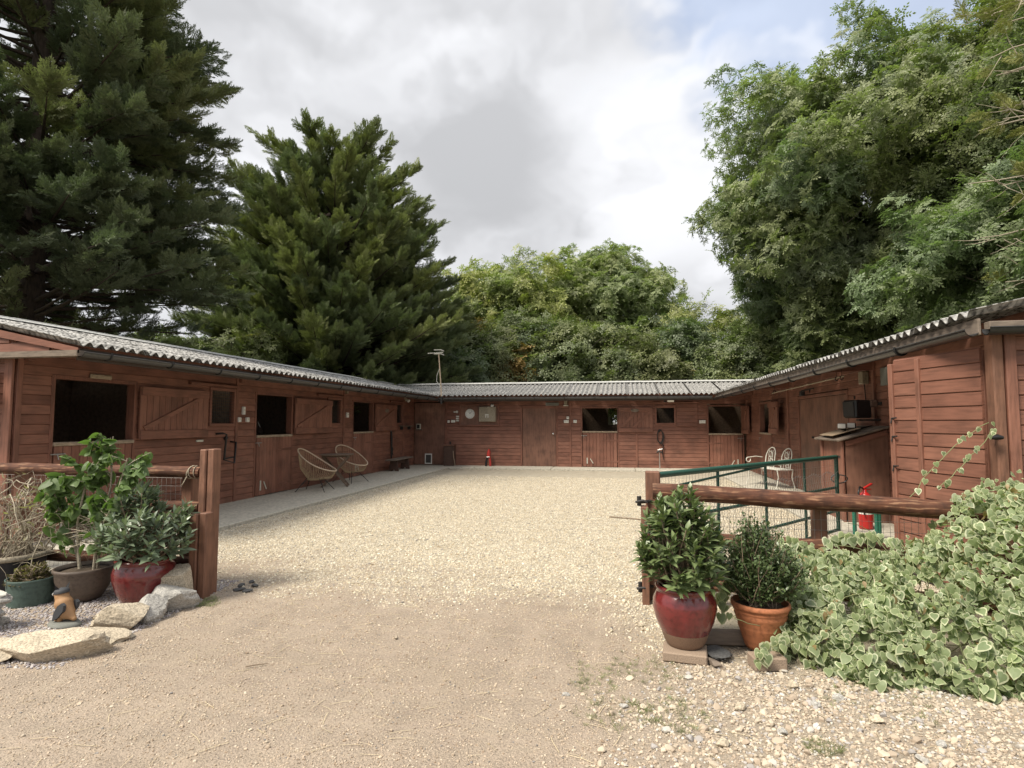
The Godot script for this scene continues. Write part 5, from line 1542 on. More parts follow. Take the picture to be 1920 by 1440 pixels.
func dry_tangle(t: Node3D):
	var r := RandomNumberGenerator.new(); r.seed = 941
	var b := MB.new(); var xf := []
	for i in 95:
		var p := Vector3(r.randf_range(-0.22, 0.22), 0.3, r.randf_range(-0.2, 0.2))
		var d := Vector3(r.randf_range(-0.5, 0.7), 1.0, r.randf_range(-0.3, 0.4)).normalized()
		var pts := PackedVector3Array(); var rad := PackedFloat32Array()
		var n := r.randi_range(9, 20); var thick := r.randf_range(0.003, 0.011) if i < 30 else r.randf_range(0.0018, 0.004)
		for k in n:
			pts.append(p); rad.append(lerpf(thick, thick * 0.35, float(k) / n))
			d = (d + unit(r) * 0.42 + Vector3(0.03, -0.045 * k * 0.25, 0)).normalized()
			if p.y > 0.98 and d.y > 0.0: d.y *= -0.4
			if p.y < 0.28: d.y = absf(d.y)
			if p.x > 0.75: d.x = -absf(d.x)
			if p.z < -0.2: d.z = absf(d.z)
			p += d * r.randf_range(0.05, 0.1)
		b.tube(pts, rad, 5)
		for k in 3:
			if r.randf() < 0.5: xf.append(Transform3D(turned(unit(r) + Vector3(0, 0.2, 0), unit(r)).scaled(Vector3.ONE * r.randf_range(0.04, 0.075)), pts[n - 1 - k * 2]))
	put(b.mesh(), "stems", M.pale_twig, t).set_meta("kind", "stuff")
	leaves(t, oval_leaf(0.16, 0.3, Color(0.36, 0.32, 0.2), Color(0.4, 0.36, 0.25)), "leaf", xf, 0)

func build_owl():
	var t := thing("owl_ornament", "small painted owl ornament with grey wings on an oval base", "ornament", Vector3(-4.05, 0.0, -3.68), -0.1)
	t.scale = Vector3.ONE * 1.4
	var b := MB.new()
	b.lathe(PackedVector2Array([Vector2(0.0, 0.0), Vector2(0.09, 0.0), Vector2(0.095, 0.012), Vector2(0.08, 0.028), Vector2(0.0, 0.032)]), 24, Transform3D(Basis.from_scale(Vector3(1.0, 1, 0.62)), Vector3.ZERO))
	put(b.mesh(), "base", M.owl_base, t)
	var bones := [[Vector3(-0.012, 0.115, 0), Vector3(0.01, 0.075, 0), 0.042, 0.036], [Vector3(0.01, 0.075, 0), Vector3(0.065, 0.045, 0), 0.034, 0.012], [Vector3(-0.03, 0.155, 0), Vector3(-0.035, 0.165, 0), 0.032, 0.03], [Vector3(-0.01, 0.06, 0.018), Vector3(-0.01, 0.035, 0.02), 0.013, 0.011], [Vector3(-0.01, 0.06, -0.018), Vector3(-0.01, 0.035, -0.02), 0.013, 0.011], [Vector3(-0.01, 0.034, 0.02), Vector3(-0.035, 0.032, 0.024), 0.008, 0.005], [Vector3(-0.01, 0.034, -0.02), Vector3(-0.035, 0.032, -0.024), 0.008, 0.005]]
	put(soft_body(bones, 0.005, 0.012), "body", M.owl_tan, t)
	b = MB.new()
	for s in [-1.0, 1.0]:
		var w := Transform3D(Basis.from_euler(Vector3(0, 0, -0.75)), Vector3(0.015, 0.1, 0.036 * s))
		b.prism(PackedVector2Array([Vector2(-0.012, 0.03), Vector2(-0.02, 0.0), Vector2(-0.012, -0.045), Vector2(0.01, -0.08), Vector2(0.024, -0.04), Vector2(0.024, 0.01), Vector2(0.008, 0.034)]), w, 0.016)
	put(b.mesh(), "wings", M.owl_grey, t)
	b = MB.new()
	b.lathe(PackedVector2Array([Vector2(0.034, 0.0), Vector2(0.036, 0.012), Vector2(0.027, 0.024), Vector2(0.0, 0.03)]), 16, Transform3D(Basis.from_euler(Vector3(0, 0, 0.15)), Vector3(-0.03, 0.168, 0)))
	for s in [-1.0, 1.0]:
		var p := Vector3(-0.035, 0.185, 0.018 * s)
		b.tri(p + Vector3(0.014, 0, -0.008), p + Vector3(-0.012, 0, 0.008 * s), p + Vector3(0.004, 0.034, 0.022 * s))
		b.tri(p + Vector3(-0.012, 0, 0.008 * s), p + Vector3(0.014, 0, -0.008), p + Vector3(0.004, 0.034, 0.022 * s))
	put(b.mesh(), "crest", M.owl_grey, t)
	for s in [-1.0, 1.0]:
		b = MB.new(); b.lathe(PackedVector2Array([Vector2(0.011, 0.0), Vector2(0.009, 0.006), Vector2(0.0, 0.008)]), 12, Transform3D(Basis(Vector3.BACK, PI / 2), Vector3(-0.064, 0.162, 0.013 * s)))
		under(t.get_node("body"), put(b.mesh(), "eye", M.lens, t))
	b = MB.new(); b.rod(Vector3(-0.063, 0.155, 0), Vector3(-0.08, 0.142, 0), 0.006, 6, 0.001); under(t.get_node("body"), put(b.mesh(), "beak", M.iron, t))

# ---- right of the gateway
func build_right_plants():
	# brick under the red pot, dark offcuts beside it
	tag(put(bevel_box(Vector3(0.27, 0.06, 0.2), 0.008), "brick", M.brick, null, Transform3D(Basis(Vector3.UP, -0.12), Vector3(0.39, 0.028, -3.93))), "worn buff brick under the red pot on the open gate's side", "brick")
	tag(put(rock_mesh(951, Vector3(0.2, 0.05, 0.2), 2, 5, 0.3), "slate_piece", M.slate, null, Transform3D(Basis(Vector3.UP, 0.4), Vector3(0.62, 0.03, -3.98))), "flat dark slate between the red and terracotta pots", "stone")
	tag(put(rock_mesh(952, Vector3(0.05, 0.04, 0.16), 2, 5, 0.3), "wood_offcut", M.old_wood, null, Transform3D(Basis(Vector3.UP, 0.6), Vector3(0.545, 0.025, -3.83))), "weathered wood offcut lying against the buff brick", "wood")
	tag(put(bevel_box(Vector3(0.2, 0.08, 0.12), 0.008), "brick", M.brick, null, Transform3D(Basis(Vector3.UP, 0.2), Vector3(0.87, 0.036, -3.87))), "greyish brick at the foot of the terracotta pot", "brick")
	tag(put(bevel_box(Vector3(0.34, 0.09, 0.08), 0.01), "timber_sleeper", M.old_wood, null, Transform3D(Basis(Vector3.UP, 0.1), Vector3(0.68, 0.05, -4.2))), "short dark timber lying behind the two pots", "timber")
	var t := thing("potted_plant", "tall glossy-leaved evergreen in a red glazed pot standing on a brick", "potted plant", Vector3(0.4, 0.058, -4.0))
	var pp := pot(t, M.red_glaze, [[0.152, 0.0905], [0.168, 0.125], [0.185, 0.165], [0.203, 0.24], [0.2, 0.29], [0.178, 0.335], [0.166, 0.345], [0.18, 0.36], [0.187, 0.372], [0.178, 0.384], [0.16, 0.38], [0.152, 0.35], [0.15, 0.3]])
	var b := MB.new(); b.lathe(PackedVector2Array([Vector2(0.0, 0.0), Vector2(0.108, 0.0), Vector2(0.114, 0.008), Vector2(0.13, 0.03), Vector2(0.15, 0.085), Vector2(0.1525, 0.0912)]), 36)
	put(b.mesh(), "foot", M.bare_clay, t)
	disc(t, "compost", M.compost, 0.155, 0.33)
	under(t.get_node("pot"), t.get_node("compost")); under(t.get_node("pot"), t.get_node("foot"))
	var gl := oval_leaf(0.2, 0.3, Color(0.14, 0.19, 0.082), Color(0.21, 0.26, 0.12))
	rosette_shrub(t, 0.33, Vector3(-0.02, 0.62, 0), Vector3(0.29, 0.44, 0.27), 125, 14, gl, "leaf_gloss", Vector2(0.06, 0.115), 960, 0.9)
	t = thing("potted_plant", "dark small-leaved box bush in a ribbed terracotta pot", "potted plant", Vector3(0.9, 0.02, -4.15))
	pot(t, M.terracotta, [[0.0, 0.0], [0.095, 0.0], [0.105, 0.02], [0.14, 0.13], [0.144, 0.14], [0.142, 0.15], [0.16, 0.2], [0.166, 0.215], [0.161, 0.225], [0.166, 0.235], [0.172, 0.245], [0.168, 0.26], [0.18, 0.262], [0.187, 0.275], [0.183, 0.295], [0.168, 0.297], [0.16, 0.26]])
	disc(t, "compost", M.compost, 0.165, 0.27)
	under(t.get_node("pot"), t.get_node("compost"))
	var bl := oval_leaf(0.28, 0.1, Color(0.085, 0.125, 0.05), Color(0.1, 0.14, 0.06))
	box_bush(t, bl)
	vine()

func bevel_box(s: Vector3, bev: float) -> ArrayMesh:
	var b := MB.new(); b.bx(Vector3.ZERO, s, bev); return b.mesh()

func box_bush(t: Node3D, leaf: ArrayMesh):
	var r := RandomNumberGenerator.new(); r.seed = 961
	var sb := MB.new(); var xf := []
	for i in 230:
		var d := unit(r); d.y = absf(d.y)
		var tip := Vector3(0.02, 0.42, 0) + Vector3(d.x * 0.3, d.y * (0.47 if d.x < 0.3 else 0.38), d.z * 0.27) * (0.35 + 0.65 * pow(r.randf(), 0.5))
		var root := Vector3(r.randf_range(-0.08, 0.08), 0.27, r.randf_range(-0.08, 0.08))
		limb(sb, root, tip, 0.005, 0.002, r, 0.0, 4)
		var axis := (tip - root).normalized().lerp(Vector3.UP, 0.4)
		for k in 90:
			var u := r.randf_range(0.25, 1.0)
			xf.append(Transform3D(turned(axis * 0.6 + unit(r), Vector3.UP + unit(r) * 0.5).scaled(Vector3.ONE * r.randf_range(0.018, 0.03)), root.lerp(tip, u) + unit(r) * 0.025))
	put(sb.mesh(), "stems", M.twig, t).set_meta("kind", "stuff")
	leaves(t, leaf, "leaf_gloss", xf, 0)

func vine_top(x: float) -> float:   # height of the vine over the fence line
	var pts := [[0.95, 0.28], [1.15, 0.42], [1.45, 0.46], [1.9, 0.46], [2.25, 0.60], [2.45, 0.88], [2.7, 1.02], [3.2, 1.0], [4.6, 0.9]]
	for i in pts.size() - 1:
		if x <= pts[i + 1][0]: return lerpf(pts[i][1], pts[i + 1][1], clampf((x - pts[i][0]) / (pts[i + 1][0] - pts[i][0]), 0, 1))
	return 0.9

func vine():
	var r := RandomNumberGenerator.new(); r.seed = 970
	var t := thing("vine", "sprawling variegated green and cream vine smothering the log fence", "vine", Vector3(2.0, 0, -4.6))
	var xf := [[], [], []]; var sb := MB.new()
	var n := noise(973, 2.5, 3)
	for i in 14500:
		var x := r.randf_range(0.92, 4.3)
		var H := vine_top(x)
		# s runs over the mound from the fence crest down to the ground in front
		var s := pow(r.randf(), 0.85)
		var zf := -3.72 + 0.10 * (x - 0.9) - 0.25 * exp(-pow((x - 0.95) / 0.25, 2.0)) + 0.09 * n.get_noise_1d(x * 3.0)
		if x < 1.1: zf = minf(zf, -3.78)
		var zb := -4.98
		var y := H * (1.0 - pow(s, 1.9)) + 0.03
		var z := lerpf(zb, zf, pow(s, 0.8))
		var bump := n.get_noise_3d(x * 2.0, y * 2.0, z * 2.0)
		if bump < -0.12 and r.randf() < 0.85: continue
		var nrm := Vector3(0, lerpf(0.35, 0.85, s) + 0.25, 1.0 - 0.35 * s).normalized()
		var depth := 0.2 * pow(r.randf(), 1.4)
		var p := Vector3(x, y, z) + nrm * (bump * 0.3 - depth + 0.04) + unit(r) * 0.025
		if r.randf() < 0.06 and s < 0.2: p.y += r.randf_range(0.0, 0.1)
		if p.y < 0.02: p.y = 0.02 + r.randf() * 0.03
		var face := (nrm * 0.7 + Vector3(0, 0.35, 0.2) + unit(r) * 0.95).normalized()
		var down := (Vector3(0, -0.7, 0.25) + unit(r) * 0.55)
		down = (down - face * down.dot(face)).normalized()
		var q := Transform3D(turned(down, face).scaled(Vector3.ONE * lerpf(0.022, 0.072, pow(r.randf(), 1.3))), p - t.position)
		var kind := r.randf()
		xf[0 if kind < 0.68 else 1 if kind < 0.955 else 2].append(q)
	# stragglers: over the rails, between the pots, up the corner post
	var strands := [[Vector3(2.2, 0.93, -4.98), Vector3(2.5, 1.3, -5.1), Vector3(2.88, 1.5, -5.2)], [Vector3(2.4, 1.0, -5.0), Vector3(2.75, 1.25, -5.15), Vector3(2.9, 1.45, -5.2)], [Vector3(0.95, 0.4, -4.5), Vector3(0.7, 0.45, -4.3), Vector3(0.66, 0.25, -4.1)], [Vector3(1.3, 0.5, -4.9), Vector3(1.1, 0.62, -4.92), Vector3(0.92, 0.45, -4.6)], [Vector3(1.1, 0.1, -4.0), Vector3(0.95, 0.22, -3.85), Vector3(0.8, 0.1, -3.75)], [Vector3(1.6, 0.6, -4.9), Vector3(1.8, 0.68, -4.9), Vector3(2.0, 0.6, -4.85)], [Vector3(1.2, 0.55, -4.93), Vector3(1.36, 0.62, -4.9), Vector3(1.5, 0.48, -4.85)]]
	for c in strands:
		var pts := PackedVector3Array()
		for k in 13:
			var u := k / 12.0
			var p: Vector3 = c[0].lerp(c[1], u).lerp(c[1].lerp(c[2], u), u) + unit(r) * 0.012 - t.position
			pts.append(p)
			for e in (2 if c[1].y > 1.2 else 3):
				if r.randf() < (0.55 if c[1].y > 1.2 else 0.95):
					xf[e % 2].append(Transform3D(turned(Vector3(r.randf_range(-0.6, 0.6), -0.8, r.randf_range(0, 0.6)), Vector3(0, 0.5, 1) + unit(r) * 0.5).scaled(Vector3.ONE * r.randf_range(0.035, 0.075) * (0.7 if c[1].y > 1.2 else 1.0)), p + unit(r) * 0.03))
		sb.tube(pts, PackedFloat32Array([0.003]), 5)
	for i in 150:   # runners woven through the mound
		var x := r.randf_range(0.95, 4.2)
		var p := Vector3(x, vine_top(x) * r.randf_range(0.2, 0.95), lerpf(-4.9, -4.0, r.randf()))
		var pts := PackedVector3Array(); var d := (unit(r) + Vector3(0, -0.2, 0.3)).normalized()
		for k in 10:
			pts.append(p - t.position); d = (d + unit(r) * 0.35 + Vector3(0, -0.08, 0)).normalized(); p += d * 0.06; p.y = maxf(p.y, 0.02)
		sb.tube(pts, PackedFloat32Array([0.004, 0.0025]), 4)
	put(sb.mesh(), "stems", M.stem_green, t).set_meta("kind", "stuff")
	leaves(t, heart_leaf(Color(0.265, 0.32, 0.165), Color(0.47, 0.50, 0.31), 0.84, 1), "leaf", xf[0], 215)
	leaves(t, heart_leaf(Color(0.23, 0.29, 0.15), Color(0.58, 0.59, 0.41), 0.74, 2), "leaf", xf[1], 85)
	leaves(t, oval_leaf(0.3, 0.5, Color(0.33, 0.23, 0.12), Color(0.36, 0.26, 0.14)), "leaf", xf[2], 0)

# ---------------------------------------------------------------- furniture and fittings
func soft_body(bones: Array, cell: float, k: float) -> ArrayMesh:
	# tapered capsules joined by a smooth minimum, meshed as surface nets
	var lo := Vector3(1e9, 1e9, 1e9); var hi := -lo
	for b in bones:
		for e in 2:
			var r: float = b[2 + e] + k + cell * 2
			lo = lo.min(b[e] - Vector3(r, r, r)); hi = hi.max(b[e] + Vector3(r, r, r))
	var dim := Vector3i(((hi - lo) / cell).ceil()) + Vector3i.ONE
	var nx := dim.x; var nxy := dim.x * dim.y
	var f := PackedFloat32Array(); f.resize(nxy * dim.z); f.fill(10.0)
	for b in bones:
		var a: Vector3 = b[0]; var c: Vector3 = b[1]; var ra: float = b[2]; var rb: float = b[3]
		var m := maxf(ra, rb) + k * 1.5 + cell
		var i0 := Vector3i(((a.min(c) - Vector3(m, m, m) - lo) / cell).floor()).max(Vector3i.ZERO)
		var i1 := Vector3i(((a.max(c) + Vector3(m, m, m) - lo) / cell).ceil()).min(dim - Vector3i.ONE)
		var ac := c - a; var l2 := maxf(ac.length_squared(), 1e-9)
		for z in range(i0.z, i1.z + 1):
			for y in range(i0.y, i1.y + 1):
				for x in range(i0.x, i1.x + 1):
					var p := lo + Vector3(x, y, z) * cell
					var t := clampf((p - a).dot(ac) / l2, 0, 1)
					var d := p.distance_to(a + ac * t) - lerpf(ra, rb, t)
					var id := x + y * nx + z * nxy
					var h := clampf(0.5 + 0.5 * (f[id] - d) / k, 0, 1)
					f[id] = lerpf(f[id], d, h) - k * h * (1.0 - h)
	var mb := MB.new(); var at := {}
	for z in dim.z - 1:
		for y in dim.y - 1:
			for x in dim.x - 1:
				var id := x + y * nx + z * nxy
				var s := 0; var v := []
				for q in 8:
					var w := f[id + (q & 1) + ((q >> 1) & 1) * nx + (q >> 2) * nxy]
					v.append(w)
					if w < 0: s += 1
				if s == 0 or s == 8: continue
				var sum := Vector3.ZERO; var n := 0
				for e in [[0, 1], [2, 3], [4, 5], [6, 7], [0, 2], [1, 3], [4, 6], [5, 7], [0, 4], [1, 5], [2, 6], [3, 7]]:
					var va: float = v[e[0]]; var vb: float = v[e[1]]
					if (va < 0) == (vb < 0): continue
					var t := va / (va - vb)
					var pa := Vector3(e[0] & 1, (e[0] >> 1) & 1, e[0] >> 2); var pb := Vector3(e[1] & 1, (e[1] >> 1) & 1, e[1] >> 2)
					sum += pa.lerp(pb, t); n += 1
				at[id] = mb.v.size()
				mb.v.append(lo + (Vector3(x, y, z) + sum / n) * cell)
				mb.n.append(Vector3(v[1] + v[3] + v[5] + v[7] - v[0] - v[2] - v[4] - v[6], v[2] + v[3] + v[6] + v[7] - v[0] - v[1] - v[4] - v[5], v[4] + v[5] + v[6] + v[7] - v[0] - v[1] - v[2] - v[3]).normalized())
				mb.c.append(Color.WHITE)
	var step := [1, nx, nxy]
	for id in at:
		for ax in 3:
			var u: int = step[(ax + 1) % 3]; var w: int = step[(ax + 2) % 3]
			var in0 := f[id] < 0; var in1 := f[id + step[ax]] < 0
			if in0 == in1 or not (at.has(id - u) and at.has(id - w) and at.has(id - u - w)): continue
			var q := [at[id], at[id - u], at[id - u - w], at[id - w]]
			if in0: mb.ix.append_array(PackedInt32Array([q[0], q[2], q[1], q[0], q[3], q[2]]))
			else: mb.ix.append_array(PackedInt32Array([q[0], q[1], q[2], q[0], q[2], q[3]]))
	return mb.mesh()

func cane_chair(at: Vector3, turn: float, label: String):
	# egg-shaped string chair: oval rim, strings gathered to a low ring, thin iron legs
	var t := thing("cane_chair", label, "chair", at, turn, "cane string chairs by the folding table")
	var rim := PackedVector3Array(); var ring := PackedVector3Array(); var n := 40
	for i in n:
		var a := TAU * i / n
		var p := Vector3(0.36 * sin(a), 0, 0.43 * cos(a))     # z: back to front
		var y := 0.62 - 0.235 * cos(a) + 0.03 * cos(2.0 * a)
		rim.append(Vector3(p.x * (1.0 - 0.1 * cos(a)), y, p.z * 0.92))
		ring.append(Vector3(0.11 * sin(a), 0.235, 0.13 * cos(a) - 0.06))
	var b := MB.new(); b.tube(rim, PackedFloat32Array([0.015]), 8, false, true); put(b.mesh(), "rim", M.cane_pale, t)
	b = MB.new(); b.tube(ring, PackedFloat32Array([0.012]), 6, false, true); put(b.mesh(), "seat_ring", M.cane, t)
	b = MB.new()
	for i in 54:
		var k := i * n / 54.0; var i0 := int(k) % n; var i1 := (i0 + 1) % n; var f := k - int(k)
		var p := rim[i0].lerp(rim[i1], f); var q := ring[i0].lerp(ring[i1], f)
		var m := p.lerp(q, 0.5) + Vector3(p.x * 0.16, -0.06, (p.z + 0.06) * 0.16)
		b.tube(PackedVector3Array([p, p.lerp(m, 0.5) + Vector3(0, -0.012, 0), m, q]), PackedFloat32Array([0.0038]), 4, false)
	var strings := put(b.mesh(), "strings", M.cane, t); strings.set_meta("kind", "stuff"); under(t.get_node("rim"), strings)
	for s in [[-0.25, 0.26], [0.25, 0.26], [-0.25, -0.33], [0.25, -0.33]]:
		b = MB.new(); b.rod(Vector3(s[0] * 0.4, 0.27, s[1] * 0.45 - 0.03), Vector3(s[0] * 1.15, 0.0, s[1] * 1.05), 0.008, 6); put(b.mesh(), "leg", M.iron, t)
	b = MB.new()
	b.tube(PackedVector3Array([Vector3(-0.22, 0.12, 0.20), Vector3(0, 0.24, 0.1), Vector3(0.22, 0.12, 0.20)]), PackedFloat32Array([0.006]), 5)
	b.tube(PackedVector3Array([Vector3(-0.22, 0.12, -0.26), Vector3(0, 0.24, -0.2), Vector3(0.22, 0.12, -0.26)]), PackedFloat32Array([0.006]), 5)
	put(b.mesh(), "stretcher", M.iron, t)

func build_yard_things():
	var F := 0.057   # top of the concrete
	cane_chair(Vector3(-6.33, F, -11.35), deg_to_rad(98), "cane string chair with an oval rim standing before the stable door with the kick bolt")
	cane_chair(Vector3(-6.42, F, -13.15), deg_to_rad(72), "cane string chair on the far side of the folding table, its back to the wall")
	# folding table
	var t := thing("folding_table", "round dark wooden folding table between two cane chairs", "table", Vector3(-6.33, F, -12.2), 0.35)
	for k in 9:
		var x := -0.32 + 0.08 * k
		var h := sqrt(maxf(0.01, 0.37 * 0.37 - x * x))
		put(bevel_box(Vector3(0.075, 0.022, h * 2.0), 0.004), "slat", M.table_wood, t, Transform3D(Basis(), Vector3(x, 0.715, 0)))
	for z in [-0.16, 0.16]: put(bevel_box(Vector3(0.6, 0.04, 0.03), 0.004), "batten", M.table_wood, t, Transform3D(Basis(), Vector3(0, 0.684, z)))
	for s in [[-0.3, 0.27, 0.19], [0.27, -0.3, 0.135], [-0.3, 0.27, -0.19], [0.27, -0.3, -0.135]]:
		var b := MB.new(); b.bar(Vector3(s[0], 0.0, s[2]), Vector3(s[1], 0.68, s[2]), 0.04, 0.022, 0.003); put(b.mesh(), "leg", M.table_wood, t)
	for s in [[-0.24, 0.07, 0.4], [0.21, 0.07, 0.3], [0.0, 0.34, 0.4]]: put(bevel_box(Vector3(0.03, 0.03, s[2]), 0.003), "stretcher", M.table_wood, t, Transform3D(Basis(), Vector3(s[0], s[1], 0)))
	# low plank bench
	t = thing("plank_bench", "low weathered plank bench against the wall under the hanging strap", "bench", Vector3(-6.62, F, -16.75))
	put(bevel_box(Vector3(0.32, 0.035, 1.5), 0.006), "seat", M.old_wood, t, Transform3D(Basis(Vector3.RIGHT, 0.01), Vector3(0, 0.34, 0)))
	for z in [-0.45, 0.45]:
		var b := MB.new(); b.prism(PackedVector2Array([Vector2(-0.15, 0), Vector2(-0.05, 0), Vector2(0, 0.07), Vector2(0.05, 0), Vector2(0.15, 0), Vector2(0.11, 0.32), Vector2(-0.11, 0.32)]), Transform3D(Basis(), Vector3(0, 0, z)), 0.035)
		put(b.mesh(), "leg", M.dark_timber, t)
	put(bevel_box(Vector3(0.03, 0.09, 0.86), 0.004), "apron", M.dark_timber, t, Transform3D(Basis(), Vector3(0, 0.24, 0)))
	white_bench(F)
	feed_cupboard(F)
	extinguisher(F)
	# green steel stand by the extinguisher
	t = thing("steel_stand", "green angle-iron stand in front of the fire extinguisher", "stand", Vector3(3.05, 0.0, -7.75), 0.5)
	for p in [[-0.2, -0.15], [0.2, -0.15], [-0.2, 0.15], [0.2, 0.15]]: put(bevel_box(Vector3(0.035, 0.42, 0.035), 0.003), "leg", M.green_paint, t, Transform3D(Basis(), Vector3(p[0], 0.21, p[1])))
	for p in [[0.0, -0.15, 0.44, 0.04], [0.0, 0.15, 0.44, 0.04]]: put(bevel_box(Vector3(p[2], 0.045, p[3]), 0.003), "rail", M.green_paint, t, Transform3D(Basis(), Vector3(p[0], 0.443, p[1])))
	for p in [-0.2, 0.2]: put(bevel_box(Vector3(0.04, 0.045, 0.258), 0.003), "rail", M.green_paint, t, Transform3D(Basis(), Vector3(p, 0.443, 0)))
	# standpipe tap
	t = thing("standpipe_tap", "metal standpipe tap in front of the rear wall below a coiled lead", "tap", Vector3(1.2, F, -18.6))
	var b2 := MB.new(); b2.rod(Vector3(0, -0.01, 0), Vector3(0, 0.5, 0), 0.016, 10); put(b2.mesh(), "pipe", M.steel, t)
	b2 = MB.new(); b2.tube(PackedVector3Array([Vector3(-0.09, 0.51, 0.02), Vector3(-0.04, 0.535, 0.02), Vector3(0.03, 0.53, 0.02), Vector3(0.06, 0.5, 0.02)]), PackedFloat32Array([0.024, 0.028, 0.026, 0.02]), 8); put(b2.mesh(), "tap_body", M.iron, t)
	b2 = MB.new(); b2.rod(Vector3(-0.06, 0.575, 0.03), Vector3(0.09, 0.62, 0.03), 0.017, 8); put(b2.mesh(), "lever", M.steel, t)
	# red two-legged tool stood upright by the rear wall
	t = thing("red_tool", "upright red tool with one red and one black leg, stood against the rear wall", "tool", Vector3(-4.3, F, -18.74))
	for q in [-1.0, 1.0]:
		b2 = MB.new()
		b2.tube(PackedVector3Array([Vector3(0.075 * q, 0.0, 0.05), Vector3(0.065 * q, 0.14, 0.03), Vector3(0.04 * q, 0.33, 0.0)]), PackedFloat32Array([0.036, 0.036, 0.026]), 10)
		put(b2.mesh(), "leg", M.black if q < 0 else M.red_rubber, t)
	b2 = MB.new(); b2.tube(PackedVector3Array([Vector3(0.0, 0.29, 0.0), Vector3(0.0, 0.38, -0.01), Vector3(0.01, 0.47, -0.02), Vector3(0.015, 0.56, -0.03)]), PackedFloat32Array([0.05, 0.062, 0.055, 0.022]), 10); put(b2.mesh(), "head", M.red_rubber, t)
	b2 = MB.new(); b2.rod(Vector3(-0.05, 0.3, 0.055), Vector3(0.05, 0.3, 0.055), 0.018, 8); put(b2.mesh(), "pivot", M.steel, t)
	# brown bin and a pale stick beside the ply door
	t = thing("storage_box", "tall narrow brown box standing beside the ply door with the pet flap", "box", Vector3(-5.64, F, -18.74))
	put(bevel_box(Vector3(0.34, 0.66, 0.3), 0.008), "body", M.dark_timber, t, Transform3D(Basis(), Vector3(0, 0.33, 0)))
	put(bevel_box(Vector3(0.38, 0.04, 0.34), 0.006), "lid", M.ply, t, Transform3D(Basis(), Vector3(0, 0.685, 0)))
	put(bevel_box(Vector3(0.05, 0.1, 0.05), 0.01), "handle", M.iron, t, Transform3D(Basis(), Vector3(0.02, 0.755, 0)))
	t = thing("walking_stick", "pale crooked stick leaning on the tall brown box", "stick", Vector3(-5.44, F, -18.52))
	b2 = MB.new(); b2.tube(PackedVector3Array([Vector3(0.06, 0.0, 0.0), Vector3(0.03, 0.15, -0.02), Vector3(-0.02, 0.36, -0.05), Vector3(-0.03, 0.5, -0.06)]), PackedFloat32Array([0.008]), 6); put(b2.mesh(), "shaft", M.cane_pale, t)

func white_bench(F: float):
	# cast-iron garden seat: two arched openwork backs, slatted seat, curled arms
	var t := thing("garden_seat", "white cast-iron double seat with arched openwork backs under the deep eaves", "bench", Vector3(3.32, F, -14.05), PI / 2)
	# local x runs along the wall, -z ... +z from wall to yard after turning
	t.rotation.y = -PI / 2 + 0.34
	for k in 7: put(bevel_box(Vector3(1.2, 0.016, 0.045), 0.003), "slat", M.white_iron, t, Transform3D(Basis(), Vector3(0, 0.41, -0.17 + 0.056 * k)))
	for x in [-0.3, 0.3]:
		var b := MB.new(); var pts := PackedVector3Array()
		pts.append(Vector3(x - 0.17, 0.41, -0.2))
		for i in 13:
			var a := PI * i / 12.0
			pts.append(Vector3(x - 0.17 * cos(a), 0.66 + 0.2 * sin(a), -0.24 - 0.06 * sin(a)))
		pts.append(Vector3(x + 0.17, 0.41, -0.2))
		b.tube(pts, PackedFloat32Array([0.014]), 8)
		for i in 3:
			var c := PackedVector3Array()
			for k in 14: c.append(Vector3(x + (0.07 - 0.012 * i) * cos(TAU * k / 14.0), [0.70, 0.56, 0.47][i] + 0.07 * sin(TAU * k / 14.0) * (1.0 if i == 0 else 0.6), -0.245))
			b.tube(c, PackedFloat32Array([0.009]), 5, false, true)
		for d in [-0.09, 0.0, 0.09]: b.rod(Vector3(x + d, 0.41, -0.21), Vector3(x + d * 0.7, 0.8, -0.27), 0.007, 5)
		put(b.mesh(), "back", M.white_iron, t)
	for x in [-0.6, 0.6]:
		var b := MB.new(); var pts := PackedVector3Array([Vector3(x, 0.62, -0.22), Vector3(x, 0.64, -0.05), Vector3(x, 0.62, 0.12)])
		for i in 9:
			var a := PI * 0.5 - TAU * 0.8 * i / 8.0
			pts.append(Vector3(x, 0.565 + 0.055 * sin(a), 0.14 + 0.055 * cos(a)))
		b.tube(pts, PackedFloat32Array([0.012]), 6); put(b.mesh(), "arm", M.white_iron, t)
	for p in [[-0.57, -0.2], [0.57, -0.2], [-0.57, 0.18], [0.57, 0.18]]:
		var b := MB.new(); b.tube(PackedVector3Array([Vector3(p[0], 0.42, p[1]), Vector3(p[0], 0.25, p[1] * 0.85), Vector3(p[0], 0.08, p[1] * 1.05), Vector3(p[0], 0.0, p[1] * 1.2)]), PackedFloat32Array([0.015, 0.011, 0.012, 0.016]), 6); put(b.mesh(), "leg", M.white_iron, t)

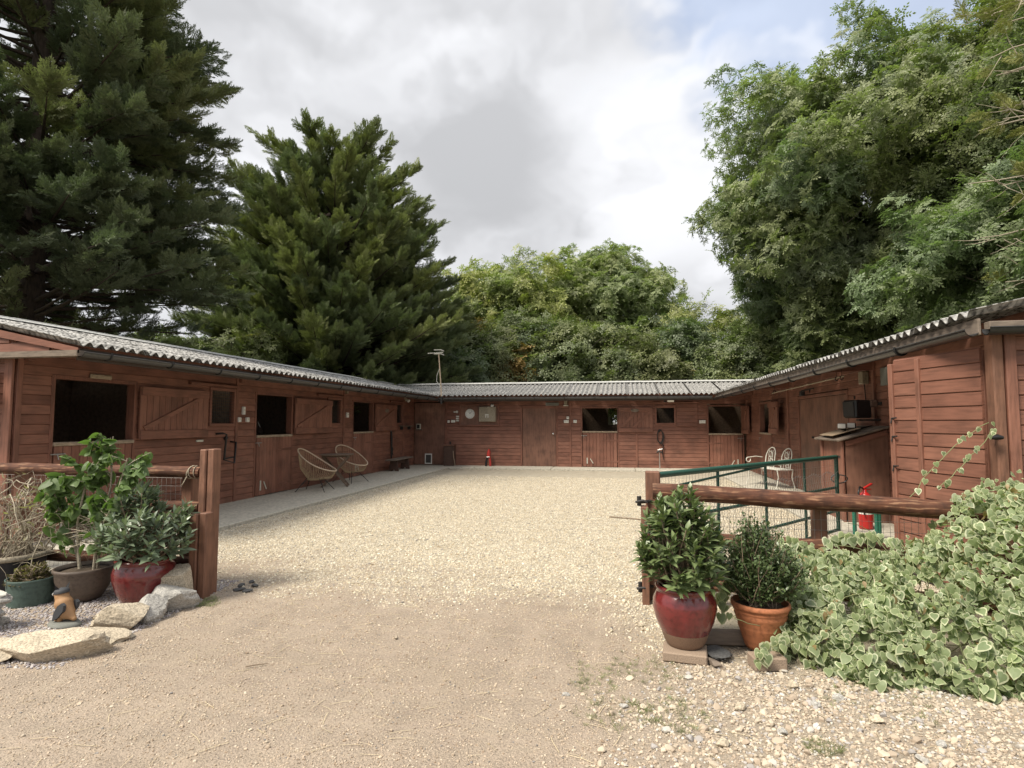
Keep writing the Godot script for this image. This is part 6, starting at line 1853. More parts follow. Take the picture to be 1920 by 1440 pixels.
func feed_cupboard(F: float):
	var t := thing("feed_cupboard", "brown lean-to cupboard with a sloping lid against the store doors", "cupboard", Vector3(3.55, F - 0.02, -9.72))
	var P := [Vector2(-0.3, 0.0), Vector2(0.27, 0.0), Vector2(0.27, 1.37), Vector2(-0.3, 1.2)]
	for z in [-0.45, 0.45]:
		var b := MB.new(); b.prism(PackedVector2Array(P), Transform3D(Basis(), Vector3(0, 0, z)), 0.02); put(b.mesh(), "side_panel", M.ply, t)
	for k in 3: put(bevel_box(Vector3(0.022, 1.18, 0.285), 0.004), "door_board", M["board_v%d" % (k + 2)], t, Transform3D(Basis(), Vector3(-0.312, 0.6, -0.29 + 0.29 * k)))
	for z in [-0.435, 0.435]: put(bevel_box(Vector3(0.03, 1.2, 0.07), 0.004), "corner_strip", M.board_v4, t, Transform3D(Basis(), Vector3(-0.338, 0.6, z)))
	for y in [0.25, 0.95]: put(bevel_box(Vector3(0.01, 0.03, 0.16), 0.002), "hinge", M.iron, t, Transform3D(Basis(), Vector3(-0.329, y, 0.3)))
	var b := MB.new(); b.bar(Vector3(-0.42, 1.195, 0), Vector3(0.27, 1.4, 0), 0.03, 1.06, 0.006); put(b.mesh(), "lid", M.old_wood, t)
	b = MB.new(); b.bar(Vector3(-0.3, 1.15, 0.475), Vector3(0.26, 1.318, 0.475), 0.07, 0.022, 0.003); put(b.mesh(), "lid_rail", M.board_h2, t)
	t = thing("cardboard_sheet", "flattened cardboard lying on the sloping cupboard lid", "cardboard", Vector3(3.33, F + 1.262, -9.75))
	b = MB.new(); b.bar(Vector3(-0.19, -0.02, 0), Vector3(0.2, 0.096, 0.03), 0.008, 0.72, 0.0); put(b.mesh(), "sheet", M.cardboard, t)
	# black box speaker on a bracket above the cupboard
	t = thing("loudspeaker", "black box loudspeaker on a wall bracket above the feed cupboard", "speaker", Vector3(3.52, 1.7, -9.5), 0.35)
	put(bevel_box(Vector3(0.28, 0.27, 0.26), 0.02), "cabinet", M.black, t)
	under(t.get_node("cabinet"), put(bevel_box(Vector3(0.02, 0.23, 0.22), 0.006), "front_grille", M.iron, t, Transform3D(Basis(Vector3.BACK, 0.05), Vector3(-0.15, 0, 0))))
	b = MB.new(); b.bar(Vector3(0.0, -0.165, 0), Vector3(0.33, -0.165, 0.1), 0.025, 0.1); b.rod(Vector3(-0.04, 0.15, 0), Vector3(-0.04, 0.2, 0), 0.012, 6); put(b.mesh(), "bracket", M.iron, t)
	t = thing("twin_floodlight", "black floodlight with two white lenses under the loudspeaker", "floodlight", Vector3(3.42, 1.44, -9.62), 0.3)
	for s in [[-0.17, 0.0, 0.1], [0.0, 0.01, 0.08]]:
		put(bevel_box(Vector3(0.05, 0.085, 0.12), 0.012), "lamp_head", M.black, t, Transform3D(Basis.from_euler(Vector3(0, 0.6, 0.3)), Vector3(s[0], s[1], s[2])))
		put(bevel_box(Vector3(0.012, 0.07, 0.1), 0.003), "lens", M.lens, t, Transform3D(Basis.from_euler(Vector3(0, 1.0, 0.3)), Vector3(s[0] - 0.03, s[1] + 0.005, s[2] + 0.035)))
	b = MB.new(); b.tube(PackedVector3Array([Vector3(-0.17, -0.03, 0.06), Vector3(-0.05, -0.06, 0.02), Vector3(0.15, -0.04, 0.0), Vector3(0.4, 0.0, 0.0)]), PackedFloat32Array([0.018]), 6); put(b.mesh(), "arm", M.black, t)

func extinguisher(_F: float):
	var t := thing("fire_extinguisher", "red fire extinguisher with a black hose beside the feed cupboard", "extinguisher", Vector3(3.28, 0.055, -8.72), 0.6)
	var b := MB.new()
	b.lathe(PackedVector2Array([Vector2(0.0, 0.0), Vector2(0.08, 0.0), Vector2(0.085, 0.015), Vector2(0.085, 0.4), Vector2(0.075, 0.45), Vector2(0.04, 0.485), Vector2(0.025, 0.5), Vector2(0.025, 0.53), Vector2(0.0, 0.53)]), 24); put(b.mesh(), "cylinder", M.red_paint, t)
	b = MB.new(); b.lathe(PackedVector2Array([Vector2(0.0862, 0.2), Vector2(0.0862, 0.36)]), 24); under(t.get_node("cylinder"), put(b.mesh(), "label_band", M.white_plastic, t))
	b = MB.new(); b.bar(Vector3(-0.03, 0.54, 0), Vector3(0.15, 0.60, 0), 0.02, 0.035, 0.004); b.bar(Vector3(-0.03, 0.53, 0), Vector3(0.12, 0.525, 0), 0.016, 0.03, 0.004); put(b.mesh(), "handle", M.red_paint, t)
	b = MB.new(); b.tube(PackedVector3Array([Vector3(-0.02, 0.54, 0), Vector3(-0.12, 0.57, 0.02), Vector3(-0.2, 0.5, 0.05), Vector3(-0.17, 0.38, 0.07), Vector3(-0.1, 0.2, 0.06)]), PackedFloat32Array([0.012]), 8); put(b.mesh(), "hose", M.black, t)
	t = thing("hose_ring", "loop of grey cable hung on the cupboard side above the fire extinguisher", "cable", Vector3(3.12, 0.62, -9.15))
	b = MB.new(); var c := PackedVector3Array()
	for k in 20: c.append(Vector3(0.11 * cos(TAU * k / 20.0), 0.06 * sin(TAU * k / 20.0) + 0.06, -0.02 + 0.02 * sin(TAU * k / 10.0)))
	b.tube(c, PackedFloat32Array([0.009]), 6, false, true); put(b.mesh(), "loop", M.gutter, t)

func wall_thing(called: String, label: String, category: String, W: Transform3D, u: float, v: float, group := "") -> Node3D:
	var t := thing(called, label, category, Vector3.ZERO, 0.0, group)
	t.transform = W * Transform3D(Basis(), Vector3(u, v, 0.026))
	return t

func socket(label: String, W: Transform3D, u: float, v: float, w: float, h: float, group := "wall sockets and switches"):
	var t := wall_thing("wall_socket", label, "socket", W, u, v, group)
	put(bevel_box(Vector3(w, h, 0.05), 0.008), "back_box", M.white_plastic, t, Transform3D(Basis(), Vector3(0, 0, 0.025)))
	var n := 2 if w > 0.11 else 1
	for k in n: under(t.get_node("back_box"), put(bevel_box(Vector3(0.025, 0.03, 0.012), 0.003), "rocker", M.cream_plate, t, Transform3D(Basis(), Vector3((k - (n - 1) * 0.5) * 0.07, 0.012, 0.053))))

func bulkhead(label: String, W: Transform3D, u: float, v: float):
	var t := wall_thing("wall_lamp", label, "lamp", W, u, v, "wall lamps")
	put(bevel_box(Vector3(0.1, 0.08, 0.06), 0.01), "base", M.cream_plate, t, Transform3D(Basis(), Vector3(0, 0, 0.03)))
	var b := MB.new(); b.lathe(PackedVector2Array([Vector2(0.0, 0.0), Vector2(0.05, 0.01), Vector2(0.06, 0.05), Vector2(0.04, 0.08), Vector2(0.0, 0.09)]), 14, Transform3D(Basis(Vector3.RIGHT, PI * 0.75), Vector3(0, 0.0, 0.07)))
	put(b.mesh(), "globe", M.lens, t)

func build_wall_things():
	var WL := wall_frame(Vector3(XL, 0, -5.56), Vector3(0, 0, -1), Vector3(1, 0, 0))
	var WB := wall_frame(Vector3(XL, 0, ZB), Vector3(1, 0, 0), Vector3(0, 0, 1))
	var WR := wall_frame(Vector3(XR, 0, ZB), Vector3(0, 0, 1), Vector3(-1, 0, 0))
	# west wall
	socket("white isolator switch above two sockets between the first two stable doors", WL, 4.16, 1.72, 0.06, 0.15)
	socket("white socket under the isolator switch, on the side of the grille window", WL, 4.04, 1.55, 0.075, 0.09)
	socket("white socket under the isolator switch, on the side of the stable door", WL, 4.28, 1.55, 0.075, 0.09)
	socket("lone white switch between the second grille window and the stable door beyond it", WL, 8.36, 1.69, 0.1, 0.13)
	bulkhead("small white lamp under the eaves at the inner corner of the yard", WL, 12.55, 2.24)
	var t := wall_thing("saddle_rack", "black angular iron saddle rack on the boards beyond the fence post", "rack", WL, 3.6, 1.0)
	var b := MB.new()
	b.tube(PackedVector3Array([Vector3(-0.14, 0.3, 0.0), Vector3(-0.13, 0.31, 0.12), Vector3(-0.05, 0.29, 0.14), Vector3(-0.04, -0.16, 0.1), Vector3(0.1, -0.22, 0.2), Vector3(0.24, 0.14, 0.12), Vector3(0.25, 0.15, 0.0)]), PackedFloat32Array([0.018]), 8); put(b.mesh(), "frame", M.black, t)
	b = MB.new(); b.rod(Vector3(-0.04, -0.14, 0.1), Vector3(0.14, -0.12, 0.16), 0.013, 6); b.bar(Vector3(0.08, 0.2, 0.0), Vector3(0.08, 0.24, 0.06), 0.05, 0.03); put(b.mesh(), "crossbar", M.black, t)
	t = wall_thing("hanging_strap", "dark leather strap and buckles hanging on the wall above the plank bench", "strap", WL, 11.29, 0.8)
	b = MB.new(); b.tube(PackedVector3Array([Vector3(0, 0.42, 0.03), Vector3(0.01, 0.2, 0.04), Vector3(-0.01, -0.1, 0.05), Vector3(0.01, -0.4, 0.04)]), PackedFloat32Array([0.028, 0.035, 0.03, 0.02]), 6); put(b.mesh(), "strap", M.iron, t)
	b = MB.new(); b.tube(PackedVector3Array([Vector3(0.05, -0.05, 0.05), Vector3(0.1, -0.12, 0.05), Vector3(0.06, -0.2, 0.05), Vector3(0.09, -0.3, 0.05)]), PackedFloat32Array([0.014]), 5); put(b.mesh(), "rein", M.iron, t)
	b = MB.new(); b.rod(Vector3(0, 0.42, 0), Vector3(0, 0.44, 0.05), 0.01, 6); put(b.mesh(), "hook", M.steel, t)
	t = wall_thing("wall_shelf", "narrow wooden shelf at the end of the wall over the plank bench", "shelf", WL, 12.4, 1.38)
	put(bevel_box(Vector3(1.0, 0.025, 0.16), 0.004), "board", M.old_wood, t, Transform3D(Basis(), Vector3(0.05, 0, 0.085)))
	for x in [-0.3, 0.35]: put(bevel_box(Vector3(0.025, 0.1, 0.1), 0.003), "bracket", M.iron, t, Transform3D(Basis(), Vector3(x, -0.064, 0.05)))
	t = wall_thing("name_plaque", "pale oval plaque on the top door beside the inner corner", "plaque", WL, 10.85, 1.85)
	oval_plaque(t, 0.06)
	t = wall_thing("white_latch", "pale metal latch plate low on the first top door", "latch", WL, 3.05, 1.19)
	put(bevel_box(Vector3(0.16, 0.035, 0.02), 0.004), "plate", M.cream_plate, t, Transform3D(Basis(), Vector3(0, 0, 0.012)))
	# rear wall
	t = wall_thing("meter_box", "small framed meter box on the ply door beside the inner corner", "meter", WB, 0.2, 1.36)
	t.position.z -= 0.01
	put(bevel_box(Vector3(0.15, 0.18, 0.06), 0.006), "case", M.cream_plate, t, Transform3D(Basis(), Vector3(0, 0, 0.032)))
	put(bevel_box(Vector3(0.1, 0.13, 0.008), 0.002), "glass", M.gutter, t, Transform3D(Basis(), Vector3(0, 0, 0.067)))
	put(bevel_box(Vector3(0.26, 0.02, 0.1), 0.003), "sill", M.old_wood, t, Transform3D(Basis(), Vector3(0.02, -0.115, 0.052)))
	socket("small single socket next to the ply door post", WB, 1.27, 1.53, 0.07, 0.085)
	socket("double socket between the ply door post and the clock board", WB, 1.43, 1.54, 0.14, 0.085)
	for k in 3: socket(["upper", "middle", "lower"][k] + " switch of the column of three beside the clock board", WB, 1.585, 1.70 - 0.07 * k, 0.1, 0.05)
	t = wall_thing("white_sensor", "white motion sensor above the column of three switches", "sensor", WB, 1.54, 1.86)
	put(bevel_box(Vector3(0.05, 0.09, 0.05), 0.012), "base", M.white_plastic, t, Transform3D(Basis(), Vector3(0.03, 0, 0.03)))
	put(bevel_box(Vector3(0.09, 0.04, 0.05), 0.012), "head", M.white_plastic, t, Transform3D(Basis(), Vector3(-0.045, -0.005, 0.05)))
	t = wall_thing("notice_board", "framed brown board on the rear wall holding a clock and a metal cabinet", "board", WB, 2.33, 1.745)
	put(bevel_box(Vector3(1.3, 0.67, 0.02), 0.003), "panel", M.ply, t, Transform3D(Basis(), Vector3(0, 0, 0.012)))
	for s in [[0, 0.345, 1.36, 0.045], [0, -0.345, 1.42, 0.05]]: put(bevel_box(Vector3(s[2], s[3], 0.05), 0.004), "frame", M.board_h2, t, Transform3D(Basis(), Vector3(s[0], s[1], 0.03)))
	for s in [-0.665, 0.665]: put(bevel_box(Vector3(0.04, 0.63, 0.05), 0.004), "frame", M.board_v2, t, Transform3D(Basis(), Vector3(s, 0, 0.03)))
	t = wall_thing("wall_clock", "round pale wall clock on the brown notice board", "clock", WB, 2.02, 1.79)
	t.position.z += 0.024
	var rot := Basis(Vector3.RIGHT, PI / 2)
	b = MB.new(); b.lathe(PackedVector2Array([Vector2(0.16, 0.0), Vector2(0.165, 0.02), Vector2(0.158, 0.035), Vector2(0.145, 0.03)]), 32, Transform3D(rot, Vector3.ZERO)); put(b.mesh(), "rim", M.white_plastic, t)
	b = MB.new(); b.lathe(PackedVector2Array([Vector2(0.15, 0.02), Vector2(0.0, 0.021)]), 32, Transform3D(rot, Vector3.ZERO)); put(b.mesh(), "dial", M.dial, t)
	for h in [[2.1, 0.08], [0.9, 0.11]]:
		b = MB.new(); b.bar(Vector3(0, 0, 0.026), Vector3(cos(h[0]) * h[1], sin(h[0]) * h[1], 0.026), 0.01, 0.004); under(t.get_node("dial"), put(b.mesh(), "hand", M.iron, t))
	b = MB.new()
	for k in 12: b.bar(Vector3(cos(TAU * k / 12) * 0.115, sin(TAU * k / 12) * 0.115, 0.0235), Vector3(cos(TAU * k / 12) * 0.135, sin(TAU * k / 12) * 0.135, 0.0235), 0.008, 0.003)
	under(t.get_node("dial"), put(b.mesh(), "hour_marks", M.iron, t))
	t = wall_thing("fuse_cabinet", "beige metal cabinet mounted on the brown notice board", "cabinet", WB, 2.64, 1.775)
	t.position.z += 0.024
	put(bevel_box(Vector3(0.57, 0.5, 0.12), 0.01), "case", M.beige_metal, t, Transform3D(Basis(), Vector3(0, 0, 0.06)))
	put(bevel_box(Vector3(0.12, 0.035, 0.006), 0.001), "sticker", M.white_plastic, t, Transform3D(Basis(), Vector3(-0.01, -0.02, 0.123)))
	for x in [-0.045, 0.03]: put(bevel_box(Vector3(0.03, 0.07, 0.006), 0.001), "sticker", M.white_plastic, t, Transform3D(Basis(), Vector3(x, -0.08, 0.123)))
	bulkhead("small lamp over the beige metal cabinet", WB, 2.8, 2.08)
	t = wall_thing("name_plaque", "faded green nameplate above the flush door", "plaque", WB, 4.81, 2.1)
	put(bevel_box(Vector3(0.44, 0.1, 0.015), 0.004), "plate", M.owl_base, t, Transform3D(Basis(), Vector3(0, 0, 0.016)))
	t = wall_thing("wall_lamp", "beige lantern bracket under the eaves beside the flush door", "lamp", WB, 5.26, 2.1, "wall lamps")
	put(bevel_box(Vector3(0.1, 0.22, 0.1), 0.01), "case", M.beige_metal, t, Transform3D(Basis(), Vector3(0, 0.08, 0.06)))
	put(bevel_box(Vector3(0.16, 0.03, 0.12), 0.006), "cap", M.cream_plate, t, Transform3D(Basis(), Vector3(0, -0.05, 0.06)))
	socket("white junction box above the double socket beside the rear stable door", WB, 5.32, 1.65, 0.08, 0.09)
	socket("white double socket beside the rear stable door", WB, 5.27, 1.53, 0.16, 0.1)
	socket("grey-framed single socket nearest the rear stable door", WB, 5.56, 1.53, 0.11, 0.1)
	socket("white double socket between the sliding panel and the corner box", WB, 9.54, 1.52, 0.19, 0.1)
	t = wall_thing("name_plaque", "pale oval plaque on the double-braced top door", "plaque", WB, 7.47, 1.88)
	oval_plaque(t, 0.105)
	t = wall_thing("wall_lamp", "silver floodlight above the grille of the rear block", "lamp", WB, 8.58, 2.17, "wall lamps")
	put(bevel_box(Vector3(0.22, 0.08, 0.1), 0.012), "body", M.steel, t, Transform3D(Basis(Vector3.RIGHT, 0.4), Vector3(0, 0.02, 0.09)))
	put(bevel_box(Vector3(0.04, 0.04, 0.08), 0.004), "arm", M.iron, t, Transform3D(Basis(), Vector3(-0.18, 0, 0.04)))
	t = wall_thing("coiled_lead", "dark lead rope coiled on a hook above the standpipe tap", "rope", WB, 8.24, 1.07)
	b = MB.new()
	for q in 3:
		var c := PackedVector3Array()
		for k in 20: c.append(Vector3((0.085 + 0.01 * q) * sin(TAU * k / 20.0) + 0.01 * q, 0.2 * cos(TAU * k / 20.0) - 0.02 * q, 0.02 + 0.014 * q))
		b.tube(c, PackedFloat32Array([0.011]), 6, false, true)
	put(b.mesh(), "coil", M.iron, t)
	b = MB.new(); b.tube(PackedVector3Array([Vector3(0.03, -0.2, 0.04), Vector3(0.1, -0.3, 0.05), Vector3(0.06, -0.5, 0.05), Vector3(0.1, -0.75, 0.05)]), PackedFloat32Array([0.014, 0.018, 0.02, 0.01]), 6); put(b.mesh(), "tail", M.black, t)
	# east wall
	t = wall_thing("wall_lamp", "white-lensed floodlight angled off the post beside the boarded door", "lamp", WR, 9.5, 1.78, "wall lamps")
	put(bevel_box(Vector3(0.12, 0.11, 0.1), 0.015), "body", M.dark_timber, t, Transform3D(Basis(), Vector3(0.0, 0, 0.11)))
	put(bevel_box(Vector3(0.15, 0.06, 0.02), 0.006), "lens", M.lens, t, Transform3D(Basis.from_euler(Vector3(0.5, -0.5, -0.3)), Vector3(-0.04, -0.01, 0.2)))
	put(bevel_box(Vector3(0.04, 0.05, 0.08), 0.004), "arm", M.iron, t, Transform3D(Basis(), Vector3(0.02, 0.0, 0.036)))
	t = wall_thing("wall_panel", "dull green-grey plate on the wall above the angled floodlight", "plate", WR, 9.72, 2.17)
	put(bevel_box(Vector3(0.26, 0.26, 0.03), 0.006), "plate", M.owl_base, t, Transform3D(Basis(), Vector3(0, 0, 0.017)))
	t = wall_thing("siren_box", "weathered alarm box high on the wall by the loudspeaker", "alarm", WR, 9.05, 2.2)
	put(bevel_box(Vector3(0.16, 0.2, 0.1), 0.012), "case", M.beige_metal, t, Transform3D(Basis(), Vector3(0, 0, 0.05)))
	b = MB.new(); b.rod(Vector3(-0.03, -0.1, 0.03), Vector3(-0.02, -0.4, 0.02), 0.008, 6); put(b.mesh(), "conduit", M.iron, t)
	t = wall_thing("door_closer", "dark iron closer arm above the pair of ply doors", "door closer", WR, 5.9, 2.14)
	put(bevel_box(Vector3(0.12, 0.1, 0.08), 0.008), "case", M.iron, t, Transform3D(Basis(), Vector3(0, -0.03, 0.045)))
	b = MB.new(); b.bar(Vector3(0.02, 0.02, 0.06), Vector3(0.75, 0.03, 0.05), 0.022, 0.012); b.rod(Vector3(0.52, 0.03, 0.05), Vector3(0.52, -0.04, 0.05), 0.012, 6); put(b.mesh(), "arm", M.iron, t)
	t = thing("hanging_pole", "thin pale pole slung under the deep eaves", "pole", Vector3(3.3, 2.17, -11.4))
	b = MB.new(); b.rod(Vector3(0, -0.03, -2.1), Vector3(0, 0.02, 2.05), 0.011, 8); put(b.mesh(), "shaft", M.pale_twig, t)
	for z in [-1.9, 1.75, 1.95]:
		b = MB.new(); var c := PackedVector3Array()
		for k in 12: c.append(Vector3(0.022 * cos(TAU * k / 12.0), 0.025 * sin(TAU * k / 12.0), z))
		b.tube(c, PackedFloat32Array([0.008]), 5, false, true); b.rod(Vector3(0, 0.02, z), Vector3(0, 0.2, z), 0.004, 5); put(b.mesh(), "hanger", M.iron, t)
	t = thing("door_knob_hook", "black ball hook on the corner post among the vine tendrils", "hook", Vector3(2.93, 1.38, -5.235))
	b = MB.new(); b.rod(Vector3(0, 0, -0.02), Vector3(-0.02, 0, 0.05), 0.012, 8); b.tube(PackedVector3Array([Vector3(-0.05, 0.0, 0.05), Vector3(-0.01, 0.005, 0.055), Vector3(0.03, 0.0, 0.05)]), PackedFloat32Array([0.014, 0.024, 0.014]), 8); put(b.mesh(), "ball", M.black, t)
	aerial()

func oval_plaque(t: Node3D, off: float):
	var b := MB.new()
	b.lathe(PackedVector2Array([Vector2(0.13, 0.0), Vector2(0.13, 0.012), Vector2(0.12, 0.016), Vector2(0.0, 0.016)]), 24, Transform3D(Basis(Vector3.RIGHT, PI / 2) * Basis.from_scale(Vector3(1, 1, 0.42)), Vector3(0, 0, off)))
	put(b.mesh(), "plate", M.old_wood, t)

func aerial():
	var t := thing("roof_aerial", "pale television aerial on a thin mast at the inner roof corner", "aerial", Vector3(-5.83, 2.1, -18.08))
	var b := MB.new(); b.tube(PackedVector3Array([Vector3(0.1, 0, 0), Vector3(0.085, 0.5, 0.0), Vector3(0.0, 1.65, 0.02)]), PackedFloat32Array([0.02, 0.02, 0.018]), 8); put(b.mesh(), "mast", M.cane_pale, t)
	b = MB.new(); b.tube(PackedVector3Array([Vector3(0.08, 0.55, 0.03), Vector3(-0.06, 0.75, 0.04), Vector3(-0.05, 0.95, 0.03), Vector3(0.03, 1.15, 0.03)]), PackedFloat32Array([0.008]), 5); put(b.mesh(), "cable", M.white_plastic, t)
	b = MB.new(); b.rod(Vector3(-0.38, 1.67, 0.0), Vector3(0.14, 1.7, 0.0), 0.012, 6); put(b.mesh(), "boom", M.white_iron, t)
	for k in 7:
		b = MB.new(); var x := -0.3 + 0.07 * k
		b.rod(Vector3(x, 1.675 + 0.002 * k, -0.12), Vector3(x, 1.675 + 0.002 * k, 0.12), 0.006, 5); put(b.mesh(), "element", M.white_iron, t)
	for y in [1.63, 1.76]:
		b = MB.new(); b.bar(Vector3(0.12, y, -0.16), Vector3(0.12, y, 0.16), 0.03, 0.02); b.rod(Vector3(0.13, y, 0.16), Vector3(-0.12, y, 0.16), 0.012, 5); put(b.mesh(), "reflector", M.white_iron, t)
	b = MB.new(); b.bar(Vector3(0.1, 0.12, 0.0), Vector3(0.1, 0.12, -0.16), 0.05, 0.03); b.bar(Vector3(0.1, 0.0, 0.0), Vector3(0.1, 0.25, 0.0), 0.05, 0.05); put(b.mesh(), "bracket", M.iron, t)

func build_horse():
	# a bay horse standing in the middle box, head turned towards the half door
	var t := thing("horse", "bay horse with a white blaze standing inside the dark middle stable", "horse", Vector3(-8.75, 0.03, -12.0), 0.0)
	# local: the body runs along -x .. the head comes forward to +x
	var hd := Vector3(0.62, 1.50, 0.22)
	var bones := [
		[Vector3(-1.0, 1.25, -0.15), Vector3(-0.55, 1.2, -0.1), 0.27, 0.29], [Vector3(-0.55, 1.2, -0.1), Vector3(-0.1, 1.22, 0.0), 0.29, 0.27], [Vector3(-0.1, 1.22, 0.0), Vector3(0.05, 1.12, 0.0), 0.26, 0.2],
		[Vector3(0.0, 1.3, 0.0), Vector3(0.3, 1.55, 0.08), 0.19, 0.13], [Vector3(0.3, 1.55, 0.08), Vector3(0.47, 1.66, 0.16), 0.13, 0.11],
		[Vector3(0.47, 1.64, 0.16), hd, 0.115, 0.085], [hd, Vector3(0.78, 1.28, 0.28), 0.085, 0.055], [Vector3(0.78, 1.28, 0.28), Vector3(0.81, 1.24, 0.29), 0.058, 0.052]]
	for s in [-1.0, 1.0]:
		bones.append([Vector3(0.02, 1.05, 0.14 * s), Vector3(0.06, 0.62, 0.13 * s), 0.12, 0.06])
		bones.append([Vector3(0.06, 0.62, 0.13 * s), Vector3(0.06, 0.5, 0.13 * s), 0.058, 0.05])
		bones.append([Vector3(0.06, 0.5, 0.13 * s), Vector3(0.05, 0.16, 0.13 * s), 0.042, 0.038])
		bones.append([Vector3(0.05, 0.16, 0.13 * s), Vector3(0.1, 0.04, 0.13 * s), 0.045, 0.06])
		bones.append([Vector3(-1.02, 1.15, -0.15 + 0.15 * s), Vector3(-0.92, 0.78, -0.15 + 0.15 * s), 0.19, 0.1])
		bones.append([Vector3(-0.92, 0.78, -0.15 + 0.15 * s), Vector3(-1.1, 0.56, -0.15 + 0.14 * s), 0.085, 0.055])
		bones.append([Vector3(-1.1, 0.56, -0.15 + 0.14 * s), Vector3(-1.06, 0.16, -0.15 + 0.14 * s), 0.048, 0.038])
		bones.append([Vector3(-1.06, 0.16, -0.15 + 0.14 * s), Vector3(-1.0, 0.04, -0.15 + 0.14 * s), 0.045, 0.06])
		bones.append([Vector3(0.46, 1.72, 0.13 + 0.07 * s), Vector3(0.47, 1.86, 0.12 + 0.1 * s), 0.035, 0.01])
	put(soft_body(bones, 0.026, 0.06), "body", M.hide, t)
	var b := MB.new()
	for i in 14:
		var f := i / 13.0
		var p := Vector3(0.0, 1.5, 0.0).lerp(Vector3(0.42, 1.78, 0.12), f)
		b.tube(PackedVector3Array([p, p + Vector3(-0.06, -0.02, 0.1), p + Vector3(-0.07, -0.18, 0.15)]), PackedFloat32Array([0.03, 0.025, 0.006]), 5)
	under(t.get_node("body"), put(b.mesh(), "mane", M.hair, t))
	b = MB.new(); b.tube(PackedVector3Array([Vector3(-1.24, 1.3, -0.15), Vector3(-1.36, 1.1, -0.15), Vector3(-1.38, 0.6, -0.15)]), PackedFloat32Array([0.04, 0.06, 0.02]), 8); put(b.mesh(), "tail", M.hair, t)
	b = MB.new(); b.tube(PackedVector3Array([Vector3(0.585, 1.64, 0.2), Vector3(0.7, 1.50, 0.25), Vector3(0.8, 1.36, 0.28)]), PackedFloat32Array([0.012, 0.017, 0.01]), 8); under(t.get_node("body"), put(b.mesh(), "blaze", M.white_hair, t))
	for s in [-1.0, 1.0]:
		b = MB.new(); b.lathe(PackedVector2Array([Vector2(0.02, -0.01), Vector2(0.016, 0.008), Vector2(0.0, 0.014)]), 10, Transform3D(Basis(Vector3.RIGHT, PI / 2 * s), Vector3(0.57, 1.57, 0.19 + 0.095 * s))); under(t.get_node("body"), put(b.mesh(), "eye", M.mirror_glass, t))

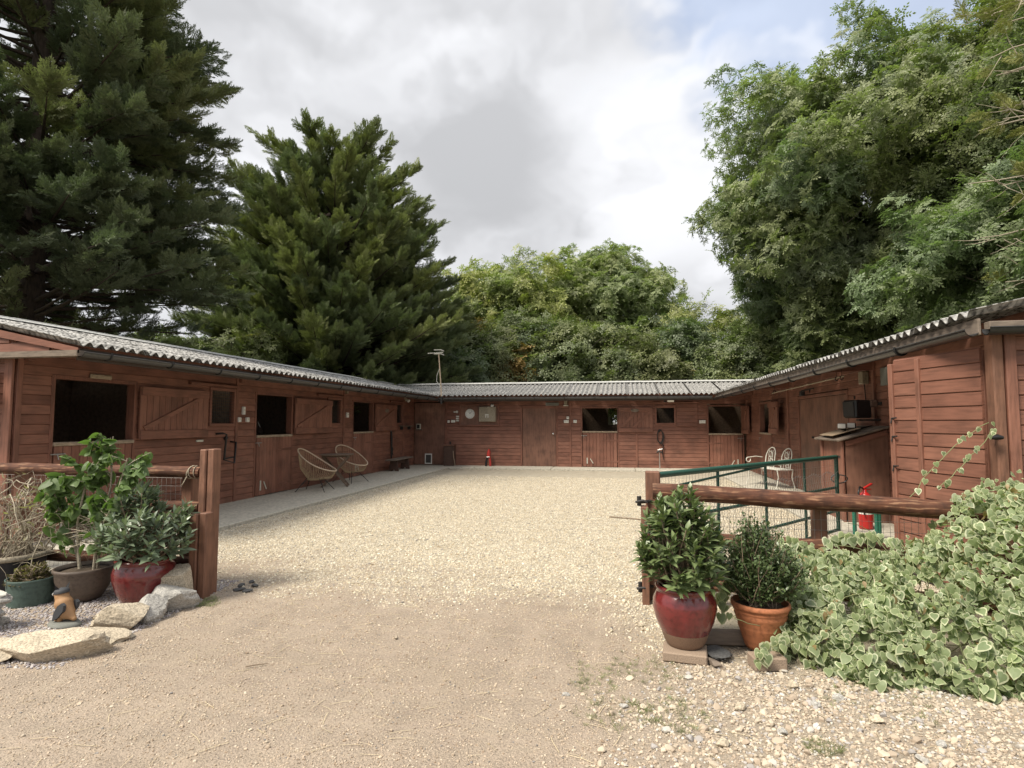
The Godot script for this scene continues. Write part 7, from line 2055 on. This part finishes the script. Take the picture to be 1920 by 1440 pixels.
# ---------------------------------------------------------------- litter: straw, weeds, loose stones
func build_litter():
	var r := RandomNumberGenerator.new(); r.seed = 990
	var sm := MB.new(); sm.paint(Color.WHITE)
	sm.tube(PackedVector3Array([Vector3(-0.5, 0, 0), Vector3(-0.1, 0.03, 0.02), Vector3(0.5, 0.0, -0.03)]), PackedFloat32Array([0.012]), 4)
	var xf := []; var cs := []
	for i in 800:
		var x := r.randf_range(-3.3, 2.4); var z := r.randf_range(-5.6, -2.1)
		var l := r.randf_range(0.03, 0.13)
		xf.append(Transform3D(Basis.from_euler(Vector3(0, r.randf() * TAU, r.randf_range(-0.06, 0.06))).scaled(Vector3(l, l * 0.6, l)), Vector3(x, ground_height(x, z) + 0.006, z)))
		var k := r.randf_range(0.7, 1.1); cs.append(Color(0.62 * k, 0.52 * k, 0.34 * k))
	tag(scatter("straw", sm.mesh(), M.stone, xf, cs), "wisps of dry straw scattered over the worn earth", "straw")
	# weeds and thin grass
	var gb := MB.new(); gb.colored = true
	for k in 9:
		var a := r.randf() * TAU; var d := Vector3(cos(a) * r.randf_range(0.3, 1.0), r.randf_range(0.3, 0.8), sin(a) * r.randf_range(0.3, 1.0))
		blade(gb, Vector3(cos(a), 0, sin(a)) * 0.1, d.normalized(), d.cross(Vector3.UP).normalized(), d.length(), 0.035, Color(0.22, 0.245, 0.115), Color(0.22, 0.245, 0.115))
	var gm := gb.mesh()
	xf = []; cs = []
	var spots := [[-0.17, -3.42, 0.13, 45, 0.8], [0.12, -3.72, 0.24, 60, 0.95], [-0.2, -3.62, 0.14, 22, 0.8], [0.1, -3.35, 0.3, 24, 0.9], [0.9, -2.98, 0.08, 50, 0.9], [-0.05, -3.1, 0.2, 40, 1.0], [0.25, -3.15, 0.2, 60, 1.0], [-3.36, -4.32, 0.09, 90, 0.7], [-3.42, -4.45, 0.08, 60, 0.7], [1.35, -3.5, 0.3, 50, 0.9]]
	for s in spots:
		for k in s[3]:
			var a := r.randf() * TAU; var q: float = s[2] * sqrt(r.randf())
			var x: float = s[0] + cos(a) * q; var z: float = s[1] + sin(a) * q
			xf.append(Transform3D(Basis(Vector3.UP, r.randf() * TAU).scaled(Vector3.ONE * r.randf_range(0.02, 0.05) * s[4]), Vector3(x, ground_height(x, z), z)))
			var kk := r.randf_range(0.6, 1.3); cs.append(Color(kk, kk, kk * 0.9))
	tag(scatter("weeds", gm, M.leaf, xf, cs), "thin grass and weeds sprouting in the trodden gravel", "weeds")
	# dark slate chips by the sawn posts, loose pale stones on the track
	var chip := [[-3.36, -4.72, 0.12], [-3.42, -4.84, 0.1], [-3.3, -4.85, 0.08], [-3.26, -4.7, 0.1], [-3.4, -4.95, 0.07]]
	for i in chip.size():
		var c: Array = chip[i]
		tag(put(rock_mesh(1000 + i, Vector3(c[2], 0.035, c[2] * 0.7), 2, 6, 0.3), "slate_chip", M.slate, null, Transform3D(Basis(Vector3.UP, i * 1.3), Vector3(c[0], 0.014, c[1]))), "dark slate chip on the gravel at the foot of the sawn posts", "stone", "slate chips by the sawn posts")
	var loose := [[-0.31, -3.27, 0.045, 1], [-0.32, -3.13, 0.05, 0], [0.0, -3.2, 0.05, 1], [0.75, -3.08, 0.06, 1], [0.45, -2.92, 0.07, 0], [1.0, -3.4, 0.06, 1], [0.6, -3.3, 0.07, 0], [1.25, -3.28, 0.07, 0], [1.45, -3.1, 0.06, 1], [0.2, -3.0, 0.05, 1], [0.95, -3.62, 0.08, 0], [1.15, -3.5, 0.07, 1], [-1.55, -3.9, 0.04, 0], [0.32, -4.35, 0.12, 0], [0.14, -4.45, 0.07, 0], [0.9, -2.8, 0.07, 0], [1.3, -2.95, 0.06, 1]]
	for i in loose.size():
		var c: Array = loose[i]
		tag(put(rock_mesh(1020 + i, Vector3(c[2], c[2] * 0.55, c[2] * 0.75), 2, 6, 0.3), "loose_stone", M.limestone if c[3] == 0 else M.grey_rock, null, Transform3D(Basis(Vector3.UP, i * 1.7), Vector3(c[0], c[2] * 0.16, c[1]))), ["larger buff stone lying loose on the track before the vine", "larger grey stone lying loose on the track before the vine"][c[3]], "stone", ["loose buff stones", "loose grey stones"][c[3]])
	var tw := MB.new(); tw.tube(PackedVector3Array([Vector3(-0.06, 0, 0), Vector3(0.0, 0.006, 0.005), Vector3(0.07, 0, -0.01)]), PackedFloat32Array([0.004, 0.004, 0.002]), 5)
	tag(put(tw.mesh(), "fallen_twig", M.twig, null, Transform3D(Basis(Vector3.UP, 0.5), Vector3(-2.22, 0.008, -3.3))), "thin dark twig lying alone on the worn earth", "twig")
